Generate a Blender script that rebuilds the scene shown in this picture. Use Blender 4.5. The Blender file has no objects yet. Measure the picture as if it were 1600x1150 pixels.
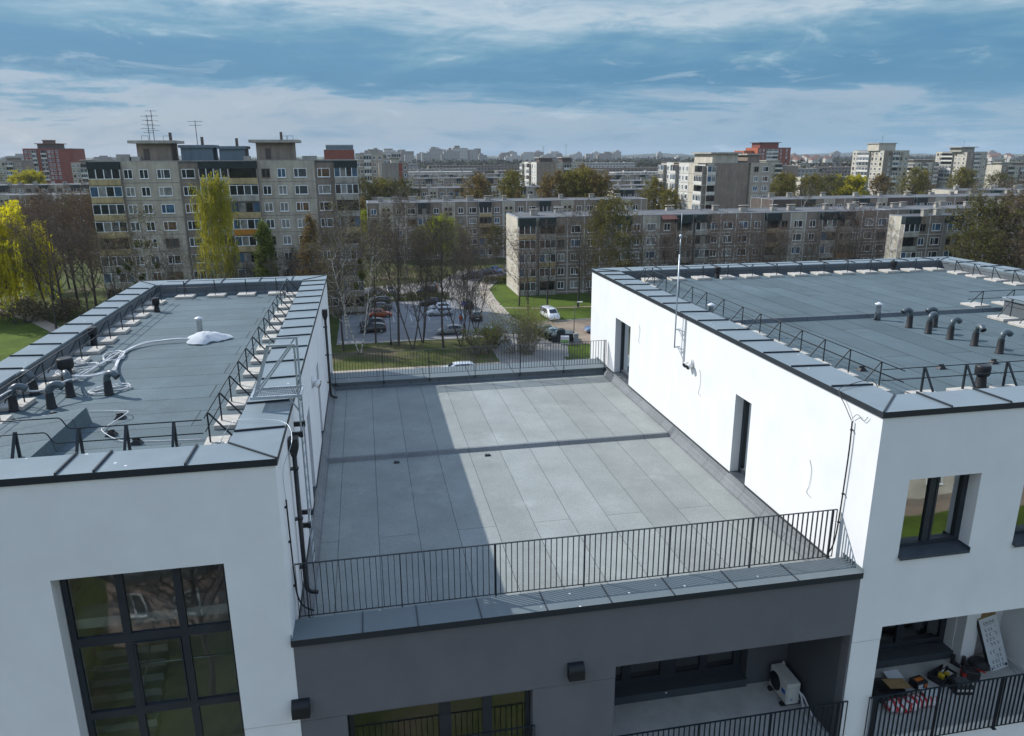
import bpy, math, random
from mathutils import Vector, Matrix
random.seed(7)
R = math.radians
SC = bpy.context.scene
COL = SC.collection
PI = math.pi

# ------------------------------------------------------------------ materials
def new_mat(name):
    m = bpy.data.materials.new(name); m.use_nodes = True
    nt = m.node_tree; b = nt.nodes['Principled BSDF']
    return m, nt, b

def nd(nt, t, **kw):
    n = nt.nodes.new(t)
    for k, v in kw.items():
        if k in n.inputs: n.inputs[k].default_value = v
        else: setattr(n, k, v)
    return n

def c4(c): return (c[0], c[1], c[2], 1.0)

def mat(name, col, rough=.7, var=.12, scale=2.0, col2=None, bump=0.0, bscale=40.0, metal=0.0, spec=.35, detail=5.0, emit=None):
    m, nt, b = new_mat(name)
    b.inputs['Roughness'].default_value = rough
    b.inputs['Metallic'].default_value = metal
    b.inputs['Specular IOR Level'].default_value = spec
    L = nt.links
    if var > 0 or col2:
        g = nd(nt, 'ShaderNodeNewGeometry')
        n = nd(nt, 'ShaderNodeTexNoise', Scale=scale, Detail=detail, Roughness=.6)
        L.new(g.outputs['Position'], n.inputs['Vector'])
        r = nd(nt, 'ShaderNodeValToRGB')
        a = [max(0, x*(1-var)) for x in col]; z = [x*(1+var) for x in col] if col2 is None else list(col2)
        r.color_ramp.elements[0].position = .32; r.color_ramp.elements[1].position = .68
        r.color_ramp.elements[0].color = c4(a if col2 is None else col); r.color_ramp.elements[1].color = c4(z)
        L.new(n.outputs['Fac'], r.inputs['Fac']); L.new(r.outputs['Color'], b.inputs['Base Color'])
    else:
        b.inputs['Base Color'].default_value = c4(col)
    if bump > 0:
        g2 = nd(nt, 'ShaderNodeNewGeometry')
        n2 = nd(nt, 'ShaderNodeTexNoise', Scale=bscale, Detail=3.0)
        L.new(g2.outputs['Position'], n2.inputs['Vector'])
        bp = nd(nt, 'ShaderNodeBump', Strength=bump, Distance=.02)
        L.new(n2.outputs['Fac'], bp.inputs['Height']); L.new(bp.outputs['Normal'], b.inputs['Normal'])
    if emit:
        b.inputs['Emission Color'].default_value = c4(emit); b.inputs['Emission Strength'].default_value = 1
    return m

def leaf_mat(name, col, col2, trans=.35):
    m, nt, b = new_mat(name); L = nt.links
    g = nd(nt, 'ShaderNodeNewGeometry')
    n = nd(nt, 'ShaderNodeTexNoise', Scale=.6, Detail=4.0)
    L.new(g.outputs['Position'], n.inputs['Vector'])
    r = nd(nt, 'ShaderNodeValToRGB')
    r.color_ramp.elements[0].position = .35; r.color_ramp.elements[1].position = .65
    r.color_ramp.elements[0].color = c4(col); r.color_ramp.elements[1].color = c4(col2)
    L.new(n.outputs['Fac'], r.inputs['Fac'])
    d = nd(nt, 'ShaderNodeBsdfDiffuse'); t = nd(nt, 'ShaderNodeBsdfTranslucent'); mx = nd(nt, 'ShaderNodeMixShader', Fac=trans)
    L.new(r.outputs['Color'], d.inputs['Color']); L.new(r.outputs['Color'], t.inputs['Color'])
    L.new(d.outputs[0], mx.inputs[1]); L.new(t.outputs[0], mx.inputs[2])
    nt.nodes.remove(b)
    L.new(mx.outputs[0], nt.nodes['Material Output'].inputs['Surface'])
    return m

def membrane_mat(name, base, along='y', width=1.0, length=7.5, patch=.12, grain=.34, seam=.009, speck=1.0):
    """mineral bitumen sheets: staggered strips with dark lap seams, granular surface"""
    m, nt, b = new_mat(name); L = nt.links
    b.inputs['Roughness'].default_value = .85; b.inputs['Specular IOR Level'].default_value = .3
    g = nd(nt, 'ShaderNodeNewGeometry')
    mp = nd(nt, 'ShaderNodeMapping')
    if along == 'y': mp.inputs['Rotation'].default_value = (0, 0, R(90))
    mp.inputs['Location'].default_value = (.3, .06, 0)
    L.new(g.outputs['Position'], mp.inputs['Vector'])
    wob = nd(nt, 'ShaderNodeTexNoise', Scale=.8, Detail=2.0)
    L.new(g.outputs['Position'], wob.inputs['Vector'])
    va = nd(nt, 'ShaderNodeVectorMath', operation='SCALE'); va.inputs['Scale'].default_value = .035
    L.new(wob.outputs['Color'], va.inputs[0])
    vb = nd(nt, 'ShaderNodeVectorMath', operation='ADD'); L.new(mp.outputs[0], vb.inputs[0]); L.new(va.outputs[0], vb.inputs[1])
    br = nd(nt, 'ShaderNodeTexBrick', Scale=1.0)
    br.inputs['Mortar Size'].default_value = seam; br.inputs['Mortar Smooth'].default_value = .3
    br.inputs['Brick Width'].default_value = length; br.inputs['Row Height'].default_value = width
    br.inputs['Color1'].default_value = c4([x*(1-patch*.5) for x in base]); br.inputs['Color2'].default_value = c4([x*(1+patch*.5) for x in base])
    br.inputs['Mortar'].default_value = c4([x*.28 for x in base]); br.offset = .37; br.offset_frequency = 2
    L.new(vb.outputs[0], br.inputs['Vector'])
    n1 = nd(nt, 'ShaderNodeTexNoise', Scale=24.0, Detail=4.0, Roughness=.85); L.new(g.outputs['Position'], n1.inputs['Vector'])
    n2 = nd(nt, 'ShaderNodeTexNoise', Scale=.55, Detail=6.0, Roughness=.65); L.new(g.outputs['Position'], n2.inputs['Vector'])
    def ramp(src, lo, hi):
        mr = nd(nt, 'ShaderNodeMapRange'); mr.inputs['From Min'].default_value = .3; mr.inputs['From Max'].default_value = .7
        mr.inputs['To Min'].default_value = lo; mr.inputs['To Max'].default_value = hi
        L.new(src, mr.inputs['Value']); return mr.outputs[0]
    mu = nd(nt, 'ShaderNodeMath', operation='MULTIPLY')
    L.new(ramp(n1.outputs['Fac'], 1-grain*speck, 1+grain*speck), mu.inputs[0]); L.new(ramp(n2.outputs['Fac'], .86, 1.14), mu.inputs[1])
    mx = nd(nt, 'ShaderNodeVectorMath', operation='SCALE')
    L.new(br.outputs['Color'], mx.inputs[0]); L.new(mu.outputs[0], mx.inputs['Scale'])
    # pale dust patches
    n3 = nd(nt, 'ShaderNodeTexNoise', Scale=.33, Detail=5.0, Roughness=.7); L.new(g.outputs['Position'], n3.inputs['Vector'])
    mr = nd(nt, 'ShaderNodeMapRange'); mr.inputs['From Min'].default_value = .56; mr.inputs['From Max'].default_value = .78
    mr.inputs['To Max'].default_value = .42
    L.new(n3.outputs['Fac'], mr.inputs['Value'])
    mm = nd(nt, 'ShaderNodeMixRGB'); mm.inputs['Color2'].default_value = c4([min(.5, x*1.9) for x in base])
    L.new(mr.outputs[0], mm.inputs['Fac']); L.new(mx.outputs[0], mm.inputs['Color1'])
    L.new(mm.outputs[0], b.inputs['Base Color'])
    hs = nd(nt, 'ShaderNodeMath', operation='MULTIPLY_ADD'); hs.inputs[1].default_value = 9.0; L.new(wob.outputs['Fac'], hs.inputs[0]); L.new(n1.outputs['Fac'], hs.inputs[2])
    bp = nd(nt, 'ShaderNodeBump', Strength=.45, Distance=.012)
    L.new(hs.outputs[0], bp.inputs['Height']); L.new(bp.outputs['Normal'], b.inputs['Normal'])
    return m

def coping_mat(name, col, rough=.44, spots=True, spec=.32):
    """painted sheet metal with droppings"""
    m, nt, b = new_mat(name); L = nt.links
    b.inputs['Specular IOR Level'].default_value = spec
    g = nd(nt, 'ShaderNodeNewGeometry')
    n = nd(nt, 'ShaderNodeTexNoise', Scale=1.3, Detail=5.0); L.new(g.outputs['Position'], n.inputs['Vector'])
    r = nd(nt, 'ShaderNodeValToRGB')
    r.color_ramp.elements[0].color = c4([x*.85 for x in col]); r.color_ramp.elements[1].color = c4([x*1.2 for x in col])
    L.new(n.outputs['Fac'], r.inputs['Fac'])
    mr = nd(nt, 'ShaderNodeMapRange'); mr.inputs['To Min'].default_value = rough-.08; mr.inputs['To Max'].default_value = rough+.1
    L.new(n.outputs['Fac'], mr.inputs['Value']); L.new(mr.outputs[0], b.inputs['Roughness'])
    out = r.outputs['Color']
    if spots:
        v = nd(nt, 'ShaderNodeTexVoronoi', Scale=2.6, Randomness=1.0); L.new(g.outputs['Position'], v.inputs['Vector'])
        n2 = nd(nt, 'ShaderNodeTexNoise', Scale=14.0, Detail=2.0); L.new(g.outputs['Position'], n2.inputs['Vector'])
        ad = nd(nt, 'ShaderNodeMath', operation='MULTIPLY_ADD'); ad.inputs[1].default_value = .08
        L.new(n2.outputs['Fac'], ad.inputs[0]); L.new(v.outputs['Distance'], ad.inputs[2])
        lt = nd(nt, 'ShaderNodeMath', operation='LESS_THAN'); lt.inputs[1].default_value = .105
        L.new(ad.outputs[0], lt.inputs[0])
        mm = nd(nt, 'ShaderNodeMixRGB'); mm.inputs['Color2'].default_value = (.62, .62, .58, 1)
        L.new(lt.outputs[0], mm.inputs['Fac']); L.new(out, mm.inputs['Color1']); out = mm.outputs[0]
    L.new(out, b.inputs['Base Color'])
    n5 = nd(nt, 'ShaderNodeTexNoise', Scale=1.7, Detail=2.0); L.new(g.outputs['Position'], n5.inputs['Vector'])
    bp = nd(nt, 'ShaderNodeBump', Strength=.35, Distance=.05); L.new(n5.outputs['Fac'], bp.inputs['Height']); L.new(bp.outputs['Normal'], b.inputs['Normal'])
    return m

def plaster_mat(name, col, var=.05):
    """fine-grained render with faint trowel mottling and streaks"""
    m, nt, b = new_mat(name); L = nt.links
    b.inputs['Roughness'].default_value = .9; b.inputs['Specular IOR Level'].default_value = .2
    g = nd(nt, 'ShaderNodeNewGeometry')
    n = nd(nt, 'ShaderNodeTexNoise', Scale=.7, Detail=6.0, Roughness=.65); L.new(g.outputs['Position'], n.inputs['Vector'])
    mp = nd(nt, 'ShaderNodeMapping'); mp.inputs['Scale'].default_value = (1.6, 1.6, 1.1); L.new(g.outputs['Position'], mp.inputs['Vector'])
    ns = nd(nt, 'ShaderNodeTexNoise', Scale=1.0, Detail=4.0); L.new(mp.outputs[0], ns.inputs['Vector'])
    av = nd(nt, 'ShaderNodeMath', operation='ADD'); L.new(n.outputs['Fac'], av.inputs[0]); L.new(ns.outputs['Fac'], av.inputs[1])
    mr = nd(nt, 'ShaderNodeMapRange'); mr.inputs['From Min'].default_value = .7; mr.inputs['From Max'].default_value = 1.3
    L.new(av.outputs[0], mr.inputs['Value'])
    r = nd(nt, 'ShaderNodeValToRGB')
    r.color_ramp.elements[0].color = c4([x*(1-var) for x in col]); r.color_ramp.elements[1].color = c4([x*(1+var) for x in col])
    L.new(mr.outputs[0], r.inputs['Fac']); L.new(r.outputs['Color'], b.inputs['Base Color'])
    n2 = nd(nt, 'ShaderNodeTexNoise', Scale=160.0, Detail=2.0); L.new(g.outputs['Position'], n2.inputs['Vector'])
    bp = nd(nt, 'ShaderNodeBump', Strength=.25, Distance=.006)
    L.new(n2.outputs['Fac'], bp.inputs['Height']); L.new(bp.outputs['Normal'], b.inputs['Normal'])
    return m

def glass_mat(name, tint=(.82, .86, .85), refl=1.0, wob=.012, base=.04):
    """double glazing: see-through with real reflections, panes very slightly bowed"""
    m, nt, b = new_mat(name); L = nt.links; nt.nodes.remove(b)
    g = nd(nt, 'ShaderNodeNewGeometry')
    n = nd(nt, 'ShaderNodeTexNoise', Scale=.9, Detail=1.0); L.new(g.outputs['Position'], n.inputs['Vector'])
    bp = nd(nt, 'ShaderNodeBump', Strength=wob*10, Distance=.05); L.new(n.outputs['Fac'], bp.inputs['Height'])
    t = nd(nt, 'ShaderNodeBsdfTransparent'); t.inputs['Color'].default_value = c4(tint)
    gl = nd(nt, 'ShaderNodeBsdfGlossy', Roughness=.02); gl.inputs['Color'].default_value = (.9, .95, .97, 1)
    L.new(bp.outputs['Normal'], gl.inputs['Normal'])
    f = nd(nt, 'ShaderNodeFresnel', IOR=1.52)
    mu = nd(nt, 'ShaderNodeMath', operation='MULTIPLY_ADD', use_clamp=True); mu.inputs[1].default_value = 1.7*refl; mu.inputs[2].default_value = base; L.new(f.outputs[0], mu.inputs[0])
    mx = nd(nt, 'ShaderNodeMixShader'); L.new(mu.outputs[0], mx.inputs['Fac'])
    L.new(t.outputs[0], mx.inputs[1]); L.new(gl.outputs[0], mx.inputs[2])
    L.new(mx.outputs[0], nt.nodes['Material Output'].inputs['Surface'])
    return m

# ------------------------------------------------------------------ mesh builder
class MB:
    def __init__(s): s.v = []; s.f = []; s.mi = []; s.m = 0; s.sm = []
    def add(s, vs, fs, smooth=False):
        o = len(s.v); s.v += [tuple(p) for p in vs]
        for f in fs: s.f.append([o+i for i in f]); s.mi.append(s.m); s.sm.append(smooth)
        return s
    def quad(s, a, b, c, d): return s.add([a, b, c, d], [(0, 1, 2, 3)])
    def box(s, x0, x1, y0, y1, z0, z1):
        if x0 > x1: x0, x1 = x1, x0
        if y0 > y1: y0, y1 = y1, y0
        if z0 > z1: z0, z1 = z1, z0
        return s.add([(x0,y0,z0),(x1,y0,z0),(x1,y1,z0),(x0,y1,z0),(x0,y0,z1),(x1,y0,z1),(x1,y1,z1),(x0,y1,z1)],
              [(0,3,2,1),(4,5,6,7),(0,1,5,4),(1,2,6,5),(2,3,7,6),(3,0,4,7)])
    def obox(s, c, size, M=None):
        """box of size about centre c turned by the 3x3 matrix M"""
        hx, hy, hz = size[0]/2, size[1]/2, size[2]/2
        pts = [Vector((sx*hx, sy*hy, sz*hz)) for sz in (-1,1) for sx, sy in ((-1,-1),(1,-1),(1,1),(-1,1))]
        if M is not None: pts = [M @ p for p in pts]
        return s.add([p+Vector(c) for p in pts], [(0,3,2,1),(4,5,6,7),(0,1,5,4),(1,2,6,5),(2,3,7,6),(3,0,4,7)])
    def bbox(s, x0, x1, y0, y1, z0, z1, b=.02):
        """box with its top and upright edges chamfered"""
        p = lambda ix, iy: [(x0+ix+iy*0+b, y0+ix), ]
        def ring(i, z):
            a0, a1, c0, c1 = x0+i, x1-i, y0+i, y1-i
            return [(a0+b,c0,z),(a1-b,c0,z),(a1,c0+b,z),(a1,c1-b,z),(a1-b,c1,z),(a0+b,c1,z),(a0,c1-b,z),(a0,c0+b,z)]
        vs = ring(0, z0)+ring(0, z1-b)+ring(b*.7, z1)
        fs = []
        for k in range(2):
            for i in range(8):
                j = (i+1) % 8
                fs.append((k*8+i, k*8+j, k*8+8+j, k*8+8+i))
        fs.append(tuple(range(7, -1, -1))); fs.append(tuple(range(16, 24)))
        return s.add(vs, fs)
    def prism(s, poly, z0, z1):
        n = len(poly)
        return s.add([(p[0],p[1],z0) for p in poly]+[(p[0],p[1],z1) for p in poly],
              [tuple(range(n-1,-1,-1)), tuple(range(n,2*n))]+[(i,(i+1)%n,n+(i+1)%n,n+i) for i in range(n)])
    def bar(s, a, b, w, h=None):
        """square bar from a to b"""
        h = h or w; a = Vector(a); b = Vector(b); d = (b-a)
        if d.length < 1e-6: return s
        d.normalize()
        up = Vector((0,0,1)) if abs(d.z) < .95 else Vector((0,1,0))
        x = d.cross(up).normalized(); y = x.cross(d).normalized()
        r = [x*(-w/2)-y*(h/2), x*(w/2)-y*(h/2), x*(w/2)+y*(h/2), x*(-w/2)+y*(h/2)]
        return s.add([a+q for q in r]+[b+q for q in r], [(3,2,1,0),(4,5,6,7)]+[(i,(i+1)%4,4+(i+1)%4,4+i) for i in range(4)])
    def tube(s, pts, r, n=8, cap=True):
        """round tube through pts; r a number or one radius per point"""
        pts = [Vector(p) for p in pts]; k = len(pts)
        rr = r if isinstance(r, (list, tuple)) else [r]*k
        vs = []; prev = None
        for i, p in enumerate(pts):
            d = (pts[min(i+1,k-1)]-pts[max(i-1,0)])
            d = d.normalized() if d.length > 1e-9 else Vector((0,0,1))
            if prev is None:
                up = Vector((0,0,1)) if abs(d.z) < .9 else Vector((1,0,0))
                x = d.cross(up).normalized()
            else:
                x = (prev - d*prev.dot(d)); x = x.normalized() if x.length > 1e-6 else d.orthogonal().normalized()
            prev = x; y = d.cross(x)
            vs += [p+(x*math.cos(2*PI*j/n)+y*math.sin(2*PI*j/n))*rr[i] for j in range(n)]
        fs = [(i*n+j, i*n+(j+1)%n, (i+1)*n+(j+1)%n, (i+1)*n+j) for i in range(k-1) for j in range(n)]
        s.add(vs, fs, True)
        if cap and n > 2:
            o = len(s.v)-len(vs)
            s.f.append([o+j for j in range(n-1,-1,-1)]); s.mi.append(s.m); s.sm.append(False)
            s.f.append([o+(k-1)*n+j for j in range(n)]); s.mi.append(s.m); s.sm.append(False)
        return s
    def lathe(s, prof, c=(0,0,0), n=14):
        """prof: (radius, z) from bottom to top"""
        vs = [(c[0]+r*math.cos(2*PI*j/n), c[1]+r*math.sin(2*PI*j/n), c[2]+z) for r, z in prof for j in range(n)]
        k = len(prof)
        s.add(vs, [(i*n+j, i*n+(j+1)%n, (i+1)*n+(j+1)%n, (i+1)*n+j) for i in range(k-1) for j in range(n)], True)
        o = len(s.v)-len(vs)
        for ring, rev in ((0, True), (k-1, False)):
            ids = [o+ring*n+j for j in range(n)]
            s.f.append(ids[::-1] if rev else ids); s.mi.append(s.m); s.sm.append(False)
        return s
    def mesh(s, name, mats):
        me = bpy.data.meshes.new(name); me.from_pydata(s.v, [], s.f)
        if not isinstance(mats, (list, tuple)): mats = [mats]
        for m in mats: me.materials.append(m)
        if me.polygons:
            if len(mats) > 1: me.polygons.foreach_set('material_index', s.mi)
            me.polygons.foreach_set('use_smooth', s.sm)
        me.update(); return me
    def build(s, name, mats, parent=None, loc=None):
        """link the collected shapes as one object; under a parent the shapes are given in world coordinates when loc is None"""
        if parent is not None and loc is None and 'wx' in parent.keys():
            off = Vector(parent['wx'])
            s.v = [tuple(Vector(p)-off) for p in s.v]
        o = bpy.data.objects.new(name, s.mesh(name, mats)); COL.objects.link(o)
        if parent is not None: o.parent = parent
        if loc is not None: o.location = loc
        if parent is not None and 'wx' in parent.keys(): o['wx'] = list(parent['wx'])
        return o

def tag(o, label=None, cat=None, group=None, kind=None):
    if label: o['label'] = label
    if cat: o['category'] = cat
    if group: o['group'] = group
    if kind or cat: o["kind"] = kind or "thing"
    return o

def thing(name, label, cat, loc=(0,0,0), rz=0, group=None, world=False):
    """an Empty at a thing's base; world=True: its parts are given in world coordinates"""
    o = bpy.data.objects.new(name, None); COL.objects.link(o); o.empty_display_size = .3
    o.location = loc; o.rotation_euler = (0,0,rz)
    if world: o['wx'] = list(loc)
    return tag(o, label, cat, group)

def obj(name, me, parent=None, loc=None, rz=0, scale=None):
    o = bpy.data.objects.new(name, me); COL.objects.link(o)
    if parent is not None: o.parent = parent
    if loc is not None: o.location = loc
    o.rotation_euler = (0,0,rz)
    if scale: o.scale = scale
    return o

def copy_tree(o, parent=None):
    c = o.copy(); COL.objects.link(c)
    if parent is not None: c.parent = parent
    for ch in list(o.children): copy_tree(ch, c)
    return c

def single(name, mb, mats, label, cat, group=None, loc=None):
    """a thing that is one mesh; shapes in world coordinates are moved to an origin at the thing's base"""
    if loc is None:
        xs = [p[0] for p in mb.v]; ys = [p[1] for p in mb.v]; zs = [p[2] for p in mb.v]
        loc = ((min(xs)+max(xs))/2, (min(ys)+max(ys))/2, min(zs))
        mb.v = [(p[0]-loc[0], p[1]-loc[1], p[2]-loc[2]) for p in mb.v]
    o = mb.build(name, mats); o.location = loc
    return tag(o, label, cat, group)

# ------------------------------------------------------------------ camera, light, sky
cam = bpy.data.cameras.new('camera'); cam.sensor_width = 36; cam.lens = 36*1168.6/1600
cam.clip_start = .1; cam.clip_end = 30000
co = bpy.data.objects.new('camera', cam); COL.objects.link(co)
yaw, pit, rol = R(10.981), R(15.95), R(-.2532)
fwd = Vector((math.sin(yaw)*math.cos(pit), math.cos(yaw)*math.cos(pit), -math.sin(pit)))
rgt = Vector((math.cos(yaw), -math.sin(yaw), 0)); up = rgt.cross(fwd)
r2 = rgt*math.cos(rol)+up*math.sin(rol); u2 = -rgt*math.sin(rol)+up*math.cos(rol)
mw = Matrix((r2, u2, -fwd)).transposed().to_4x4(); mw.translation = (0, 0, 27)
co.matrix_world = mw
SC.camera = co

SUN = Vector((-1.0, .78, 1.0)).normalized()
el = math.asin(SUN.z); az = math.atan2(SUN.x, SUN.y)
sl = bpy.data.lights.new('sun', 'SUN'); sl.energy = 4.5; sl.angle = R(.5); sl.color = (1.0, .98, .945)
so = bpy.data.objects.new('sun', sl); COL.objects.link(so); so.location = SUN*100
so.rotation_euler = SUN.to_track_quat('Z', 'Y').to_euler()

W = bpy.data.worlds.new('World'); SC.world = W; W.use_nodes = True
wn = W.node_tree; wl = wn.links; wn.nodes.clear()
wo = nd(wn, 'ShaderNodeOutputWorld')
sky = nd(wn, 'ShaderNodeTexSky'); sky.sky_type = 'NISHITA'; sky.sun_disc = False
sky.sun_elevation = el; sky.sun_rotation = az; sky.altitude = 120; sky.air_density = 1.0; sky.dust_density = 1.2; sky.ozone_density = 1.5
bg1 = nd(wn, 'ShaderNodeBackground', Strength=.10); wl.new(sky.outputs[0], bg1.inputs['Color'])
tc = nd(wn, 'ShaderNodeTexCoord'); sx = nd(wn, 'ShaderNodeSeparateXYZ'); wl.new(tc.outputs['Generated'], sx.inputs[0])
def wmath(op, a, b=None, clamp=False):
    n = nd(wn, 'ShaderNodeMath', operation=op, use_clamp=clamp)
    for i, q in enumerate((a, b)):
        if q is None: continue
        if isinstance(q, (int, float)): n.inputs[i].default_value = q
        else: wl.new(q, n.inputs[i])
    return n.outputs[0]
zc = wmath('MAXIMUM', sx.outputs['Z'], 0.0)
den = wmath('ADD', zc, .07)
uv = nd(wn, 'ShaderNodeCombineXYZ'); wl.new(wmath('DIVIDE', sx.outputs['X'], den), uv.inputs[0]); wl.new(wmath('DIVIDE', sx.outputs['Y'], den), uv.inputs[1])
def wnoise(scale, det, rough=.55, dist=0.0, sc=(1,1,1), loc=(0,0,0)):
    mp = nd(wn, 'ShaderNodeMapping'); mp.inputs['Scale'].default_value = sc; mp.inputs['Location'].default_value = loc
    wl.new(uv.outputs[0], mp.inputs['Vector'])
    n = nd(wn, 'ShaderNodeTexNoise', Scale=scale, Detail=det, Roughness=rough, Distortion=dist)
    wl.new(mp.outputs[0], n.inputs['Vector']); return n.outputs['Fac']
nA = wnoise(.42, 6, .55, .3, (.7, 1.0, 1), (3.1, 1.7, 0))
nB = wnoise(1.5, 8, .62, .5, (.6, 1.2, 1), (7.7, 2.2, 0))
nC = wnoise(.16, 3, .5, 0, (1, 1, 1), (1.3, 9.2, 0))
# height in the sky, pushed about by the cloud noise, picks the layer: pale haze, slate-blue deck, bright broken top
def dnoise(scale, det, rough, dist, sc, loc=(0,0,0)):
    mp = nd(wn, 'ShaderNodeMapping'); mp.inputs['Scale'].default_value = sc; mp.inputs['Location'].default_value = loc
    wl.new(tc.outputs['Generated'], mp.inputs['Vector'])
    n = nd(wn, 'ShaderNodeTexNoise', Scale=scale, Detail=det, Roughness=rough, Distortion=dist)
    wl.new(mp.outputs[0], n.inputs['Vector']); return n.outputs['Fac']
nD = dnoise(3.2, 10, .60, .35, (1, 1, 5.2), (1.7, .4, 2.0))
nE = dnoise(9.0, 9, .62, .5, (1, 1, 4.0), (4.1, 3.3, 0))
hz = wmath('ADD', zc, wmath('MULTIPLY', wmath('SUBTRACT', nA, .5), .05))
hz = wmath('ADD', hz, wmath('MULTIPLY', wmath('SUBTRACT', nB, .5), .05))
hz = wmath('ADD', hz, wmath('MULTIPLY', wmath('SUBTRACT', nD, .5), .15))
hz = wmath('ADD', hz, wmath('MULTIPLY', wmath('SUBTRACT', nE, .5), .07))
hz = wmath('ADD', hz, wmath('MULTIPLY', sx.outputs['X'], .020))
rp = nd(wn, 'ShaderNodeValToRGB'); cr = rp.color_ramp
stops = [(.0, (.29,.39,.51)), (.04, (.34,.42,.52)), (.058, (.31,.41,.53)), (.068, (.13,.29,.45)), (.085, (.066,.215,.38)), (.115, (.082,.235,.40)), (.14, (.135,.30,.44)), (.162, (.26,.41,.53)), (.182, (.46,.56,.64)), (.205, (.28,.42,.54)), (.24, (.52,.62,.71)), (.34, (.98,1.08,1.20)), (.55, (.60,.78,1.05)), (1.0, (.24,.42,.78))]
while len(cr.elements) < len(stops): cr.elements.new(.5)
for e, (p, c) in zip(cr.elements, stops): e.position = p; e.color = c4(c)
wl.new(hz, rp.inputs['Fac'])
# towards the right the low haze is bluer
lowm = wmath('MULTIPLY', wmath('SUBTRACT', 1.0, wmath('DIVIDE', zc, .09), True), wmath('MULTIPLY', wmath('ADD', sx.outputs['X'], .15), 1.5, True), True)
mx0 = nd(wn, 'ShaderNodeMixRGB'); mx0.inputs['Color2'].default_value = (.20,.37,.54,1); wl.new(lowm, mx0.inputs['Fac']); wl.new(rp.outputs[0], mx0.inputs['Color1'])
# small bright tufts and darker bellies
tuft = nd(wn, 'ShaderNodeMapRange'); tuft.inputs['From Min'].default_value = .58; tuft.inputs['From Max'].default_value = .76; wl.new(nE, tuft.inputs['Value'])
tuft.inputs['To Max'].default_value = .40
mx1 = nd(wn, 'ShaderNodeMixRGB'); mx1.inputs['Color2'].default_value = (.66,.74,.80,1); wl.new(tuft.outputs[0], mx1.inputs['Fac']); wl.new(mx0.outputs[0], mx1.inputs['Color1'])
dark = nd(wn, 'ShaderNodeMapRange'); dark.inputs['From Min'].default_value = .48; dark.inputs['From Max'].default_value = .30; wl.new(nE, dark.inputs['Value'])
dark.inputs['To Max'].default_value = .48
mx2 = nd(wn, 'ShaderNodeMixRGB'); mx2.inputs['Color2'].default_value = (.085,.25,.43,1); wl.new(dark.outputs[0], mx2.inputs['Fac']); wl.new(mx1.outputs[0], mx2.inputs['Color1'])
bg2 = nd(wn, 'ShaderNodeBackground', Strength=1.04); wl.new(mx2.outputs[0], bg2.inputs['Color'])
ms = nd(wn, 'ShaderNodeMixShader', Fac=.88); wl.new(bg1.outputs[0], ms.inputs[1]); wl.new(bg2.outputs[0], ms.inputs[2])
wl.new(ms.outputs[0], wo.inputs['Surface'])

SC.view_settings.view_transform = 'Standard'; SC.view_settings.look = 'None'
SC.view_settings.exposure = .12; SC.view_settings.gamma = 1
SC.render.engine = 'CYCLES'
cy = SC.cycles; cy.max_bounces = 6; cy.diffuse_bounces = 3; cy.glossy_bounces = 3; cy.transmission_bounces = 3; cy.transparent_max_bounces = 8
cy.use_denoising = True; cy.caustics_reflective = False; cy.caustics_refractive = False; cy.sample_clamp_indirect = 4.0
# ================================================================== the new building
M_WHITE = plaster_mat('white_plaster', (.715, .72, .723), .045)
M_GREY = plaster_mat('grey_plaster', (.135, .135, .145), .08)
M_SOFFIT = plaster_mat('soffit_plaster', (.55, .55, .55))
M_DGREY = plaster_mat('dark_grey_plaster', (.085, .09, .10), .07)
M_ROOF = membrane_mat('roof_membrane_slate', (.094, .128, .140), 'x', 1.0, 9.5, .16, .34, .016)
M_ROOF2 = membrane_mat('roof_membrane_slate_lengthwise', (.082, .114, .126), 'y', 1.0, 5.2, .24, .34, .02)
M_TERR = membrane_mat('terrace_membrane_grey', (.247, .262, .248), 'y', 1.0, 46.0, .16, .36, .009, .62)
M_UPST = membrane_mat('upstand_membrane', (.105, .12, .13), 'x', 3.0, 1.15, .10)
M_TUPST = membrane_mat('terrace_upstand_membrane', (.17, .18, .185), 'y', 3.0, 1.15, .08)
M_COP = coping_mat('graphite_coping', (.165, .205, .225), .40)
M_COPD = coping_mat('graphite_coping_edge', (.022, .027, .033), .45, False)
M_FRAME = mat('anthracite_frame', (.022, .028, .036), .45, .15, 3)
M_GLASS = glass_mat('window_glass', base=.10)
M_GLASSR = glass_mat('coated_window_glass', base=.34)
M_RAIL = mat('anthracite_rail_paint', (.014, .02, .026), .5, .12, 6)
M_CONC = mat('balcony_concrete', (.46, .455, .43), .9, .14, 1.6, bump=.15, bscale=25)
M_INT = mat('interior_plaster', (.55, .53, .48), .9, .1, 1)
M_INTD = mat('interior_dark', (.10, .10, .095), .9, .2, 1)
M_DARK = mat('black_plastic', (.012, .013, .015), .5, .2, 8)
M_STEEL = mat('galvanised_steel', (.42, .46, .49), .42, .15, 9, metal=.65)
M_STONE = mat('pale_concrete_slab', (.46, .43, .38), .92, .14, 5, bump=.2, bscale=60)

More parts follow.
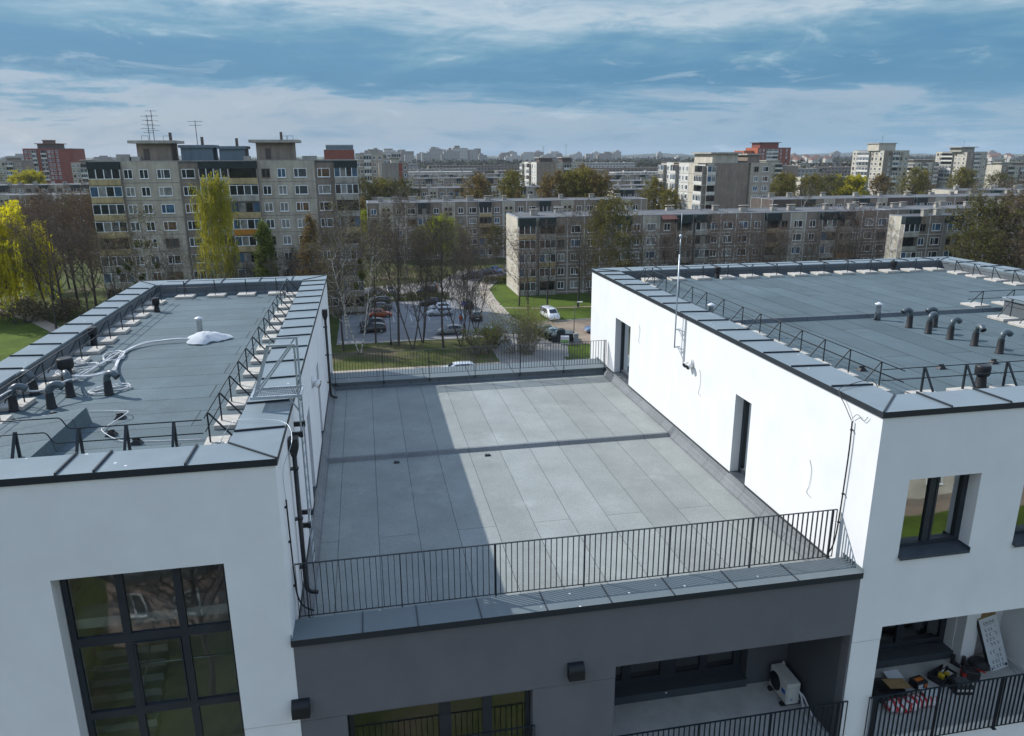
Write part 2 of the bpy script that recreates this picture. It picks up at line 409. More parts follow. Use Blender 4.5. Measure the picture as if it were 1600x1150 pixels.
def wall_holes(mb, axis, plane, a0, a1, z0, z1, holes, depth=.3, inward=1, reveal=None):
    us = sorted(set([a0, a1]+[h[0] for h in holes]+[h[1] for h in holes])); zs = sorted(set([z0, z1]+[h[2] for h in holes]+[h[3] for h in holes]))
    P3 = (lambda a, z, d=0: (a, plane+d, z)) if axis == 'y' else (lambda a, z, d=0: (plane+d, a, z))
    for i in range(len(us)-1):
        for j in range(len(zs)-1):
            uc, zc_ = (us[i]+us[i+1])/2, (zs[j]+zs[j+1])/2
            if any(h[0] < uc < h[1] and h[2] < zc_ < h[3] for h in holes): continue
            if not (a0 <= uc <= a1 and z0 <= zc_ <= z1): continue
            mb.quad(P3(us[i], zs[j]), P3(us[i+1], zs[j]), P3(us[i+1], zs[j+1]), P3(us[i], zs[j+1]))
    d = depth*inward
    for h in holes:
        b0, b1, c0, c1 = max(h[0], a0), min(h[1], a1), max(h[2], z0), min(h[3], z1)
        dd = d if len(h) < 5 else h[4]*inward
        if h[2] >= z0: mb.quad(P3(b0, c0), P3(b1, c0), P3(b1, c0, dd), P3(b0, c0, dd))
        if h[3] <= z1: mb.quad(P3(b0, c1), P3(b1, c1), P3(b1, c1, dd), P3(b0, c1, dd))
        mb.quad(P3(b0, c0), P3(b0, c1), P3(b0, c1, dd), P3(b0, c0, dd))
        mb.quad(P3(b1, c0), P3(b1, c1), P3(b1, c1, dd), P3(b1, c0, dd))

bld = thing('apartment_building', 'new white and grey apartment building with flat black roofs and an open roof terrace', 'building', (4, 12.5, 0), world=True)

# --- walls
JZ = 16.55
m = MB()
stair = (-5.57, -2.77, 9.5, 20.08)
wall_holes(m, 'y', 12.5, -9.15, -1.74, JZ, 21.93, [(stair[0], stair[1], JZ-1, stair[3])], .33)
wall_holes(m, 'y', 12.508, -9.15, -1.74, 0, JZ-.012, [(stair[0], stair[1], stair[2], JZ+1)], .33)
wall_holes(m, 'x', -1.74, 12.5, 33.1, 0, 21.93, [(18.95, 19.88, 18.06, 20.48), (23.45, 24.32, 18.06, 20.55)], .30, -1)
m.quad((-9.15,12.5,0), (-9.15,33.1,0), (-9.15,33.1,21.93), (-9.15,12.5,21.93))
m.quad((-9.15,33.1,0), (-1.74,33.1,0), (-1.74,33.1,21.93), (-9.15,33.1,21.93))
m.build('wing_wall', M_WHITE, bld)
m = MB()
w1 = (10.86, 12.60, 18.62, 20.44); w2 = (13.72, 15.46, 18.62, 20.44); w3 = (17.0, 18.74, 18.62, 20.44)
bal2 = (10.74, 16.3, 13.86, 16.92, .25)
wall_holes(m, 'y', 12.5, 10.03, 28.55, JZ+.06, 21.93, [w1, w2, w3, (bal2[0], bal2[1], JZ-2, bal2[3], .25)], .33)
wall_holes(m, 'y', 12.508, 10.03, 28.55, 0, JZ+.048, [(bal2[0], bal2[1], bal2[2], JZ+2, .25)], .25)
wall_holes(m, 'x', 10.03, 12.5, 32.5, 0, 21.93, [(27.22, 29.02, 18.06, 20.47), (17.62, 18.52, 18.06, 20.47)], .34, 1)
m.quad((28.55,12.5,0), (28.55,32.5,0), (28.55,32.5,21.93), (28.55,12.5,21.93))
m.quad((10.03,32.5,0), (28.55,32.5,0), (28.55,32.5,21.93), (10.03,32.5,21.93))
m.build('wing_wall', M_WHITE, bld)
m = MB()
bal1 = (4.58, 9.98, 13.95, 16.82)
fw = (-.87, 2.83, 13.9, 16.53)
wall_holes(m, 'y', 12.503, -1.738, 10.028, JZ, 18.33, [(bal1[0], bal1[1], JZ-2, bal1[3], .25)], .25)
wall_holes(m, 'y', 12.511, -1.738, 10.028, 0, JZ-.012, [(bal1[0], bal1[1], bal1[2], JZ+2, .25), fw], .25)
m.build('terrace_wall', M_GREY, bld)
m = MB(); m.quad((-1.738,31.38,0), (10.028,31.38,0), (10.028,31.38,18.0), (-1.738,31.38,18.0)); m.build('terrace_wall', M_GREY, bld)

# --- balcony recesses
def recess(x0, x1, zf, zt, yb, holes, wm, name):
    m = MB()
    m.quad((x0,12.76,zf), (x0,yb,zf), (x0,yb,zt), (x0,12.76,zt)); m.quad((x1,12.76,zf), (x1,yb,zf), (x1,yb,zt), (x1,12.76,zt))
    wall_holes(m, 'y', yb, x0, x1, zf, zt, holes, .3)
    m.build('recess_wall', wm, bld)
    s = MB(); s.quad((x0,12.76,zt), (x1,12.76,zt), (x1,yb,zt), (x0,yb,zt)); s.build('soffit', M_SOFFIT if wm is M_WHITE else M_DGREY, bld)
    f = MB(); f.box(x0-.005, x1+.005, 12.515, yb+.3, zf-.2, zf+.004); f.build('balcony_floor', M_CONC, bld)
recess(bal1[0], bal1[1], 13.95, bal1[3], 14.72, [(4.8, 8.88, 14.02, 16.75)], M_DGREY, 'grey')
recess(bal2[0], bal2[1], 13.9, bal2[3], 14.72, [(10.9, 14.88, 13.97, 16.85)], M_WHITE, 'white')
m = MB(); m.bbox(14.9, 15.32, 14.42, 14.72, 13.9, 16.9, .01); m.build('column', M_WHITE, bld)
m = MB(); m.box(16.22, 16.295, 12.8, 14.42, 13.905, 13.99); m.box(15.33, 16.2, 14.66, 14.715, 13.905, 13.99); m.build('skirting', M_SOFFIT, bld)

# --- windows and doors
def bars(m, axis, pl, a0, a1, z0, z1, t=.07, d=.08):
    """one bar of a frame lying in the plane"""
    if axis == 'y': m.box(a0, a1, pl, pl+d, z0, z1)
    else: m.box(pl, pl+d, a0, a1, z0, z1)
def window(name, axis, pl, a0, a1, z0, z1, mull=(), trans=(), t=.07, inw=1, extra=(), sill=None, handle=None, glass=None, sash=.05):
    """frame of bars butted end to end, one pane sheet per field, optional sill and handle; pl = outer plane of the frame"""
    d = .08*inw
    m = MB()
    bars(m, axis, pl, a0, a0+t, z0, z1, d=d); bars(m, axis, pl, a1-t, a1, z0, z1, d=d)
    bars(m, axis, pl, a0+t, a1-t, z0, z0+t, d=d); bars(m, axis, pl, a0+t, a1-t, z1-t, z1, d=d)
    for (p, w) in mull: bars(m, axis, pl-.004*inw, p-w/2, p+w/2, z0+t, z1-t, d=d)
    xs = [a0+t]+[q for p, w in mull for q in (p-w/2, p+w/2)]+[a1-t]
    for (zz, w) in trans:
        for i in range(0, len(xs), 2): bars(m, axis, pl-.003*inw, xs[i], xs[i+1], zz-w/2, zz+w/2, d=d)
    for (e0, e1, f0, f1) in extra:      # sashes: a second, thinner frame inside one field
        s = sash; pp = pl-.02*inw
        bars(m, axis, pp, e0, e0+s, f0, f1, d=d); bars(m, axis, pp, e1-s, e1, f0, f1, d=d)
        bars(m, axis, pp, e0+s, e1-s, f0, f0+s, d=d); bars(m, axis, pp, e0+s, e1-s, f1-s, f1, d=d)
    w = m.build(name, M_FRAME, bld)
    g = MB(); q = pl+.045*inw
    if axis == 'y': g.quad((a0+t*.5,q,z0+t*.5), (a1-t*.5,q,z0+t*.5), (a1-t*.5,q,z1-t*.5), (a0+t*.5,q,z1-t*.5))
    else: g.quad((q,a0+t*.5,z0+t*.5), (q,a1-t*.5,z0+t*.5), (q,a1-t*.5,z1-t*.5), (q,a0+t*.5,z1-t*.5))
    g.build('pane', glass or M_GLASS, w)
    if sill:
        s = MB(); y0, y1, zz = sill
        s.add([(a0-.0,y0,zz), (a1+.0,y0,zz), (a1,y1,zz+.05), (a0,y1,zz+.05), (a0,y0,zz-.05), (a1,y0,zz-.05)], [(0,1,2,3), (0,4,5,1)])
        s.box(a1-.012, a1+.004, y0+.005, y1, zz-.01, zz+.085); s.box(a0-.004, a0+.012, y0+.005, y1, zz-.01, zz+.085)
        s.build('sill', M_COPD2, w)
    if handle:
        h = MB(); hy, hz = handle
        if axis == 'y': h.box(hy-.015, hy+.015, pl-.055*inw, pl, hz-.07, hz+.07)
        else: h.box(pl-.055*inw, pl, hy-.015, hy+.015, hz-.07, hz+.07)
        h.build('handle', M_STEEL, w)
    return w
M_COPD2 = coping_mat('graphite_sill', (.05, .06, .07), .42)

window('stair_window', 'y', 12.80, stair[0]+.02, stair[1]-.004, 9.6, stair[3]-.01, mull=[(-4.62, .13), (-3.66, .13)], trans=[(18.60, .17), (17.03, .14), (15.5, .15), (13.9, .15), (12.3, .15)], t=.09, extra=[(-4.545, -3.735, 17.105, 18.51)], sash=.028)
for ww in (w1, w2, w3):
    window('window', 'y', 12.80, ww[0]+.01, ww[1]-.003, ww[2]+.05, ww[3]-.005, mull=[(ww[0]+.86, .15)], t=.085, sill=(12.44, 12.80, ww[2]), extra=[(ww[0]+.945, ww[1]-.095, ww[2]+.14, ww[3]-.09)], glass=M_GLASSR)
window('balcony_window', 'y', 15.0, 4.82, 8.86, 14.05, 16.74, mull=[(5.78, .24), (6.88, .42), (7.83, .2)], trans=[(14.30, .12)], t=.2)
window('balcony_window', 'y', 15.0, 10.92, 14.86, 14.0, 16.84, mull=[(12.2, .42), (13.45, .18)], trans=[(14.28, .12)], t=.16)
window('french_window', 'y', 12.74, fw[0]+.02, fw[1]-.01, fw[2]+.05, fw[3]-.005, mull=[(1.05, .24), (1.92, .2)], t=.09)
def door(axis, pl, a0, a1, z0, z1, inw, hinge):
    w = window('terrace_door', axis, pl, a0, a1, z0, z1, t=.09, inw=inw, extra=[(a0+.1, a1-.1, z0+.1, z1-.1)], handle=(a0+.16 if hinge else a1-.16, z0+1.0))
    return w
door('x', 10.28, 27.25, 29.0, 18.12, 20.46, 1, True)
door('x', 10.28, 17.64, 18.5, 18.12, 20.46, 1, True)
door('x', -1.98, 18.97, 19.86, 18.12, 20.47, -1, True)
door('x', -1.98, 23.47, 24.3, 18.12, 20.54, -1, True)
# door thresholds of sheet metal
for (x0, x1, y0, y1) in ((10.02, 10.3, 27.23, 29.01), (10.02, 10.3, 17.63, 18.51), (-2.0, -1.73, 18.96, 19.87), (-2.0, -1.73, 23.46, 24.31)):
    m = MB(); m.box(x0, x1, y0, y1, 18.062, 18.11); m.build('threshold', M_COPD2, bld)
# a small notice on the far door
m = MB(); m.box(10.30, 10.318, 27.62, 27.80, 19.42, 19.68); m.build('notice', mat('paper', (.6, .66, .62), .8, .1, 9), bld)

# --- rooms behind the glass: dim rooms, a stairwell with concrete flights
m = MB()
m.quad((-6.4,17.2,9.5), (-2.0,17.2,9.5), (-2.0,17.2,20.9), (-6.4,17.2,20.9)); m.quad((-6.4,12.86,9.5), (-6.4,17.2,9.5), (-6.4,17.2,20.9), (-6.4,12.86,20.9))
m.quad((-2.0,12.86,9.5), (-2.0,17.2,9.5), (-2.0,17.2,20.9), (-2.0,12.86,20.9)); m.quad((-6.4,12.86,20.9), (-2.0,12.86,20.9), (-2.0,17.2,20.9), (-6.4,17.2,20.9))
m.quad((-6.4,12.86,9.5), (-2.0,12.86,9.5), (-2.0,17.2,9.5), (-6.4,17.2,9.5))
m.build('stairwell', M_INT, bld)
m = MB()
for k in range(10): m.box(-4.45, -3.1, 15.9-.27*k, 16.17-.27*k, 17.2+.165*k-.14, 17.2+.165*(k+1))
for k in range(10): m.box(-6.2, -4.75, 13.4+.27*k, 13.67+.27*k, 15.4+.165*k-.14, 15.4+.165*(k+1))
m.box(-6.3, -2.1, 16.2, 17.15, 16.95, 17.15); m.box(-6.3, -2.1, 12.95, 13.4, 18.8, 19.0); m.box(-6.3, -2.1, 12.95, 13.4, 15.3, 15.5)
m.build('staircase', mat('stair_concrete', (.5, .5, .48), .85, .15, 2), bld)
for q in ([(-3.05,13.5,19.55), (-3.05,16.1,18.0)], [(-4.9,13.4,16.4), (-4.9,16.1,18.0)], [(-5.7,12.99,17.9), (-2.5,12.99,17.9)]): m = MB(); m.tube(q, .02, 6); m.build('stair_handrail', M_STEEL, bld)
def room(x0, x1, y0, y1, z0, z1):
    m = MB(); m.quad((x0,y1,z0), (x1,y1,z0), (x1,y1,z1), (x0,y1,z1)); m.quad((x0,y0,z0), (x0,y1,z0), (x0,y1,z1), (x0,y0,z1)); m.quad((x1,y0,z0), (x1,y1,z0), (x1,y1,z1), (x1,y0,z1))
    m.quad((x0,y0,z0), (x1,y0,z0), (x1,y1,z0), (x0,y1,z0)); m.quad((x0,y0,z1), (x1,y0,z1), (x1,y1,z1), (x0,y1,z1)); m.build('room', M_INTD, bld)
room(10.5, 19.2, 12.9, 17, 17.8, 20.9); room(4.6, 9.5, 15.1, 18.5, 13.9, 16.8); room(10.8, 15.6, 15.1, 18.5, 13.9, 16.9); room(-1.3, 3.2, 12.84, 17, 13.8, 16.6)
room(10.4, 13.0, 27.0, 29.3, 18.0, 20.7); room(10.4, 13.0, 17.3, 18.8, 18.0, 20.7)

# --- roofs: membrane decks, dark upstands, sheet copings with standing seams
def coping_ring(ox0, ox1, oy0, oy1, ix0, ix1, iy0, iy1, z, seams):
    m = MB(); zi = z-.025
    O = [(ox0,oy0), (ox1,oy0), (ox1,oy1), (ox0,oy1)]; I = [(ix0,iy0), (ix1,iy0), (ix1,iy1), (ix0,iy1)]
    for k in range(4):
        a, b = O[k], O[(k+1)%4]; c, d = I[(k+1)%4], I[k]
        m.m = 0; m.quad((*a, z), (*b, z), (*c, zi), (*d, zi))
        m.quad((*d, zi), (*c, zi), (*c, zi-.05), (*d, zi-.05))
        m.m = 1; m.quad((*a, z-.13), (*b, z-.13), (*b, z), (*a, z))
        n = Vector((b[1]-a[1], -(b[0]-a[0]), 0)).normalized()*(-.02)
        m.quad((*a, z-.13), (*b, z-.13), (b[0]+n.x, b[1]+n.y, z-.13), (a[0]+n.x, a[1]+n.y, z-.13))
        m.bar((*a, z+.012), (*d, zi+.012), .028, .03)
    for (side, t) in seams:
        if side == 'r': p, q = (ox1-.004, t, z+.016), (ix1+.004, t, zi+.016)
        elif side == 'l': p, q = (ox0+.004, t, z+.016), (ix0-.004, t, zi+.016)
        elif side == 'f': p, q = (t, oy0+.004, z+.016), (t, iy0-.004, zi+.016)
        else: p, q = (t, oy1-.004, z+.016), (t, iy1+.004, zi+.016)
        m.bar(p, q, .03, .045)
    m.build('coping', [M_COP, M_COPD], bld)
def sp(a, b, step, j=.05):
    n = round((b-a)/step); return [a+(b-a)*k/n+random.uniform(-j, j) for k in range(1, n)]
LW = (-9.25, -1.70, 12.46, 33.2, -8.44, -2.64, 13.44, 32.2)
RW = (9.99, 28.6, 12.46, 32.6, 11.03, 27.4, 13.5, 31.7)
coping_ring(*LW, 22.0, [('r', t) for t in [14.03, 15.7, 17.5, 19.0, 20.45, 21.82, 22.93, 24.2, 25.5, 26.8, 28.1, 29.4, 30.7, 31.8]] + [('l', t) for t in sp(13.2, 32.6, 1.28)] + [('f', t) for t in (-3.18, -4.6, -5.18, -6.5, -7.8)] + [('b', t) for t in (-7.3, -5.9, -4.4, -3.1)])
coping_ring(*RW, 22.0, [('l', t) for t in [14.22, 15.87, 17.2, 18.5, 19.85, 21.2, 22.55, 24.05, 25.4, 26.7, 28.0, 29.3, 30.6, 31.6]] + [('f', t) for t in sp(10.2, 28.4, 1.35)] + [('b', t) for t in sp(10.2, 28.4, 1.45)] + [('r', t) for t in sp(13, 32, 1.35)])
def deck(ix0, ix1, iy0, iy1, z, mt, step=None):
    m = MB()
    if step:
        m.quad((ix0,iy0,z), (ix1,iy0,z), (ix1,step-.1,z), (ix0,step-.1,z)); pass
        m.quad((ix0,step+.06,z+.13), (ix1,step+.06,z+.13), (ix1,iy1,z+.08), (ix0,iy1,z+.08))
    else: m.quad((ix0,iy0,z), (ix1,iy0,z), (ix1,iy1,z), (ix0,iy1,z))
    m.build('roof_membrane', mt, bld)
    if step: q = MB(); q.quad((ix0,step-.1,z), (ix1,step-.1,z), (ix1,step-.03,z+.13), (ix0,step-.03,z+.13)); q.quad((ix0,step-.03,z+.13), (ix1,step-.03,z+.13), (ix1,step+.06,z+.13), (ix0,step+.06,z+.13)); q.build('roof_step', M_UPST, bld)
    u = MB(); I = [(ix0,iy0), (ix1,iy0), (ix1,iy1), (ix0,iy1)]; c = .09
    J = [(ix0+c,iy0+c), (ix1-c,iy0+c), (ix1-c,iy1-c), (ix0+c,iy1-c)]
    for k in range(4):
        a, b = I[k], I[(k+1)%4]; c_, d_ = J[(k+1)%4], J[k]
        u.quad((*a, z+.11), (*b, z+.11), (*b, 21.93), (*a, 21.93)); u.quad((*a, z+.11), (*b, z+.11), (*c_, z+.006), (*d_, z+.006))
    u.build('upstand', M_UPST, bld)
deck(LW[4], LW[5], LW[6], LW[7], 21.5, M_ROOF)
deck(RW[4], RW[5], RW[6], RW[7], 21.5, M_ROOF2, 22.62)
# low ridge laid under the membrane near the front of one roof
m = MB()
m.add([(-8.34,13.5,21.503), (-6.25,13.5,21.70), (-6.2,13.5,21.503), (-8.34,16.6,21.503), (-6.05,16.6,21.84), (-5.98,16.6,21.503)], [(0,1,4,3), (1,2,5,4), (3,4,5), (0,2,1)])
m.build('roof_ridge', M_ROOF, bld)
# roof hatch
m = MB(); m.box(22.0, 26.4, 19.2, 22.2, 21.5, 22.0); m.build('hatch_upstand', M_UPST, bld)
m = MB(); m.bbox(21.93, 26.47, 19.13, 22.27, 22.004, 22.10, .02); m.build('hatch_cover', M_COP, bld)

# --- terrace deck between the wings
m = MB(); x0, x1 = -1.5, 9.79
m.quad((x0,13.12,17.70), (x1,13.12,17.70), (x1,22.42,17.70), (x0,22.42,17.70))
m.quad((x0,22.58,17.83), (x1,22.58,17.83), (x1,30.05,17.76), (x0,30.05,17.76))
m.build('terrace_membrane', M_TERR, bld)
q = MB(); q.quad((x0,22.42,17.70), (x1,22.42,17.70), (x1,22.50,17.82), (x0,22.50,17.82)); q.quad((x0,22.50,17.82), (x1,22.50,17.82), (x1,22.58,17.83), (x0,22.58,17.83)); q.build('terrace_step', M_TUPST, bld)  # step face coloured darker than the deck to paint in its shade
for (xa, xb) in ((-1.5, -1.728), (9.79, 10.018)):
    u = MB(); s = 1 if xb > xa else -1
    prof = [(xa, 0.0), (xa+.05*s, .01), (xb-.10*s, .12), (xb-.03*s, .2), (xb, .36)]
    for (ya, za, yb, zb) in ((13.12, 17.70, 22.42, 17.70), (22.42, 17.70, 22.58, 17.83), (22.58, 17.83, 30.05, 17.76)):
        for (p, q) in zip(prof[:-1], prof[1:]):
            u.quad((p[0],ya,za+p[1]+.004), (p[0],yb,zb+p[1]+.004), (q[0],yb,(zb+q[1] if q[1] < .36 else 18.06)), (q[0],ya,(za+q[1] if q[1] < .36 else 18.06)))
    u.build('upstand', M_TUPST, bld)
u = MB()
u.quad((-1.72,30.03,17.88), (10.01,30.03,17.88), (10.01,30.03,18.01), (-1.72,30.03,18.01)); u.quad((-1.72,30.03,17.88), (10.01,30.03,17.88), (10.01,29.86,17.768), (-1.72,29.86,17.768)); u.build('upstand', M_UPST, bld); u = MB()
u.quad((-1.72,13.12,17.706), (10.01,13.12,17.706), (10.01,13.12,18.33), (-1.72,13.12,18.33))
u.build('upstand', M_UPST, bld)
# flashing strip where the render meets the membrane
for (xa, s) in ((-1.73, 1), (10.02, -1)):
    gaps = [(13.3, 17.6), (18.54, 27.2), (29.04, 30.05)] if s < 0 else [(13.3, 18.93), (19.9, 23.43), (24.34, 30.05)]
    for (ya, yb) in gaps: m = MB(); m.box(xa, xa+.022*s, ya, yb, 18.055, 18.10); m.build('flashing', M_COPD, bld)
def coping_strip(x0, x1, yo, yi, z, lip, seams, sgn):
    m = MB(); m.m = 0
    m.quad((x0,yo,z), (x1,yo,z), (x1,yi,z-.03), (x0,yi,z-.03)); m.quad((x0,yi,z-.03), (x1,yi,z-.03), (x1,yi,z-.07), (x0,yi,z-.07))
    m.m = 1; m.quad((x0,yo,z-lip), (x1,yo,z-lip), (x1,yo,z), (x0,yo,z)); m.quad((x0,yo,z-lip), (x1,yo,z-lip), (x1,yo+.07*sgn,z-lip), (x0,yo+.07*sgn,z-lip))
    for t in seams: m.bar((t, yo, z+.006), (t, yi, z-.024), .022, .018)
    m.m = 0
    for xx in (x0+.006, x1-.018): m.box(xx, xx+.012, min(yo,yi)+.01, max(yo,yi), z-.02, z+.08)
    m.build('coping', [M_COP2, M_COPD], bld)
M_COP2 = coping_mat('graphite_terrace_coping', (.115, .14, .148), .46)
coping_strip(-1.765, 10.02, 12.42, 13.14, 18.40, .14, [-.46, .58, 1.8, 3.1, 4.42, 5.75, 7.1, 8.5], 1)
coping_strip(-1.735, 10.025, 31.42, 30.01, 18.08, .14, [0.2, 2.1, 4.0, 5.9, 7.8], -1)

# dark thresholds under the balcony windows, two small floor drains
for (xa, xb, zf) in ((4.8, 8.88, 13.957), (10.9, 14.88, 13.907)): m = MB(); m.box(xa+.004, xb-.004, 14.64, 15.02, zf, zf+.22); m.build('threshold', M_COPD2, bld)
for (xa, ya) in ((.58, 22.07), (3.47, 22.06)): m = MB(); m.box(xa-.09, xa+.09, ya-.07, ya+.07, 17.703, 17.725); m.box(xa-.06, xa-.01, ya-.05, ya+.05, 17.726, 17.76); m.box(xa+.02, xa+.07, ya-.05, ya+.05, 17.726, 17.75); m.build('floor_drain', M_COPD, bld)
# --- railings
def railing(label, x0, x1, y, zb, zt, posts, footz, step=.118, post=(.045, .012)):
    t = thing('balcony_railing', label, 'railing', ((x0+x1)/2, y, footz), world=True)
    m = MB(); m.box(x0, x1, y-.02, y+.02, zt-.012, zt); m.box(x0, x1, y-.012, y+.012, zb, zb+.012); m.box(x0, x0+.012, y-.012, y+.012, zb+.012, zt-.012); m.box(x1-.012, x1, y-.012, y+.012, zb+.012, zt-.012)
    m.build('handrail_frame', M_RAIL, t)
    m = MB(); n = int((x1-x0)/step)
    for k in range(1, n):
        x = x0+(x1-x0)*k/n
        m.box(x-.006, x+.006, y-.021, y+.021, zb+.012, zt-.012)
    m.build('baluster_infill', M_RAIL, t)
    for p in posts:
        m = MB(); m.box(p-.011, p+.011, y-.032, y+.032, footz, zt-.012); m.box(p-.05, p+.05, y-.05, y+.05, footz, footz+.015); m.build('post', M_RAIL, t)
    return t
TP = [-1.51, .32, 2.25, 4.14, 6.03, 7.94, 9.86]
railing('anthracite bar railing along the near edge of the roof terrace', -1.70, 9.965, 13.45, 18.22, 19.39, TP, 17.95)
railing('anthracite bar railing at the far end of the roof terrace', -1.62, 9.97, 29.95, 18.25, 19.29, [-1.5, .43, 2.32, 4.23, 6.16, 8.08, 9.9], 17.96)
railing('dark bar railing of the grey recessed balcony with the air conditioner', 4.5, 10.08, 12.42, 13.8, 15.14, [4.7, 6.5, 8.2, 9.86], 13.72)
railing('dark bar railing of the white balcony strewn with tools', 10.62, 16.4, 12.42, 13.74, 15.14, [10.8, 12.45, 14.15, 15.9], 13.68)
railing('dark bar railing across the french window in the grey front', -.85, 2.86, 12.44, 13.9, 15.72, [-.8, 2.8], 13.85)
# brackets and their knobs carry the terrace railings off the parapets
for p in TP: m = MB(); m.box(p-.03, p+.03, 13.14, 13.45, 17.97, 18.02); m.build('railing_bracket', M_COPD, bld)
for p in [-1.5, .43, 2.32, 4.23, 6.16, 8.08, 9.9]: m = MB(); m.box(p-.03, p+.03, 29.93, 30.0, 17.97, 18.02); m.build('railing_bracket', M_COPD, bld)
# ================================================================== things on the roofs
M_TUBE = mat('grey_vent_pipe', (.072, .094, .105), .36, .12, 8, spec=.5)
M_SLEEVE = mat('black_pipe_sleeve', (.016, .017, .019), .6, .2, 8)
M_CABLE = mat('white_cable', (.62, .62, .62), .5, .08, 5)
M_FOIL = leaf_mat('milky_plastic_film', (.62, .64, .66), (.78, .79, .80), .3)
M_WIRE = mat('dark_wire', (.05, .05, .05), .6, .1, 5)

# --- guard rails: two rails on A-frames, each frame standing on a loose concrete slab
SLAB = MB(); SLAB.bbox(-.34, .34, -.34, .34, 0, .085, .012); SLAB_ME = SLAB.mesh('ballast_slab', M_STONE)
def guard(label, slab_label, pts, inward, ends=(0, 0), zt=22.2, z0=21.505, kink=None, k=1.0):
    """pts: foot points of the upright legs; inward: vector from the upright to the brace foot"""
    mid = pts[len(pts)//2]
    t = thing('roof_guard_rail', label, 'guard rail', (mid[0], mid[1], z0+.09), world=True)
    iv = Vector((inward[0], inward[1], 0)); zf = z0+.088
    for (x, y) in pts:
        m = MB(); top = Vector((x, y, zt))
        m.bar((x, y, zf), top, .022*k, .026*k); m.bar(Vector((x, y, zf))+iv, top-iv.normalized()*(-.02), .02*k, .024*k)
        m.build('frame', M_RAIL, t)
        s = obj('ballast_slab', SLAB_ME, None, (x+iv.x*.5+random.uniform(-.03,.03), y+iv.y*.5+random.uniform(-.03,.03), z0+.002), random.uniform(-.05,.05))
        tag(s, slab_label, 'concrete slab', slab_label.replace('pale concrete slab', 'concrete slabs'))
    d = (Vector((*pts[-1], 0))-Vector((*pts[0], 0))).normalized()
    for z in (zt-.004, zt-.27):
        off = (iv*(-.0)+iv.normalized()*(.03 if z > zt-.1 else .0))
        a = Vector((*pts[0], z))-d*ends[0]; b = Vector((*pts[-1], z))+d*ends[1]
        m = MB()
        if kink and kink[0] < 99:
            kx, drop = kink; kp = a+d*kx+d*(0 if z > zt-.1 else -.28)
            m.tube([a+Vector((0,0,drop)), kp+Vector((0,0,drop)), kp+d*.05+Vector((0,0,drop-.04)), kp+d*.12+Vector((0,0,.04)), kp+d*.17, b], .012, 6)
        else: m.tube([a, b], .012, 6)
        m.build('rail', M_RAIL, t)
    return t
yl = [14.6+1.28*k for k in range(14)]
guard('dark guard rail along the terrace side of the left roof', 'pale concrete slab under the guard rail beside the ladder platform', [(-3.2, y) for y in yl], (.5, 0), (.3, .2), k=1.25)
guard('dark guard rail along the lawn side of the left roof', 'pale concrete slab under the guard rail on the lawn side of the left roof', [(-7.86, y) for y in [15.6+1.25*k for k in range(13)]], (-.42, 0), (1, .3))
guard('short dark guard rail at the far end of the left roof', 'pale concrete slab under the guard rail at the far end of the left roof', [(-7.2, 31.55), (-6.05, 31.55), (-4.85, 31.55), (-3.66, 31.55)], (0, .42), (.6, .45))
guard('dark guard rail with a kink above the big stairwell window', 'pale concrete slab behind the front coping of the left roof', [(-6.42, 14.2), (-5.36, 14.2), (-4.55, 14.2), (-3.72, 14.2)], (0, -.42), (.9, .5), kink=(1.65, .22), k=2.0)
guard('dark guard rail along the terrace side of the right roof', 'pale concrete slab under the guard rail beside the thin mast', [(11.95, y) for y in [15.2, 16.4, 17.5, 18.6, 19.75, 20.9, 22.05, 23.4, 24.75, 25.95, 27.2, 28.5, 29.8, 30.9]], (-.55, 0), (.8, .3), z0=21.505)
guard('dark guard rail along the front edge of the right roof', 'pale concrete slab behind the front coping of the right roof', [(12.62+1.12*k, 14.6) for k in range(9)], (0, -.45), (1.1, .5), k=1.7)
guard('long dark guard rail at the far end of the right roof', 'pale concrete slab under the guard rail at the far end of the right roof', [(12.3+1.19*k, 30.9) for k in range(13)], (0, .5), (.3, .6), z0=21.59)
guard('dark guard rail along the outer side of the right roof', 'pale concrete slab under the guard rail on the outer side of the right roof', [(26.75, 30.0-1.08*k) for k in range(8)], (.45, 0), (.5, .5), z0=21.58)
guard('short dark guard rail beside the hatch on the right roof', 'pale concrete slab beside the roof hatch', [(21.7, 22.85), (23.0, 22.85), (24.3, 22.85)], (.0, .5), (.6, .6), z0=21.6)
guard('dark guard rail before the hatch on the right roof', 'pale concrete slab before the roof hatch', [(21.5, 21.35), (21.4, 20.35), (21.4, 19.3)], (-.5, 0), (.3, .6))

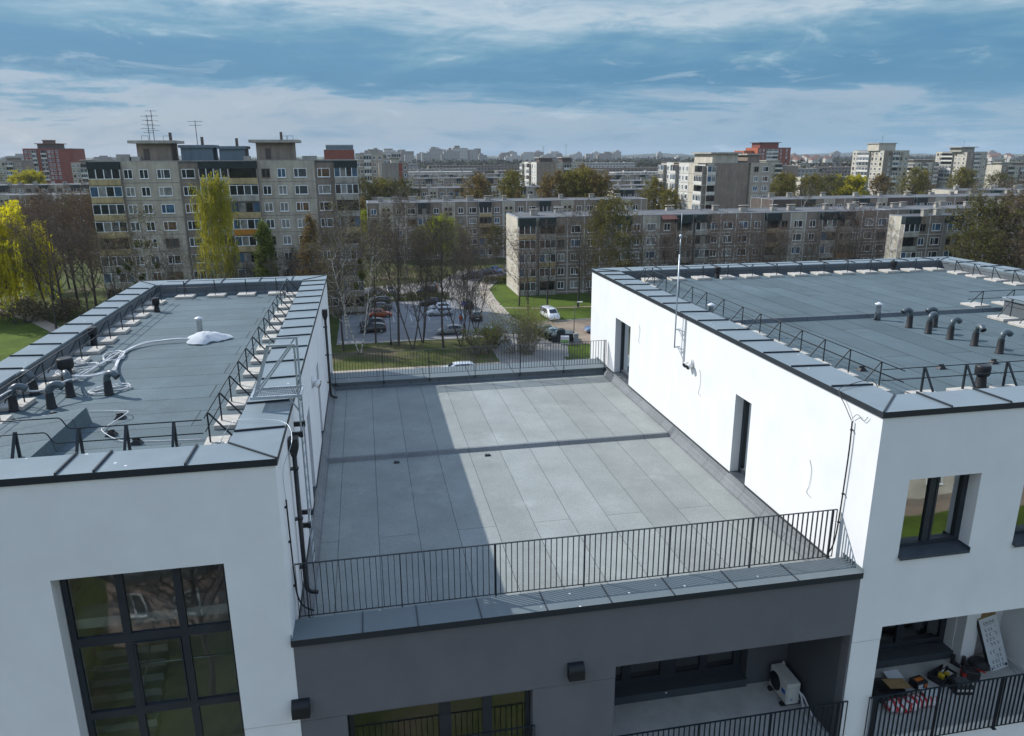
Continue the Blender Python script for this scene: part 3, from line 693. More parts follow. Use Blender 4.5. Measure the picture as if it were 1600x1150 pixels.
# --- vents
def gooseneck(x, y, rz, label, h=.55, z=21.505, r=.078, tilt=0.0):
    t = thing('vent_pipe', label, 'vent pipe', (x, y, z), rz, 'goose-necked vent pipes on the roofs')
    m = MB(); m.lathe([(r*1.55, 0), (r*1.5, .015), (r*1.32, .03), (r*1.1, h*.62), (r*1.05, h*.64)], n=14); m.build('sleeve', M_SLEEVE, t)
    m = MB(); R_ = .15; zb = h-.16
    pts = [(0,0,h*.6), (0,0,zb)]+[(R_*(1-math.cos(a)), 0, zb+R_*math.sin(a)) for a in [R(q) for q in (20,40,60,80,100,120,135)]]
    last = Vector(pts[-1]); pts.append(tuple(last+Vector((.08*math.sin(R(135)), 0, -.06*math.sin(R(45))))))
    m.tube(pts, [r, r]+[r*1.0, r*1.06, r, r*1.06, r, r*1.06, r]+[r*1.1], 12)
    for k in (2, 5): m.tube([Vector(pts[k])-Vector((0,0,.012)), Vector(pts[k])+Vector((.004,0,.012))], r*1.1, 12)
    m.build('elbow', M_TUBE, t)
    d = (Vector(pts[-1])-Vector(pts[-2])).normalized(); m = MB(); m.tube([Vector(pts[-1])+d*.001, Vector(pts[-1])+d*.003], r*.92, 12); m.build('mouth_shade_disc', M_DARK, t)  # dark disc stands in for the shade inside the pipe mouth
    return t
for (x, y, a, lb) in ((-7.20, 17.80, 5, 'grey goose-necked vent pipe nearest the kinked guard rail'),
    (-7.08, 18.62, 120, 'grey goose-necked vent pipe whose neck carries the white cable bundle'),
    (-6.22, 18.58, -25, 'grey goose-necked vent pipe standing alone beside the white cable bundle'),
    (-7.98, 18.95, 160, 'grey goose-necked vent pipe leaning by the lawn-side guard rail'),
    (-7.95, 17.75, 15, 'grey goose-necked vent pipe cut off by the left edge of the photo'),
    (17.26, 20.92, 185, 'grey goose-necked vent pipe with its mouth towards the white-capped flue'),
    (18.12, 20.83, 175, 'grey goose-necked vent pipe half hidden behind another on the right roof'),
    (17.29, 20.08, 20, 'grey goose-necked vent pipe hiding another one on the right roof'),
    (17.39, 19.28, 10, 'third grey goose-necked vent pipe in the row on the right roof'),
    (17.50, 18.44, -100, 'grey goose-necked vent pipe with its mouth turned to the front coping'),
    (17.51, 17.53, 8, 'grey goose-necked vent pipe closest to the front in the row on the right roof')):
    gooseneck(x, y, R(a), lb, h=.56 if x < 0 else .62)
def cowl(x, y, label, h=.55, r=.12, z=21.505):
    t = thing('vent_cowl', label, 'vent', (x, y, z), 0, 'black roof cowls')
    m = MB(); m.lathe([(r*1.15, 0), (r, .03), (r*.8, h*.5), (r*.78, h*.55)], n=14); m.build('sleeve', M_SLEEVE, t)
    m = MB(); m.lathe([(r*.85, h*.5), (r*1.2, h*.56), (r*1.28, h*.66), (r*1.28, h*.92), (r*1.18, h), (r*1.0, h)], n=16); m.lathe([(r*.98, h-.03), (r*.98, h-.028)], n=16); m.build('cap', M_DARK, t)
cowl(-7.62, 20.05, 'wide black roof cowl among the white cable coils', .6, .15)
cowl(-7.62, 28.9, 'black roof cowl near the far end of the left roof', .52, .10)
cowl(-8.22, 24.0, 'black roof cowl tight against the lawn-side coping', .55, .10)
cowl(14.48, 14.87, 'black roof cowl behind the front coping of the right roof', .56, .135)
cowl(15.5, 31.2, 'black roof cowl behind the thin mast at the far end', .5, .12, 21.59)
cowl(24.4, 31.15, 'black roof cowl at the far end of the right roof near the corner', .5, .12, 21.59)
M_ALU = mat('white_metal_flue', (.62, .64, .66), .4, .1, 8, metal=.2)
def flue(x, y, label, h=.5, sleeve=0.0, z=21.505, r=.085):
    t = thing('flue', label, 'flue', (x, y, z))
    if sleeve: m = MB(); m.lathe([(r*1.35, 0), (r*1.1, sleeve*.9), (r*1.05, sleeve)], n=14); m.build('sleeve', M_UPST, t)
    m = MB(); m.lathe([(r, sleeve*.95), (r, h*.8), (r*1.04, h*.8), (r*1.04, h*.83), (r*.9, h*.84)], n=14); m.build('pipe', M_ALU, t)
    m = MB(); m.lathe([(r*.8, h*.84), (r*1.6, h*.88), (r*1.6, h*.9), (.01, h*1.0)], n=16)
    for k in range(3): a = k*2.1; m.tube([(r*.8*math.cos(a), r*.8*math.sin(a), h*.8), (r*1.2*math.cos(a), r*1.2*math.sin(a), h*.89)], .006, 4)
    m.build('cap', M_ALU, t)
flue(-5.36, 24.9, 'white metal flue with a hat cap above the crumpled plastic sheet', .56)
flue(17.02, 22.18, 'white-capped flue on a dark sleeve beside the roof step', .62, .28)
flue(11.42, 23.25, 'short white flue with a hat cap behind the right wing coping', .62, .05)
for (x, y, lb) in ((-5.45, 16.72, 'small black cable foot at the bend of the thin white cable'), (-5.32, 15.65, 'small black cable foot beside the roof ridge'), (-6.9, 17.1, 'small black cable foot behind the kinked rail'), (-4.68, 15.05, 'small black cable foot close behind the front guard rail'),
    (12.6, 16.76, 'small black cable foot inside the corner of the right roof'), (14.75, 16.49, 'small black cable foot behind the front rail of the right roof'), (16.49, 16.64, 'small black cable foot farther along the front rail')):
    m = MB(); m.add([(-.11,-.09,0), (.11,-.09,0), (.11,.09,0), (-.11,.09,0), (-.045,-.05,.09), (.045,-.05,.09), (.045,.05,.09), (-.045,.05,.09)], [(0,1,5,4), (1,2,6,5), (2,3,7,6), (3,0,4,7), (4,5,6,7)]); m.tube([(-.07,0,.1), (.07,0,.1)], .022, 6)
    single('cable_holder', m, M_DARK, lb, 'cable holder', 'black cable feet on the roofs', (x, y, 21.506))

# --- cables and the plastic sheet
def smooth(pts, n=6):
    P = [Vector(p) for p in pts]; out = []
    for i in range(len(P)-1):
        p0, p1, p2, p3 = P[max(i-1,0)], P[i], P[i+1], P[min(i+2, len(P)-1)]
        for k in range(n):
            t = k/n
            out.append(((2*p1)+(p2-p0)*t+(2*p0-5*p1+4*p2-p3)*t*t+(3*p1-p0-3*p2+p3)*t**3)*.5)
    out.append(P[-1]); return out
def bundle(m, pts, n, r, spread, seed):
    rn = random.Random(seed)
    for k in range(n):
        o = Vector((rn.uniform(-1,1), rn.uniform(-1,1), rn.uniform(-.3,.9)))*spread
        q = [p+o*(1+.5*math.sin(i*.7+k)) for i, p in enumerate(smooth(pts))]
        q = [Vector((p.x, p.y, max(p.z, 21.505+r))) for p in q]
        m.tube(q, r, 5)
def coil(m, c, rx, ry, z, turns, seed, ang=0):
    rn = random.Random(seed); pts = []
    for k in range(int(turns*14)):
        a = 2*PI*k/14; g = 1+rn.uniform(-.1,.1); x, y = rx*g*math.cos(a), ry*g*math.sin(a)
        pts.append((c[0]+x*math.cos(ang)-y*math.sin(ang), c[1]+x*math.sin(ang)+y*math.cos(ang), z+.03*math.sin(a*.5+seed)+rn.uniform(0,.03)))
    m.tube(smooth(pts, 2), .011, 5)
m = MB()
bundle(m, [(-5.15,23.75,21.56), (-5.9,23.75,21.6), (-6.55,23.6,21.58), (-6.95,23.0,21.55), (-6.92,21.9,21.55), (-6.65,20.6,21.6), (-6.4,19.4,21.85), (-6.62,18.75,21.93), (-7.0,18.7,21.96), (-7.35,19.1,21.72), (-7.85,19.5,21.6)], 7, .014, .035, 3)
bundle(m, [(-7.05,18.66,21.9), (-7.3,19.8,21.62), (-7.25,21.1,21.56), (-7.15,22.4,21.54), (-7.0,22.8,21.53)], 6, .013, .045, 5)
bundle(m, [(-7.0,18.6,21.93), (-7.5,18.0,21.85), (-7.85,17.75,22.0), (-8.1,17.5,21.9)], 4, .013, .03, 6)
bundle(m, [(-7.75,20.0,21.7), (-8.0,20.4,21.62), (-8.05,21.2,21.6), (-7.9,21.8,21.6)], 4, .013, .06, 8)
coil(m, (-7.15,22.2), .28, .5, 21.55, 3, 1, .2); coil(m, (-7.55,21.1), .33, .3, 21.58, 3, 2); coil(m, (-6.3,18.9), .45, .25, 21.54, 4, 4, .5)
single('cable_bundle', m, M_CABLE, 'bundle of white cables running and coiled across the left roof', 'cables')
m = MB(); m.tube(smooth([(-7.2,17.2,21.52), (-6.2,17.3,21.53), (-5.5,17.1,21.55), (-5.3,16.72,21.62), (-5.55,16.2,21.53), (-5.5,15.7,21.6), (-5.0,15.2,21.53), (-4.4,15.1,21.52), (-3.4,15.0,21.52)]), .009, 5)
single('cable', m, M_CABLE, 'thin single white cable winding between the small black feet', 'cable')
rn = random.Random(11); m = MB(); NR, NA = 7, 26; vs = [(0, 0, .26)]
for i in range(1, NR+1):
    for j in range(NA):
        a = 2*PI*j/NA; q = i/NR; edge = 1+.22*math.sin(3*a+1)+.10*math.sin(7*a)+.05*rn.uniform(-1,1)
        x, y = .62*q*edge*math.cos(a), .52*q*edge*math.sin(a)
        z = .24*(1-q**1.6)+.10*abs(math.sin(5*a+q*4))*q*(1-q*.6)+rn.uniform(0,.06)*(1-q*.7)
        vs.append((x, y, max(.006, z)))
fs = [(0, 1+j, 1+(j+1)%NA) for j in range(NA)]+[(1+i*NA+j, 1+(i+1)*NA+j, 1+(i+1)*NA+(j+1)%NA, 1+i*NA+(j+1)%NA) for i in range(NR-1) for j in range(NA)]
m.add(vs, fs, True)
single('plastic_sheet', m, M_FOIL, 'crumpled milky plastic sheet at the foot of the white flue', 'plastic sheet', loc=(-5.0, 23.85, 21.51))
m = MB(); coil(m, (-2.98,14.25), .13, .12, 21.64, 2, 9); m.tube(smooth([(-3.0,14.35,21.62), (-2.78,14.6,21.95), (-2.5,14.55,22.03), (-1.75,14.2,22.05), (-1.55,13.6,21.9), (-1.70,13.15,21.5), (-1.70,13.15,20.9)]), .006, 5)
single('cable', m, M_STEEL, 'thin pale cable hanging over the left wing coping beside the downpipe', 'cable')
def conduit(label, pts, clips):
    t = thing('conduit', label, 'conduit', pts[-1], world=True)
    m = MB(); m.tube(smooth(pts), .016, 6); m.build('pipe', M_DARK, t)
    for c in clips: m = MB(); m.obox(c, (.05, .05, .03)); m.build('clip', M_DARK, t)
conduit('black conduit clipped down the left wing wall to the terrace coping', [(-1.70,13.15,20.9), (-1.70,13.2,20.2), (-1.70,13.3,19.2), (-1.69,13.4,18.75), (-1.6,13.45,18.45), (-1.4,13.35,18.39)], [(-1.71,13.15,20.75), (-1.71,13.22,20.0), (-1.71,13.32,19.0)])
conduit('dark conduit clipped down the sunlit corner of the right wing', [(9.98,13.36,21.5), (9.98,13.34,20.9), (9.98,13.36,20.0), (9.98,13.40,19.0), (9.95,13.44,18.5), (9.85,13.5,18.2)], [(9.985,13.35,21.3), (9.985,13.36,19.8), (9.985,13.39,19.1)])
m = MB(); m.tube(smooth([(11.4,14.4,21.65), (11.1,14.35,22.04), (10.4,14.15,22.05), (9.96,13.9,22.02), (9.95,13.6,21.75), (9.985,13.4,21.5)]), .009, 5); m.tube(smooth([(9.985,13.38,21.55), (9.97,13.2,21.7), (9.99,13.02,21.62), (9.99,12.9,21.75)]), .006, 5)
single('cable', m, M_WIRE, 'thin grey cable hanging over the right wing coping at the corner', 'cable')
for (y, z, s, lb) in ((26.3, 20.5, .42, 'thin loop of wire on the sunlit wall beside the far door'), (20.9, 20.2, .5, 'thin wire hanging from the sunlit wall below the twin lamp'), (14.75, 19.7, .55, 'thin loop of wire on the sunlit wall near the corner')):
    m = MB(); m.tube(smooth([(10.02,y,z+s*.6), (10.015,y-.12,z+.1), (10.01,y-.1,z-s*.5), (10.02,y-.02,z-s*.9), (10.015,y-.22,z-s*1.0)]), .005, 4)
    single('wire', m, M_WIRE, lb, 'wire')

# --- rainwater pipes
def downpipe(label, y, ztop, zbot):
    x = -1.64; t = thing('downpipe', label, 'downpipe', (x, y, zbot), world=True, group='downpipes on the left wing wall')
    m = MB(); m.tube([(x,y,ztop-.3), (x,y,zbot+.2), (x+.02,y,zbot+.1), (x+.1,y,zbot+.03), (x+.24,y-.0,zbot+.0)], .048, 10); m.build('pipe', M_DARKP, t)
    m = MB(); m.box(x-.085, x+.10, y-.11, y+.11, ztop-.14, ztop+.08); m.add([(x-.085,y-.11,ztop-.14), (x+.10,y-.11,ztop-.14), (x+.10,y+.11,ztop-.14), (x-.085,y+.11,ztop-.14), (x-.05,y-.05,ztop-.31), (x+.05,y-.05,ztop-.31), (x+.05,y+.05,ztop-.31), (x-.05,y+.05,ztop-.31)], [(0,1,5,4), (1,2,6,5), (2,3,7,6), (3,0,4,7), (4,5,6,7)]); m.build('hopper', M_DARKP, t)
    for k in range(3): z = ztop-.6-k*(ztop-zbot-1.0)/2.2; m = MB(); m.box(-1.735, x+.06, y-.062, y+.062, z, z+.03); m.build('clip', M_DARKP, t)
M_DARKP = mat('black_brown_rain_pipe', (.022, .022, .024), .4, .15, 6)
downpipe('black downpipe with a hopper head beside the ladder', 14.55, 21.5, 18.05)
downpipe('black downpipe with a hopper head at the far end of the terrace', 28.4, 21.35, 17.95)

# --- ladder with a small crossing platform
t = thing('roof_ladder', 'galvanised wall ladder with a grated crossing platform over the coping', 'ladder', (-1.52, 15.6, 17.8), world=True)
LX, LA, LB = -1.53, 15.22, 15.86
for y in (LA, LB): m = MB(); m.box(LX-.014, LX+.014, y-.03, y+.03, 18.15, 22.26); m.build('stringer', M_STEEL, t)
for k in range(15): m = MB(); m.tube([(LX, LA+.03, 18.3+.28*k), (LX, LB-.03, 18.3+.28*k)], .014, 6); m.build('rung', M_STEEL, t)
for y in (LA, LB):
    m = MB()
    m.bar((-2.40,y,22.26), (-2.05,y,23.32), .04); m.bar((LX,y,22.26), (LX,y,23.30), .04); m.bar((-2.07,y,23.32), (LX+.02,y,23.32), .04); m.bar((-2.36,y,22.29), (LX-.05,y,23.29), .035)
    m.build('guard_frame', M_STEEL, t)
m = MB()
m.bar((-2.46,LA,22.24), (LX+.06,LA,22.24), .05, .06); m.bar((-2.46,LB,22.24), (LX+.06,LB,22.24), .05, .06); m.bar((-2.46,LA,22.24), (-2.46,LB,22.24), .04, .05); m.bar((LX+.05,LA,22.24), (LX+.05,LB,22.24), .04, .05)
for k in range(26): x = -2.44+k*.036; m.box(x-.003, x+.003, LA+.03, LB-.03, 22.225, 22.25)
for k in range(5): y = LA+.1+k*.11; m.box(-2.44, LX+.03, y-.003, y+.003, 22.222, 22.244)
m.build('platform', M_STEEL, t)
for (y, z) in ((LA, 21.4), (LB, 21.4), (LA, 19.3), (LB, 19.3)):
    m = MB(); m.box(-1.74, LX-.015, y-.03, y+.03, z-.05, z+.05); m.box(LX-.04, LX+.03, y-.045, y+.045, z-.06, z+.06); m.build('bracket', M_DARKP, t)
m = MB(); m.bar((LX,LA,21.9), (-1.72,LA,22.22), .03); m.bar((LX,LB,21.9), (-1.72,LB,22.22), .03); m.build('stay', M_STEEL, t)

# --- mast on the right wing wall
t = thing('mast', 'thin grey lightning mast on brackets against the sunlit wall', 'mast', (9.84, 22.5, 20.8), world=True)
m = MB(); m.tube([(9.84,22.5,20.82), (9.84,22.5,23.9)], .024, 8); m.tube([(9.84,22.5,23.9), (9.84,22.5,24.4)], .014, 6); m.tube([(9.84,22.5,24.4), (9.84,22.5,25.2)], .008, 5); m.build('pole', M_STEEL, t)
m = MB(); m.lathe([(.02,0), (.05,.03), (.05,.1), (.02,.14)], (9.84,22.5,24.4), 8); m.build('finial', M_STEEL, t)
for z in (21.45, 20.86):
    m = MB(); m.bar((9.84,22.5,z), (9.99,22.1,z), .025); m.bar((9.84,22.5,z), (10.02,22.5,z), .025); m.bar((9.9,22.35,z), (10.0,22.1,z-.35), .015); m.build('bracket', M_STEEL, t)
m = MB(); m.bar((10.0,22.1,20.3), (10.0,22.1,21.85), .03); m.build('wall_rail', M_STEEL, t)

# --- lamps
M_LAMPW = mat('white_lamp_housing', (.7, .7, .68), .5, .05, 5); M_LAMPB = mat('brown_lamp_face', (.16, .10, .07), .5, .2, 9)
def twin(label, x, y, z, s, face):
    t = thing('wall_lamp', label, 'wall lamp', (x, y, z), world=True)
    m = MB(); m.tube([(x,y,z), (x-.05*s,y,z)], .17, 16); m.tube([(x-.05*s,y,z), (x-.09*s,y,z)], [.16, .06], 16); m.build('base', M_LAMPW, t)
    for d in (-.13, .10):
        m = MB(); m.tube([(x-.10*s,y+d,z-.02), (x-.22*s,y+d-.03,z-.07)], [.075, .095], 12); m.build('head', M_LAMPW, t)
        m = MB(); m.tube([(x-.221*s,y+d-.031,z-.071), (x-.232*s,y+d-.034,z-.075)], .08, 12); m.build('lens', face, t)
twin('white twin wall lamp with dark round faces below the mast', 10.03, 21.5, 20.55, 1, M_DARK)
twin('small white twin wall lamp with brown faces on the left wing wall', -1.74, 21.4, 20.7, -1, M_LAMPB)
for (x, lb) in ((-1.70, 'black box wall lamp at the seam of white and grey plaster'), (3.71, 'black box wall lamp on the plain grey front')):
    t = thing('wall_lamp', lb, 'wall lamp', (x, 12.5, 16.74), world=True, group='black box lamps on the front')
    m = MB(); n = 7
    pf = [(12.5, 16.74), (12.5, 17.07)]+[(12.5-.17*math.sin(a)-.0, 17.07-.03-.15*(1-math.cos(a))+.03) for a in [R(90*k/n) for k in range(1, n+1)]]+[(12.33, 16.74)]
    vs = [(x-.165, p[0], p[1]) for p in pf]+[(x+.165, p[0], p[1]) for p in pf]; k = len(pf)
    m.add(vs, [tuple(range(k-1,-1,-1)), tuple(range(k, 2*k))]+[(i, (i+1)%k, k+(i+1)%k, k+i) for i in range(k)]); m.build('housing', M_DARK, t)
    m = MB(); m.box(x-.13, x+.13, 12.36, 12.47, 16.732, 16.739); m.build('lens', M_LAMPW, t)

# ================================================================== balcony clutter
t = thing('air_conditioner', 'off-white outdoor air conditioner unit with a blue badge on the grey balcony', 'air conditioner', (9.6, 14.15, 13.96), world=True)
M_AC = mat('off_white_sheet_steel', (.56, .56, .52), .45, .06, 4)
m = MB(); m.bbox(9.45, 9.80, 13.76, 14.56, 14.03, 14.60, .02)
for k in range(3): m.box(9.53+k*.08, 9.55+k*.08, 13.9, 14.45, 14.598, 14.61)
m.box(9.47, 9.70, 13.735, 13.762, 14.08, 14.5); m.build('casing', M_AC, t)
m = MB(); m.tube([(9.449,14.30,14.31), (9.435,14.30,14.31)], .235, 24); m.build('fan_grille', M_DARK, t)
m = MB()
for k in range(4): m.tube([(9.432,14.30+.06*(k+.6)*math.cos(2*PI*j/18),14.31+.06*(k+.6)*math.sin(2*PI*j/18)) for j in range(19)], .004, 4)
m.build('fan_guard', M_FRAME, t)
m = MB(); m.box(9.438, 9.449, 13.84, 13.99, 14.26, 14.36); m.build('badge', mat('blue_badge', (.02, .10, .42), .4, .1, 9), t)
m = MB(); m.box(9.52, 9.60, 13.727, 13.735, 14.14, 14.22); m.build('sticker', mat('pale_sticker', (.35, .42, .5), .5, .5, 60), t)
for y in (13.86, 14.42): m = MB(); m.box(9.36, 9.86, y-.05, y+.05, 13.957, 14.03); m.build('foot', M_DARK, t)
m = MB(); m.tube([(9.78,14.50,14.6), (9.76,14.52,14.66)], .025, 6); m.build('cap', M_AC, t)
for (a, lb) in ((0, 'white insulated pipe drooping from the air conditioner to the balcony floor'), (.17, 'second white insulated pipe drooping from the air conditioner, nearer the wall')):
    m = MB(); m.tube(smooth([(9.74,13.74,14.42-a*.3), (9.76+a*.3,13.64,14.33), (9.66+a,13.3,14.12), (9.62+a*1.3,13.0,13.99), (9.66+a*1.2,12.82,13.985)]), .02, 6)
    single('hose', m, M_CABLE, lb, 'pipe')
M_CARTON = mat('white_printed_carton', (.55, .58, .6), .7, .05, 4); M_INK = mat('dark_print', (.05, .06, .08), .7, 0)
M_CARD = mat('brown_cardboard', (.30, .20, .09), .85, .2, 12)
# tall carton leaning in the corner
bx = Vector((15.75, 13.98, 13.925)); tp = Vector((15.47, 14.40, 15.30)); zv = (tp-bx).normalized(); xv = Vector((1,.0,0)); xv = (xv-zv*xv.dot(zv)).normalized(); yv = zv.cross(xv)
LM = Matrix((xv, yv, zv)).transposed(); H = 1.42; Wd = .55; TH = .12
t = thing('carton', 'tall white printed carton leaning in the balcony corner', 'box', tuple(bx), world=True)
def lp(a, b, c): return bx+LM @ Vector((a, b, c))
def lbox(m, a0, a1, b0, b1, c0, c1): m.obox(lp((a0+a1)/2, (b0+b1)/2, (c0+c1)/2), (a1-a0, b1-b0, c1-c0), LM)
m = MB(); lbox(m, -Wd/2, Wd/2, 0, TH, 0, H); m.build('body', M_CARTON, t)
m = MB(); lbox(m, -Wd/2-.004, -Wd/2, .004, TH-.004, .01, H-.01); m.build('side_print', M_DARK, t)
m = MB(); m.add([lp(-Wd/2,0,H), lp(Wd/2,0,H), lp(Wd/2+.05,.10,H+.07), lp(-Wd/2+.05,.13,H+.09)], [(0,1,2,3)]); m.add([lp(-Wd/2,TH,H), lp(Wd/2,TH,H), lp(Wd/2,TH+.03,H+.1), lp(-Wd/2,TH+.05,H+.06)], [(0,1,2,3)]); m.build('flap', M_CARD, t)
m = MB(); rn = random.Random(5)
for row in range(4):
    for blk in (0, 1):
        z = H-.36-row*.13-blk*.60
        for k in range(4):
            a = -.17+k*.095+rn.uniform(-.01,.01)
            if rn.random() < .85:
                lbox(m, a, a+.045, -.0035, -.0005, z, z+.012); lbox(m, a+.015, a+.028, -.0035, -.0005, z+.014, z+.07); lbox(m, a-.012, a+.012, -.0035, -.0005, z+.05, z+.062)
            if rn.random() < .6: lbox(m, a+.03, a+.06, -.0035, -.0005, z+.075, z+.085)
lbox(m, -.16, .16, -.0035, -.0005, H-.20, H-.195)
lbox(m, -Wd/2+.03, -Wd/2+.08, -.0035, -.0005, .05, .10); lbox(m, Wd/2-.10, Wd/2-.02, -.0035, -.0005, .04, .11)
m.build('printed_diagrams', M_INK, t)
fc = bpy.data.curves.new('lettering', 'FONT'); fc.body = 'GROHE'; fc.size = .105; fc.align_x = 'CENTER'; fc.extrude = .0008
ft = bpy.data.objects.new('lettering', fc); COL.objects.link(ft); bpy.context.view_layer.update(); fme = bpy.data.meshes.new_from_object(ft.evaluated_get(bpy.context.evaluated_depsgraph_get())); bpy.data.objects.remove(ft)
fme.materials.clear(); fme.materials.append(M_INK); fo = obj('lettering', fme, t)
fm = Matrix((xv, zv, -yv)).transposed().to_4x4(); fm.translation = lp(0, -.003, H-.17)-Vector(t['wx']); fo.matrix_local = fm
# tools and stuff on the floor
M_TOOL = mat('black_tool_case', (.02, .02, .022), .5, .3, 12); M_YEL = mat('yellow_tool_plastic', (.55, .38, .03), .45, .1, 9); M_ORG = mat('orange_tool_plastic', (.55, .16, .03), .45, .1, 9); M_RED = mat('red_plastic', (.42, .02, .02), .45, .1, 9)
FZ = 13.908
def clutter(name, label, cat, loc, rz, parts, mats_):
    t = thing(name, label, cat, loc, rz)
    for (pn, mb), mt in zip(parts, mats_): mb.build(pn, mt, t)
    return t
a = MB(); a.bbox(-.32,.32,-.2,.2,0,.04,.01); a.box(-.32,-.28,-.2,.2,.04,.18); a.box(.28,.32,-.2,.2,.04,.18); a.box(-.28,.28,-.2,-.17,.04,.18); a.box(-.28,.28,.17,.2,.04,.18); a.box(-.02,.02,-.17,.17,.04,.15); a.tube([(-.28,0,.16),(-.2,0,.3),(.2,0,.3),(.28,0,.16)], .015, 6)
b = MB(); b.bbox(-.16,-.04,-.1,.06,.06,.2,.02); b.box(.05,.13,-.12,-.02,.08,.19)
c_ = MB(); c_.tube([(.06,.05,.12),(.25,.1,.22)], .03, 8); c_.box(.1,.24,-.15,.0,.06,.16)
clutter('tool_tray', 'open black tool tray with yellow tools on the white balcony', 'tool box', (14.0,13.98,FZ), .35, [('tray', a), ('yellow_tools', b), ('grey_tools', c_)], [M_TOOL, M_YEL, M_INT])
a = MB(); a.bbox(-.24,.24,-.18,.18,0,.22,.02); b = MB(); b.box(-.2,.2,-.19,-.18,.1,.16); b.tube([(-.1,0,.22),(-.1,0,.28),(.1,0,.28),(.1,0,.22)], .012, 6); c_ = MB(); c_.bbox(-.18,.16,-.14,.14,.221,.30,.02)
clutter('tool_case', 'dark tool case set in the middle of the balcony clutter', 'tool box', (14.15,13.5,FZ), -.2, [('body', a), ('handle', b), ('lid', c_)], [M_TOOL, M_INT, mat('grey_case_lid', (.07,.075,.08), .5, .3, 14)])
a = MB(); a.bbox(-.2,.2,-.13,.13,0,.26,.02); a.tube([(-.12,0,.26),(-.1,0,.34),(.1,0,.34),(.12,0,.26)], .015, 6); b = MB(); b.box(-.201,-.12,-.131,.131,.05,.2); b.tube([(.1,.05,.27),(.3,-.1,.3)], .02, 6)
clutter('tool_case', 'black and red tool case nearest the leaning carton', 'tool box', (14.72,13.85,FZ), -.5, [('body', a), ('red_side', b)], [M_TOOL, M_RED])
a = MB(); a.bbox(-.17,.17,-.14,.14,0,.2,.01); b = MB(); b.box(-.12,.1,-.05,.05,.2,.215); b.box(.06,.16,-.143,-.139,.04,.14); c_ = MB(); c_.box(-.15,.0,-.143,-.139,.06,.16)
clutter('carton', 'small black carton with orange markings beside the cardboard', 'box', (13.2,13.85,FZ), .15, [('body', a), ('orange_print', b), ('pale_print', c_)], [M_TOOL, M_ORG, M_CARTON])
a = MB(); a.lathe([(.40,0), (.44,.08), (.42,.2), (.36,.24), (.3,.2), (.28,.12), (.01,.1)], n=20); single('tub', a, M_TOOL, 'wide black rubber tub holding a sheet of cardboard', 'tub', loc=(12.2,13.7,FZ))
a = MB(); a.obox((0,0,0), (.62,.36,.012), Matrix.Rotation(.12,3,'Y')); single('cardboard_sheet', a, M_CARD, 'sheet of brown cardboard lying across the black tub', 'cardboard', loc=(12.45,13.72,FZ+.30))
a = MB(); a.obox((0,0,0), (.42,.3,.02), Matrix.Rotation(.25,3,'X')); single('board', a, M_CARTON, 'pale offcut of board leaning behind the cardboard sheet', 'board', loc=(12.75,14.2,FZ+.12))
rn = random.Random(2)
a = MB(); NU, NV = 18, 10; vs = []
for i in range(NU+1):
    for j in range(NV):
        u = i/NU; an = 2*PI*j/NV; rr = (.5+.5*math.sin(PI*min(1, max(0, u)))**.5)*(.22+.03*math.sin(9*u+j))
        vs.append(((u-.5)*1.5, .95*rr*math.cos(an)+.03*rn.uniform(-1,1), max(.004, .14+.75*rr*math.sin(an)+.02*rn.uniform(-1,1))))
fs = [(i*NV+j, i*NV+(j+1)%NV, (i+1)*NV+(j+1)%NV, (i+1)*NV+j) for i in range(NU) for j in range(NV)]+[tuple(range(NV-1,-1,-1)), tuple(NU*NV+j for j in range(NV))]
a.add(vs, fs, True)
msack, nt_, b_ = new_mat('red_and_white_sack'); g_ = nd(nt_, 'ShaderNodeTexCoord'); wv_ = nd(nt_, 'ShaderNodeTexWave', Scale=1.9, Distortion=5.0, Detail=2.0); wv_.inputs['Detail Scale'].default_value = 2.0
nt_.links.new(g_.outputs['Object'], wv_.inputs['Vector']); rr_ = nd(nt_, 'ShaderNodeValToRGB'); rr_.color_ramp.interpolation = 'CONSTANT'; rr_.color_ramp.elements[0].color = (.62,.6,.6,1); rr_.color_ramp.elements[1].color = (.42,.02,.03,1); rr_.color_ramp.elements[1].position = .52
nt_.links.new(wv_.outputs['Fac'], rr_.inputs['Fac']); nt_.links.new(rr_.outputs['Color'], b_.inputs['Base Color'])
o = single('sack', a, msack, 'lumpy red and white printed sack lying behind the balcony bars', 'sack', loc=(12.55,13.22,FZ)); o.rotation_euler.z = .06
a = MB(); a.obox((0,0,.0), (.5,.26,.03), Matrix.Rotation(.18,3,'Y')); single('board', a, M_CARTON, 'white sheet of board lying on the red and white sack', 'board', loc=(13.0,13.2,FZ+.36))
for k, lb in enumerate(('black work boot on the balcony floor beside the window', 'black work boot fallen beside the corner column')):
    a = MB(); a.tube(smooth([(0,0,.26),(0,0,.1),(.03,0,.05),(.12,0,.045),(.2,0,.035)],3), [.05]*3+[.055]*3+[.05]*3+[.045]*3+[.03], 8); a.box(-.05,.22,-.04,.04,0,.02)
    o = single('boot', a, M_TOOL, lb, 'boot', loc=(14.72+.22*k, 14.45-.12*k, FZ)); o.rotation_euler.z = -1.3+k*.8
a = MB(); a.lathe([(.22,0),(.27,.06),(.24,.16),(.12,.24),(.03,.26)], n=14); single('bag', a, M_TOOL, 'slumped black bag beside the foot of the leaning carton', 'bag', loc=(15.3,14.2,FZ))
a = MB(); a.tube([(16.2,14.3,13.93),(15.95,13.3,13.93)], .018, 6); single('rod', a, M_CARTON, 'white rod lying on the floor beside the leaning carton', 'rod')
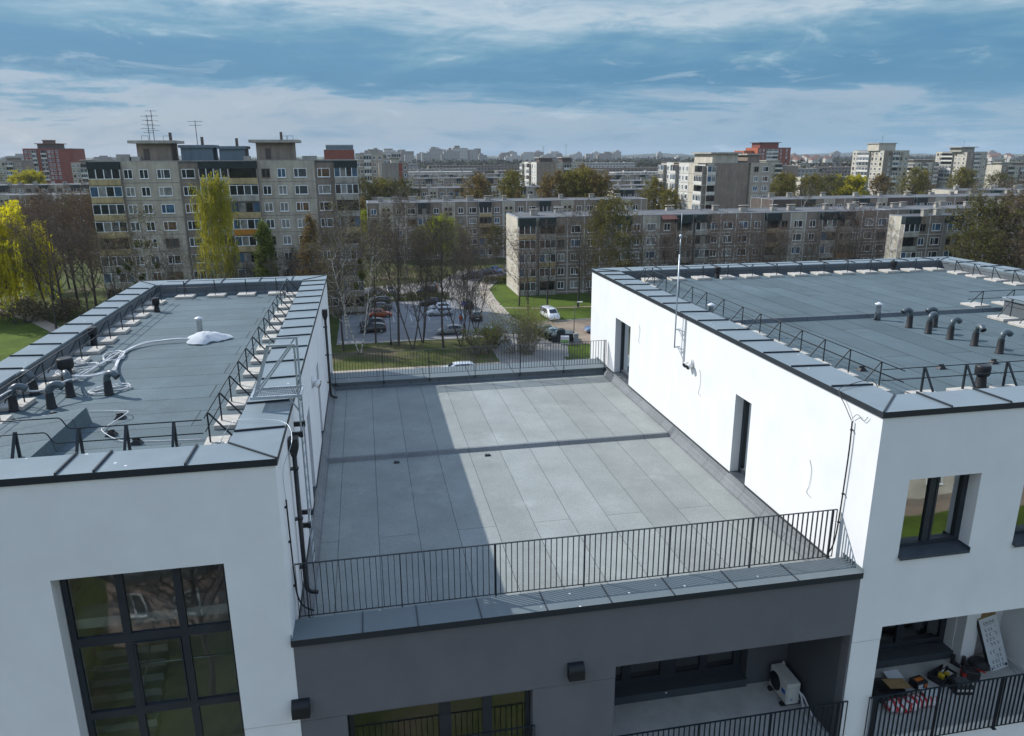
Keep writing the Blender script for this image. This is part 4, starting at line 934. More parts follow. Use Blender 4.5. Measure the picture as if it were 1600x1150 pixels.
# ================================================================== ground
def grass_mat(name, c1, c2, dirt, amount):
    m, nt, b = new_mat(name); L = nt.links
    b.inputs['Roughness'].default_value = .95; b.inputs['Specular IOR Level'].default_value = .1
    g = nd(nt, 'ShaderNodeNewGeometry')
    def noise(s, d, r=.6): n = nd(nt, 'ShaderNodeTexNoise', Scale=s, Detail=d, Roughness=r); L.new(g.outputs['Position'], n.inputs['Vector']); return n.outputs['Fac']
    r = nd(nt, 'ShaderNodeValToRGB'); r.color_ramp.elements[0].position = .36; r.color_ramp.elements[1].position = .64
    r.color_ramp.elements[0].color = c4(c1); r.color_ramp.elements[1].color = c4(c2); L.new(noise(.22, 7, .7), r.inputs['Fac'])
    f = nd(nt, 'ShaderNodeMapRange'); f.inputs['From Min'].default_value = .3; f.inputs['From Max'].default_value = .7; f.inputs['To Min'].default_value = .6; f.inputs['To Max'].default_value = 1.4; L.new(noise(3.5, 6, .75), f.inputs['Value'])
    sc = nd(nt, 'ShaderNodeVectorMath', operation='SCALE'); L.new(r.outputs['Color'], sc.inputs[0]); L.new(f.outputs[0], sc.inputs['Scale'])
    d = nd(nt, 'ShaderNodeMapRange'); d.inputs['From Min'].default_value = .62-amount; d.inputs['From Max'].default_value = .70-amount*.6; L.new(noise(.09, 8, .68), d.inputs['Value'])
    mx = nd(nt, 'ShaderNodeMixRGB'); mx.inputs['Color2'].default_value = c4(dirt); L.new(d.outputs[0], mx.inputs['Fac']); L.new(sc.outputs[0], mx.inputs['Color1'])
    L.new(mx.outputs[0], b.inputs['Base Color'])
    n2 = noise(9.0, 4); bp = nd(nt, 'ShaderNodeBump', Strength=.6, Distance=.15); L.new(n2, bp.inputs['Height']); L.new(bp.outputs['Normal'], b.inputs['Normal'])
    return m
M_GRASS = grass_mat('lawn', (.050, .062, .020), (.085, .105, .028), (.13, .105, .065), .10)
M_GRASS2 = grass_mat('fresh_lawn', (.060, .088, .016), (.095, .138, .02), (.12, .11, .05), .0)
M_GRASS3 = grass_mat('rough_lawn', (.060, .070, .022), (.095, .105, .03), (.13, .105, .07), .14)
M_ASPH = mat('asphalt', (.23, .23, .232), .9, .18, .5, bump=.2, bscale=20)
M_ASPH2 = mat('worn_pale_asphalt', (.24, .225, .205), .92, .16, .4, bump=.2, bscale=15)
M_PAVE = mat('beige_paving', (.36, .31, .25), .92, .12, .8)
M_DIRT = mat('bare_trodden_earth', (.24, .185, .135), .95, .22, .35, bump=.3, bscale=6)
M_KERB = mat('kerb_concrete', (.38, .36, .33), .9, .15, 2)
M_LINE = mat('road_marking_paint', (.6, .6, .58), .8, .12, 5)
def sheet(name, poly, z, mt):
    m = MB(); m.add([(x, y, z) for x, y in poly], [tuple(range(len(poly)))]); return tag(m.build(name, mt), kind='structure')
def path(name, pts, w, z, mt):
    P = smooth([(x, y, 0) for x, y in pts], 5); m = MB(); vs = []
    for i, p in enumerate(P):
        d = (P[min(i+1, len(P)-1)]-P[max(i-1, 0)]).normalized(); n = Vector((-d.y, d.x, 0))*w/2
        vs += [(p.x+n.x, p.y+n.y, z), (p.x-n.x, p.y-n.y, z)]
    m.add(vs, [(2*i, 2*i+1, 2*i+3, 2*i+2) for i in range(len(P)-1)]); return tag(m.build(name, mt), kind='structure')
def kerb(pts, w=.15, h=.12):
    m = MB()
    for a, b in zip(pts[:-1], pts[1:]): m.bar((*a, h/2), (*b, h/2), w, h)
    return tag(m.build('kerb', M_KERB), kind='structure')
m = MB(); m.add([(-9000,-3000,0), (9000,-3000,0), (9000,14000,0), (-9000,14000,0)], [(0,1,2,3)]); tag(m.build('ground', M_GRASS), kind='structure')
sheet('lawn', [(-120,55), (-32,55), (-36,128), (-50,133), (-56,140), (-75,158), (-120,160)], .006, M_GRASS2)
sheet('lawn', [(-30,96), (16.5,96), (16.5,109.8), (-30,109.8)], .006, M_GRASS3)
sheet('lawn', [(25.2,119.6), (27.5,119.2), (44,120.5), (60,121), (120,121), (120,143.6), (29,143.6), (30.5,163), (23.9,156), (23.8,124)], .006, M_GRASS2)
sheet('lawn', [(26.9,103.0), (44,103.0), (44,96.5), (28.5,96.5)], .006, M_GRASS2)
sheet('lawn', [(-12,157), (15,157), (26,172), (30,186), (-12,186)], .006, M_GRASS3)
sheet('parking_lot', [(-5,110.4), (17,110.4), (17,142), (-5,142)], .010, M_ASPH)
sheet('road', [(-140,80), (140,80), (140,93.4), (-140,93.4)], .010, M_ASPH)
sheet('pavement', [(-140,93.6), (17,93.6), (17,96), (-140,96)], .012, M_PAVE)
sheet('road', [(17,93.4), (26.2,93.4), (25.6,103), (24.3,111), (23.6,117), (21.9,123), (21.8,140), (22.5,155), (26,170), (34,180), (22,180), (16,165), (-10,157), (-10,146.5), (14.5,146.5), (17,142)], .012, M_ASPH2)
sheet('road', [(24,167), (34,163.5), (60,163.5), (60,176), (26,176)], .016, M_ASPH2)
sheet('pavement', [(21.95,123), (23.7,117.2), (25.3,118.6), (24.1,124), (24.1,140), (24.8,152), (28.5,163.5), (26.2,168), (22.65,155), (21.9,140)], .018, M_PAVE)
sheet('dirt_yard', [(24.6,111.6), (26.9,103.2), (60,103.2), (60,121), (44,120.3), (27.5,119.0), (25.4,117.5)], .010, M_DIRT)
sheet('bin_pad', [(21.2,112.6), (26.0,112.4), (28.4,103.4), (26.8,96.8), (22.0,96.8)], .016, M_ASPH2)
path('footpath', [(-46,124), (-52,133), (-60,143), (-75,153), (-120,158)], 2.2, .012, M_PAVE)
path('footpath', [(24,132.5), (31,130.6), (40,130.2), (60,129)], .8, .012, M_DIRT)
path('footpath', [(25,119.8), (27.6,118.7), (29.5,116.8)], 1.0, .014, M_DIRT)
kerb([(-5,110.3), (17,110.3)]); kerb([(-140,93.5), (17,93.5)]); kerb([(24.05,124), (24.0,140), (24.7,152), (28.5,163.4)]); kerb([(27.5,119.1), (44,120.4), (60,121.1)]); kerb([(-5,142.1), (16.8,142.1)])
for x in range(-2, 17, 3):
    if x > 3: m = MB(); m.add([(x-.06,124.3,.016), (x+.06,124.3,.016), (x+.06,129.3,.016), (x-.06,129.3,.016)], [(0,1,2,3)]); tag(m.build('parking_line', M_LINE), kind='structure')

sheet('dirt_strip', [(14,-21.4), (76,-21.4), (76,-19.6), (14,-19.6)], .008, M_DIRT); sheet('lawn', [(12,-19.6), (78,-19.6), (78,-4), (12,-4)], .006, M_GRASS2); sheet('pavement', [(-30,-3), (60,-3), (60,12.4), (-30,12.4)], .012, M_PAVE)
# ================================================================== vehicles
M_TYRE = mat('tyre_rubber', (.02, .02, .021), .9, .1, 5); M_RIM = mat('wheel_rim', (.3, .31, .32), .4, .1, 9, metal=.6)
M_CGLASS = mat('car_glass', (.018, .026, .032), .06, 0, spec=.8); M_TAIL = mat('tail_lamp_red', (.35, .012, .012), .25, 0); M_HEAD = mat('head_lamp', (.6, .62, .62), .15, 0, spec=.8)
PAINT = {}
def paint(col):
    k = tuple(col)
    if k not in PAINT:
        m, nt, b = new_mat('car_paint'); b.inputs['Base Color'].default_value = c4(col); b.inputs['Roughness'].default_value = .35
        b.inputs['Coat Weight'].default_value = .8; b.inputs['Coat Roughness'].default_value = .06
        PAINT[k] = m
    return PAINT[k]
ST = {  # stations along the car: x, low, belt, roof, share of half width at the roof
 'hatch': [(-2.05,.42,.72,.80,.86), (-2.02,.26,.88,.95,.84), (-1.80,.22,.94,1.26,.72), (-1.35,.20,.94,1.42,.70), (-.3,.20,.93,1.47,.70), (.35,.20,.92,1.40,.70), (1.05,.20,.92,.96,.82), (1.55,.22,.84,.88,.82), (1.95,.26,.68,.74,.84), (2.05,.36,.55,.60,.80)],
 'estate': [(-2.30,.42,.72,.80,.86), (-2.27,.26,.88,.96,.84), (-2.10,.22,.95,1.32,.72), (-1.7,.20,.95,1.46,.70), (-.3,.20,.94,1.49,.70), (.45,.20,.92,1.41,.70), (1.18,.20,.93,.97,.82), (1.75,.22,.85,.89,.82), (2.15,.26,.69,.75,.84), (2.28,.36,.55,.60,.80)],
 'sedan': [(-2.28,.42,.74,.80,.86), (-2.24,.26,.90,.98,.84), (-1.70,.22,.95,1.02,.80), (-1.10,.20,.95,1.36,.70), (-.3,.20,.94,1.44,.70), (.35,.20,.93,1.38,.70), (1.12,.20,.92,.96,.82), (1.7,.22,.85,.89,.82), (2.12,.26,.70,.75,.84), (2.25,.36,.56,.60,.80)],
 'suv': [(-2.15,.46,.80,.90,.88), (-2.12,.32,.98,1.06,.84), (-1.95,.28,1.06,1.45,.74), (-1.5,.26,1.06,1.62,.72), (-.3,.26,1.05,1.66,.72), (.4,.26,1.03,1.57,.72), (1.1,.26,1.04,1.08,.84), (1.65,.28,.97,1.01,.84), (2.05,.32,.80,.87,.86), (2.15,.42,.62,.70,.82)],
 'van': [(-2.45,.42,.85,1.2,.90), (-2.43,.30,1.08,1.75,.84), (-2.3,.26,1.10,1.90,.82), (-1.5,.25,1.10,1.95,.82), (.6,.25,1.10,1.95,.82), (1.15,.25,1.10,1.88,.80), (1.85,.25,1.14,1.20,.86), (2.2,.28,1.02,1.08,.84), (2.40,.30,.78,.86,.84), (2.46,.40,.60,.66,.80)]}
def car(name, label, cat, kind, col, x, y, rz, W=1.76, roof=None, group='parked cars', z=.018):
    t = thing(name, label, cat, (x, y, z), rz, group); S = ST[kind]; hw = W/2
    ring = lambda s: [(s[0], hw*.90, s[1]), (s[0], hw, s[1]+(s[2]-s[1])*.45), (s[0], hw*.96, s[2]), (s[0], hw*s[4], s[3]-.05), (s[0], hw*s[4]*.82, s[3]), (s[0], 0, s[3]+.025)]
    full = lambda s: ring(s)+[(p[0], -p[1], p[2]) for p in ring(s)[-2::-1]]
    m = MB(); vs = [p for s in S for p in full(s)]; n = 11; k = len(S)
    m.add(vs, [(i*n+j, i*n+j+1, (i+1)*n+j+1, (i+1)*n+j) for i in range(k-1) for j in range(n-1)]+[(i*n, (i+1)*n, (i+1)*n+n-1, i*n+n-1) for i in range(k-1)], True)
    m.add(full(S[0]), [tuple(range(n))]); m.add(full(S[-1]), [tuple(range(n-1, -1, -1))])
    m.build('body', paint(col), t)
    # glazing: strips lying a little proud of the cabin
    g = MB(); cab = [i for i in range(k-1) if S[i][3]-S[i][2] > .2 and S[i+1][3]-S[i+1][2] > .2]
    if kind == 'sedan': cab = [i for i in cab]
    lerp = lambda a, b, q: Vector(a)*(1-q)+Vector(b)*q
    for s in (1, -1):
        for i in cab:
            a, b = ring(S[i]), ring(S[i+1]); u0, u1 = (.06, .97) if i != cab[0] else (.22, .97)
            if i == cab[-1]: u1 = .85
            q = [lerp(lerp(a[2], b[2], u), lerp(a[3], b[3], u), v)+Vector((0, .010, .002)) for u, v in ((u0, .08), (u1, .08), (u1, .90), (u0, .90))]
            g.add([(p.x, p.y*s, p.z) for p in q], [(0,1,2,3)])
    def end(i, off):
        a, b = ring(S[i]), ring(S[i+1]); P = []
        for q in ((.08 if off > 0 else .12), .90):
            y_ = hw*(S[i][4]*(1-q)+S[i+1][4]*q)*.80; zz = S[i][3]*(1-q)+S[i+1][3]*q; xx = S[i][0]*(1-q)+S[i+1][0]*q
            P += [(xx+off*.012, y_, zz+.030), (xx+off*.012, -y_, zz+.030)]
        g.add(P, [(0,1,3,2)])
    fi = max(i for i in range(k-1) if S[i][3]-S[i][2] > .3 and S[i+1][3]-S[i+1][2] < .1); end(fi, 1)
    if kind == 'sedan': end(2, -1)
    else: end(1, -1)
    g.build('windows', M_CGLASS, t)
    if roof:
        m = MB(); i0, i1 = 3, 4; m.box(S[2][0]+.25, S[5][0]-.05, -hw*.5, hw*.5, S[4][3]-.02, S[4][3]+.035); m.build('roof', paint(roof), t)
    ax = S[-1][0]-.82, S[0][0]+.78; r = .34 if kind in ('suv', 'van') else .315
    for xx in ax:
        for s in (1, -1):
            w = MB(); w.tube([(xx, s*(hw-.19), r), (xx, s*(hw+.012), r)], r, 16); w_ = w.build('wheel', M_TYRE, t)
            q = MB(); q.tube([(xx, s*(hw+.012), r), (xx, s*(hw+.022), r)], r*.64, 12); q.build('rim', M_RIM, w_)
    for s in (1, -1):
        zf = (S[-2][1]+S[-2][2])/2+.12; m = MB(); m.obox((S[-2][0]-.02, s*hw*.74, zf), (.22, hw*.36, .13), Matrix.Rotation(-s*.35, 3, 'Z')); m.build('headlight', M_HEAD, t)
        zr = S[1][2]-.08; m = MB(); m.obox((S[1][0]+.04, s*hw*.86, zr), (.12, hw*.26, .2)); m.build('taillight', M_TAIL, t)
        m = MB(); m.obox((S[6][0]-.18, s*(hw+.07), S[6][2]+.06), (.10, .16, .11)); m.build('mirror', paint(col), t)
    m = MB(); m.box(S[0][0]-.01, S[0][0]+.02, -.26, .26, S[1][1]+.22, S[1][1]+.33); m.box(S[-1][0]-.03, S[-1][0]+.012, -.26, .26, S[-1][1]+.0, S[-1][1]+.11); m.build('number_plate', M_LINE, t)
    return t
BLK = (.012, .013, .016); DGR = (.035, .04, .046); SIL = (.42, .44, .46); WHT = (.66, .67, .68)
car('parked_car', 'dark grey car parked behind the low hedge at the side of the block', 'car', 'hatch', (.05,.055,.065), .8, 150.9, R(200))
car('parked_car', 'black car closest to the hedge in the row of three at the lot edge', 'car', 'suv', BLK, 1.8, 139.8, R(180))
car('parked_car', 'dark grey car between a black car and the orange-red car', 'car', 'sedan', DGR, 1.8, 135.1, R(178))
car('parked_car', 'orange-red car in the parking lot', 'car', 'hatch', (.42, .055, .012), 1.85, 129.0, R(0), roof=BLK)
car('parked_car', 'dark blue car half hidden behind the nearest black hatchback', 'car', 'hatch', (.018, .024, .035), .35, 121.6, R(180))
car('parked_car', 'shiny black hatchback nearest the lawn on the shaded side of the lot', 'car', 'hatch', BLK, .45, 117.6, R(180))
car('parked_car', 'brownish car with a pale windscreen parked beyond the hedge', 'car', 'suv', (.10, .085, .08), 4.3, 151.0, R(-75))
car('parked_car', 'dark car hidden by branches beyond the hedge', 'car', 'suv', DGR, 11.5, 149.4, R(180))
car('parked_car', 'black car first behind the two silver cars in the lot', 'car', 'sedan', BLK, 11.6, 137.7, R(180))
car('parked_car', 'white car squeezed between the black car and the silver estate', 'car', 'hatch', WHT, 12.4, 132.3, R(180))
car('parked_car', 'silver estate car at the near end of the middle row', 'car', 'estate', SIL, 12.1, 128.4, R(180))
car('parked_car', 'grey hatchback alone on the near side of the lot, behind the tree trunks', 'car', 'hatch', (.16, .18, .19), 12.2, 113.8, R(180))
car('parked_car', 'dark brown car standing on the drive beyond the bare tree', 'car', 'suv', (.035, .028, .028), 17.7, 134.0, R(92))
car('parked_car', 'dark brown car on the drive at the edge of the shadow', 'car', 'suv', (.045, .033, .03), 17.7, 123.4, R(90))
car('parked_car', 'turquoise blue car half hidden by the leafing bush', 'car', 'hatch', (.05, .17, .26), 18.0, 111.6, R(91))
car('parked_car', 'white car low behind the bush beside the turquoise car', 'car', 'hatch', WHT, 18.5, 106.8, R(60))
car('parked_car', 'blue-grey car at the bend where the drive turns left', 'car', 'sedan', (.09, .11, .15), 23.3, 167.3, R(205))
car('parked_car', 'dark car parked second before the block entrance', 'car', 'sedan', (.045, .045, .055), 27.2, 172.0, R(205))
car('parked_car', 'bright blue car facing out beside the block entrance', 'car', 'hatch', (.03, .12, .30), 30.2, 174.6, R(-80))
car('parked_car', 'dark grey car at the corner of the nearer block entrance', 'car', 'hatch', (.10, .11, .12), 33.3, 175.8, R(-95))
car('parked_car', 'dark car parked behind the clipped hedge at the sunlit gable', 'car', 'sedan', (.04, .04, .045), 31.2, 164.9, R(5))
car('parked_van', 'white van parked on the bare earth yard', 'van', 'van', (.70, .71, .72), 30.15, 121.4, R(-83), 1.9)
car('parked_car', 'blue-grey car cut off by the sunlit wall of the right wing', 'car', 'sedan', (.10, .16, .26), 35.3, 110.2, R(183))
car('parked_car', 'white estate car on the road just beyond the terrace', 'car', 'estate', WHT, 10.6, 91.6, R(180))

# ================================================================== street furniture, people
def lamp_post(x, y, h, rz, label):
    t = thing('street_lamp', label, 'street lamp', (x, y, 0), rz)
    m = MB(); m.lathe([(.11,0),(.1,.9),(.065,1.0),(.05,h)], n=8); m.tube([(0,0,h),(.15,0,h+.2),(.5,0,h+.3)], .03, 6); m.build('pole', M_FRAME, t)
    m = MB(); m.obox((.85,0,h+.32), (.75,.26,.1)); m.build('lamp_head', M_LAMPW, t)
lamp_post(29.9, 105.3, 5.6, 0, 'street lamp beside the waste containers')
lamp_post(16.3, 113.6, 7.0, .3, 'street lamp on the drive in front of the dark brown car')
lamp_post(2.9, 108.6, 6.5, 1.0, 'thin street lamp on the shaded lawn before the parking lot')
m = MB(); m.box(29.55,30.2,103.9,104.4,0,1.3); m.bbox(29.5,30.25,103.85,104.45,1.3,1.4,.03); single('utility_box', m, mat('utility_box_grey', (.22,.23,.24), .6, .1, 3), 'grey utility box at the foot of the street lamp', 'utility box')
def road_sign(x, y, h, label, col, rnd=True):
    t = thing('road_sign', label, 'road sign', (x, y, 0))
    m = MB(); m.tube([(0,0,0),(0,0,h)], .035, 6); m.build('post', M_STEEL, t)
    m = MB()
    if rnd: m.tube([(0,-.04,h-.35),(0,-.06,h-.35)], .35, 16)
    else: m.box(-.3,.3,-.06,-.04,h-.75,h)
    m.build('plate', col, t)
M_SBLUE = mat('sign_blue', (.02,.07,.36), .5, .05, 3)
road_sign(16.2, 126.5, 2.6, 'blue road sign at the left of the dark brown car', M_SBLUE)
road_sign(20.7, 180.5, 3.0, 'blue road sign on the rough lawn beyond the bend', M_SBLUE, False)
t = thing('play_post', 'orange post with a pale slanted arm beyond the hedge', 'post', (14.0, 152.5, 0))
m = MB(); m.tube([(0,0,0),(0,0,1.3)], .14, 8); m.build('post', mat('orange_paint', (.42,.13,.03), .5, .1, 4), t)
m = MB(); m.bar((.0,0,1.25), (-.55,0,1.9), .12); m.build('arm', M_LAMPW, t)
M_SKIN = mat('skin', (.42,.26,.19), .6, .05, 9)
def skin_mesh(name, pts, edges, mt, rad):
    me = bpy.data.meshes.new(name); me.from_pydata(pts, edges, []); o = bpy.data.objects.new(name, me); COL.objects.link(o)
    md = o.modifiers.new('s', 'SKIN'); sv = me.skin_vertices[0].data
    for i, r in enumerate(rad): sv[i].radius = (r, r); sv[i].use_root = (i == 0)
    o.modifiers.new('u', 'SUBSURF').levels = 1
    dg = bpy.context.evaluated_depsgraph_get(); m2 = bpy.data.meshes.new_from_object(o.evaluated_get(dg)); bpy.data.objects.remove(o)
    m2.materials.clear(); m2.materials.append(mt); m2.polygons.foreach_set('use_smooth', [True]*len(m2.polygons)); return m2
def person(x, y, rz, label, coat, legs):
    t = thing('person', label, 'person', (x, y, .02), rz)
    P = [(0,0,.95), (0,0,1.12), (0,.01,1.36), (0,0,1.50), (0,.02,1.62), (0,.03,1.72), (.18,0,1.42), (.23,.02,1.14), (.21,.10,.90), (.20,.14,.80), (-.18,0,1.42), (-.23,-.02,1.14), (-.21,.04,.90), (-.2,.08,.80), (.09,0,.88), (.10,.09,.48), (.10,.02,.07), (.10,.15,.03), (-.09,0,.88), (-.10,-.02,.48), (-.10,-.16,.08), (-.10,-.03,.03)]
    E = [(0,1),(1,2),(2,3),(3,4),(4,5),(2,6),(6,7),(7,8),(8,9),(2,10),(10,11),(11,12),(12,13),(0,14),(14,15),(15,16),(16,17),(0,18),(18,19),(19,20),(20,21)]
    r = [.13,.13,.15,.06,.095,.085,.065,.05,.04,.035,.065,.05,.04,.035,.09,.065,.045,.04,.09,.065,.045,.04]
    obj('body', skin_mesh('body', P, E, M_SKIN, r), t)
    obj('coat', skin_mesh('coat', [P[i] for i in (0,1,2,6,7,8,10,11,12)]+[(0,0,.78), (0,0,1.45)], [(0,1),(1,2),(2,3),(3,4),(4,5),(2,6),(6,7),(7,8),(0,9),(2,10)], coat, [.155,.15,.17,.085,.068,.06,.085,.068,.06,.165,.09]), t)
    obj('trousers', skin_mesh('trousers', [P[i] for i in (0,14,15,16,18,19,20)], [(0,1),(1,2),(2,3),(0,4),(4,5),(5,6)], legs, [.13,.10,.08,.06,.10,.08,.06]), t)
    m = MB(); m.lathe([(.10,1.64),(.105,1.70),(.09,1.78),(.04,1.815),(.005,1.82)], (0,.015,0), 12); m.build('hair', M_TOOL, t)
person(14.7, 119.9, R(-30), 'person in a red-orange coat standing at the edge of the parking lot', mat('red_orange_coat', (.50,.06,.015), .8, .1, 6), M_TOOL)
person(17.4, 159.6, R(150), 'person in a blue jacket walking on the sunlit drive', mat('blue_jacket', (.015,.05,.20), .8, .1, 6), M_TOOL)

# waste containers on the pad
M_BIN = mat('dark_green_container', (.018,.028,.032), .5, .15, 4); M_LID = mat('grey_green_lid', (.10,.125,.13), .45, .15, 4)
def container(x, y, rz, label, stick, w=1.05, d=1.25, h=1.25, lidm=None, body=None):
    t = thing('waste_container', label, 'waste container', (x, y, .02), rz, 'waste containers on the pad')
    m = MB(); m.add([(-w*.44,-d*.44,.12),(w*.44,-d*.44,.12),(w*.44,d*.44,.12),(-w*.44,d*.44,.12),(-w/2,-d/2,h*.82),(w/2,-d/2,h*.82),(w/2,d/2,h*.82),(-w/2,d/2,h*.82)], [(0,3,2,1),(0,1,5,4),(1,2,6,5),(2,3,7,6),(3,0,4,7),(4,5,6,7)]); m.build('body', body or M_BIN, t)
    m = MB(); n = 6; vs = []
    for k in range(n+1):
        a = PI*k/n; vs += [(-w*.52, -d*.52*math.cos(a), h*.82+.01+h*.24*math.sin(a)), (w*.52, -d*.52*math.cos(a), h*.82+.01+h*.24*math.sin(a))]
    m.add(vs, [(2*k, 2*k+1, 2*k+3, 2*k+2) for k in range(n)]+[tuple(range(0, 2*n+2, 2)), tuple(range(2*n+1, 0, -2))]); m.build('lid', lidm or M_LID, t)
    if stick: m = MB(); m.add([(-w*.32,-d*.47-.012,h*.3), (w*.32,-d*.47-.012,h*.3), (w*.34,-d*.495-.012,h*.72), (-w*.34,-d*.495-.012,h*.72)], [(0,1,2,3)]); m.build('sticker', stick, t)
    for sx in (-1, 1): m = MB(); m.tube([(sx*w*.36,-d*.3,.06), (sx*w*.36+.04,-d*.3,.06)], .07, 8); m.build('castor', M_TYRE, t)
ST_ = [mat('sticker_white', (.62,.6,.62), .6, .1, 5), mat('sticker_white_mauve', (.6,.55,.62), .6, .1, 5), mat('sticker_red', (.5,.10,.12), .6, .3, 3), mat('sticker_yellow', (.48,.40,.10), .6, .2, 3), mat('sticker_cyan', (.12,.42,.50), .6, .3, 3), mat('sticker_purple', (.12,.09,.16), .6, .3, 3)]
BL = ['waste container with a white sticker at the far end of the row', 'waste container with a pale mauve sticker second from the far end', 'waste container with a red sticker', 'waste container with a yellow sticker', 'waste container with a cyan sticker', 'waste container with a purple front panel beside the tall dark one']
for k in range(6):
    q = k/5; container(25.6+1.45*q, 111.0-5.9*q, R(-105), BL[k], ST_[k])
for k, lb in enumerate(('grey-lidded waste container behind the far end of the labelled row', 'pale-lidded waste container in the middle of the back row', 'grey-lidded waste container just behind the tall dark one')):
    container(27.0+.9*k*.6, 110.6-2.0*k, R(75), lb, None, 1.2, 1.5, 1.3, [M_LID, mat('pale_blue_lid', (.20,.28,.31), .4, .1, 4), M_LID][k])
t = thing('waste_container', 'tall dark round-topped container at the near end of the row', 'waste container', (27.75, 104.7, .02), R(-14))
m = MB(); n = 8; w_ = .62
pf = [(-w_, .05), (w_, .05)]+[(w_*math.cos(PI*k/n), 1.75+.32*math.sin(PI*k/n)) for k in range(n+1)]
k = len(pf); m.add([(p[0], -.6, p[1]) for p in pf]+[(p[0], .6, p[1]) for p in pf], [tuple(range(k)), tuple(range(2*k-1, k-1, -1))]+[(i, (i+1)%k, k+(i+1)%k, k+i) for i in range(k)]); m.build('body', M_BIN, t)
m = MB(); m.box(-.3,.3,-.63,-.6,1.3,1.55); m.build('hatch', M_DARK, t)
t = thing('waste_container', 'wide black round-topped container with its mouth to the lawn', 'waste container', (29.0, 105.4, .02), R(-12))
m = MB(); pf = [(-.95, .05), (.95, .05), (.95, .95), (.80, 1.12), (.4, 1.22), (-.4, 1.22), (-.80, 1.12), (-.95, .95)]; k = len(pf)
m.add([(p[0], -.7, p[1]) for p in pf]+[(p[0], 2.0, p[1]) for p in pf], [tuple(range(k)), tuple(range(2*k-1, k-1, -1))]+[(i, (i+1)%k, k+(i+1)%k, k+i) for i in range(k)]); m.build('body', M_DARK, t)
m = MB(); m.add([(-.97,-.6,.97), (-.81,-.6,1.15), (-.81,1.9,1.15), (-.97,1.9,.97)], [(0,1,2,3)]); m.add([(-.81,-.6,1.15), (-.4,-.6,1.245), (.4,-.6,1.245), (.81,-.6,1.15), (.81,1.9,1.15), (.4,1.9,1.245), (-.4,1.9,1.245), (-.81,1.9,1.15)], [(0,1,6,7), (1,2,5,6), (2,3,4,5)]); m.build('lid', M_LID, t)
t = thing('waste_container', 'small pale and green container standing in front of the tall dark one', 'waste container', (28.05, 103.6, .02), R(-14))
m = MB(); m.bbox(-.62,.62,-.4,.4,.08,1.25,.05); m.build('body', ST_[0], t)
m = MB(); m.box(-.58,.58,-.415,-.402,.25,.75); m.build('panel', mat('sticker_green', (.22,.36,.10), .6, .2, 3), t)
# low hedges come with the plants
# ================================================================== the housing blocks behind
def panel_mat(name, col, streak=.25):
    """weathered concrete panels: mottling and rain streaks"""
    m, nt, b = new_mat(name); L = nt.links
    b.inputs['Roughness'].default_value = .92; b.inputs['Specular IOR Level'].default_value = .15
    g = nd(nt, 'ShaderNodeNewGeometry')
    n = nd(nt, 'ShaderNodeTexNoise', Scale=.6, Detail=7.0, Roughness=.65); L.new(g.outputs['Position'], n.inputs['Vector'])
    mp = nd(nt, 'ShaderNodeMapping'); mp.inputs['Scale'].default_value = (1.6, 1.6, .12); L.new(g.outputs['Position'], mp.inputs['Vector'])
    n2 = nd(nt, 'ShaderNodeTexNoise', Scale=1.0, Detail=6.0, Roughness=.6); L.new(mp.outputs[0], n2.inputs['Vector'])
    a = nd(nt, 'ShaderNodeMath', operation='ADD'); L.new(n.outputs['Fac'], a.inputs[0]); L.new(n2.outputs['Fac'], a.inputs[1])
    mr = nd(nt, 'ShaderNodeMapRange'); mr.inputs['From Min'].default_value = .72; mr.inputs['From Max'].default_value = 1.28
    mr.inputs['To Min'].default_value = 1-streak; mr.inputs['To Max'].default_value = 1+streak*.7; L.new(a.outputs[0], mr.inputs['Value'])
    sc = nd(nt, 'ShaderNodeVectorMath', operation='SCALE'); sc.inputs[0].default_value = col; L.new(mr.outputs[0], sc.inputs['Scale'])
    L.new(sc.outputs[0], b.inputs['Base Color']); return m
P_LIGHT = panel_mat('light_grey_panel', (.42, .375, .305)); P_BROWN = panel_mat('brown_grey_panel', (.255, .21, .172)); P_CREAM = panel_mat('cream_panel', (.50, .46, .38))
P_WHITE = panel_mat('whitewashed_panel', (.58, .565, .52), .15); P_RED = panel_mat('red_brick_wall', (.24, .075, .055)); P_ORANGE = panel_mat('orange_brick_wall', (.37, .11, .055)); P_DARKW = panel_mat('dark_brown_panel', (.12, .10, .09))
P_JOINT = panel_mat('panel_joint', (.27, .245, .215)); P_JOINTL = panel_mat('white_panel_joint', (.55, .55, .54), .1)
P_BALY = panel_mat('ochre_balcony_panel', (.42, .33, .18), .4); P_BALG = panel_mat('grey_balcony_panel', (.36, .34, .30), .35); P_BALO = panel_mat('orange_balcony_panel', (.45, .20, .04), .2)
P_FASC = mat('dark_green_fascia', (.018, .03, .03), .6, .2, 2); P_FASCR = mat('red_brown_awning', (.16, .07, .055), .7, .2, 2)
P_ROOF = mat('tar_roof', (.12, .12, .122), .9, .25, .3); P_CAP = mat('zinc_capping', (.34, .36, .38), .5, .15, 1, metal=.3); P_BLUEG = panel_mat('blue_grey_sheet', (.15, .19, .22), .15)
P_FRW = mat('white_window_frame', (.80, .81, .81), .5, .08, 3); P_FRD = mat('old_wood_window_frame', (.16, .13, .10), .7, .2, 3)
def pane_mat(name, col, rough=.12): return mat(name, col, rough, .5, .7, spec=.5)
PANES = [pane_mat('pane_dark', (.018, .022, .025)), pane_mat('pane_grey', (.06, .07, .075)), pane_mat('pane_curtain', (.22, .22, .20), .35), pane_mat('pane_blue', (.05, .10, .16)), pane_mat('pane_warm', (.12, .07, .04))]
PW = [0,0,0,0,1,1,2,2,3,4]
_wc = {}
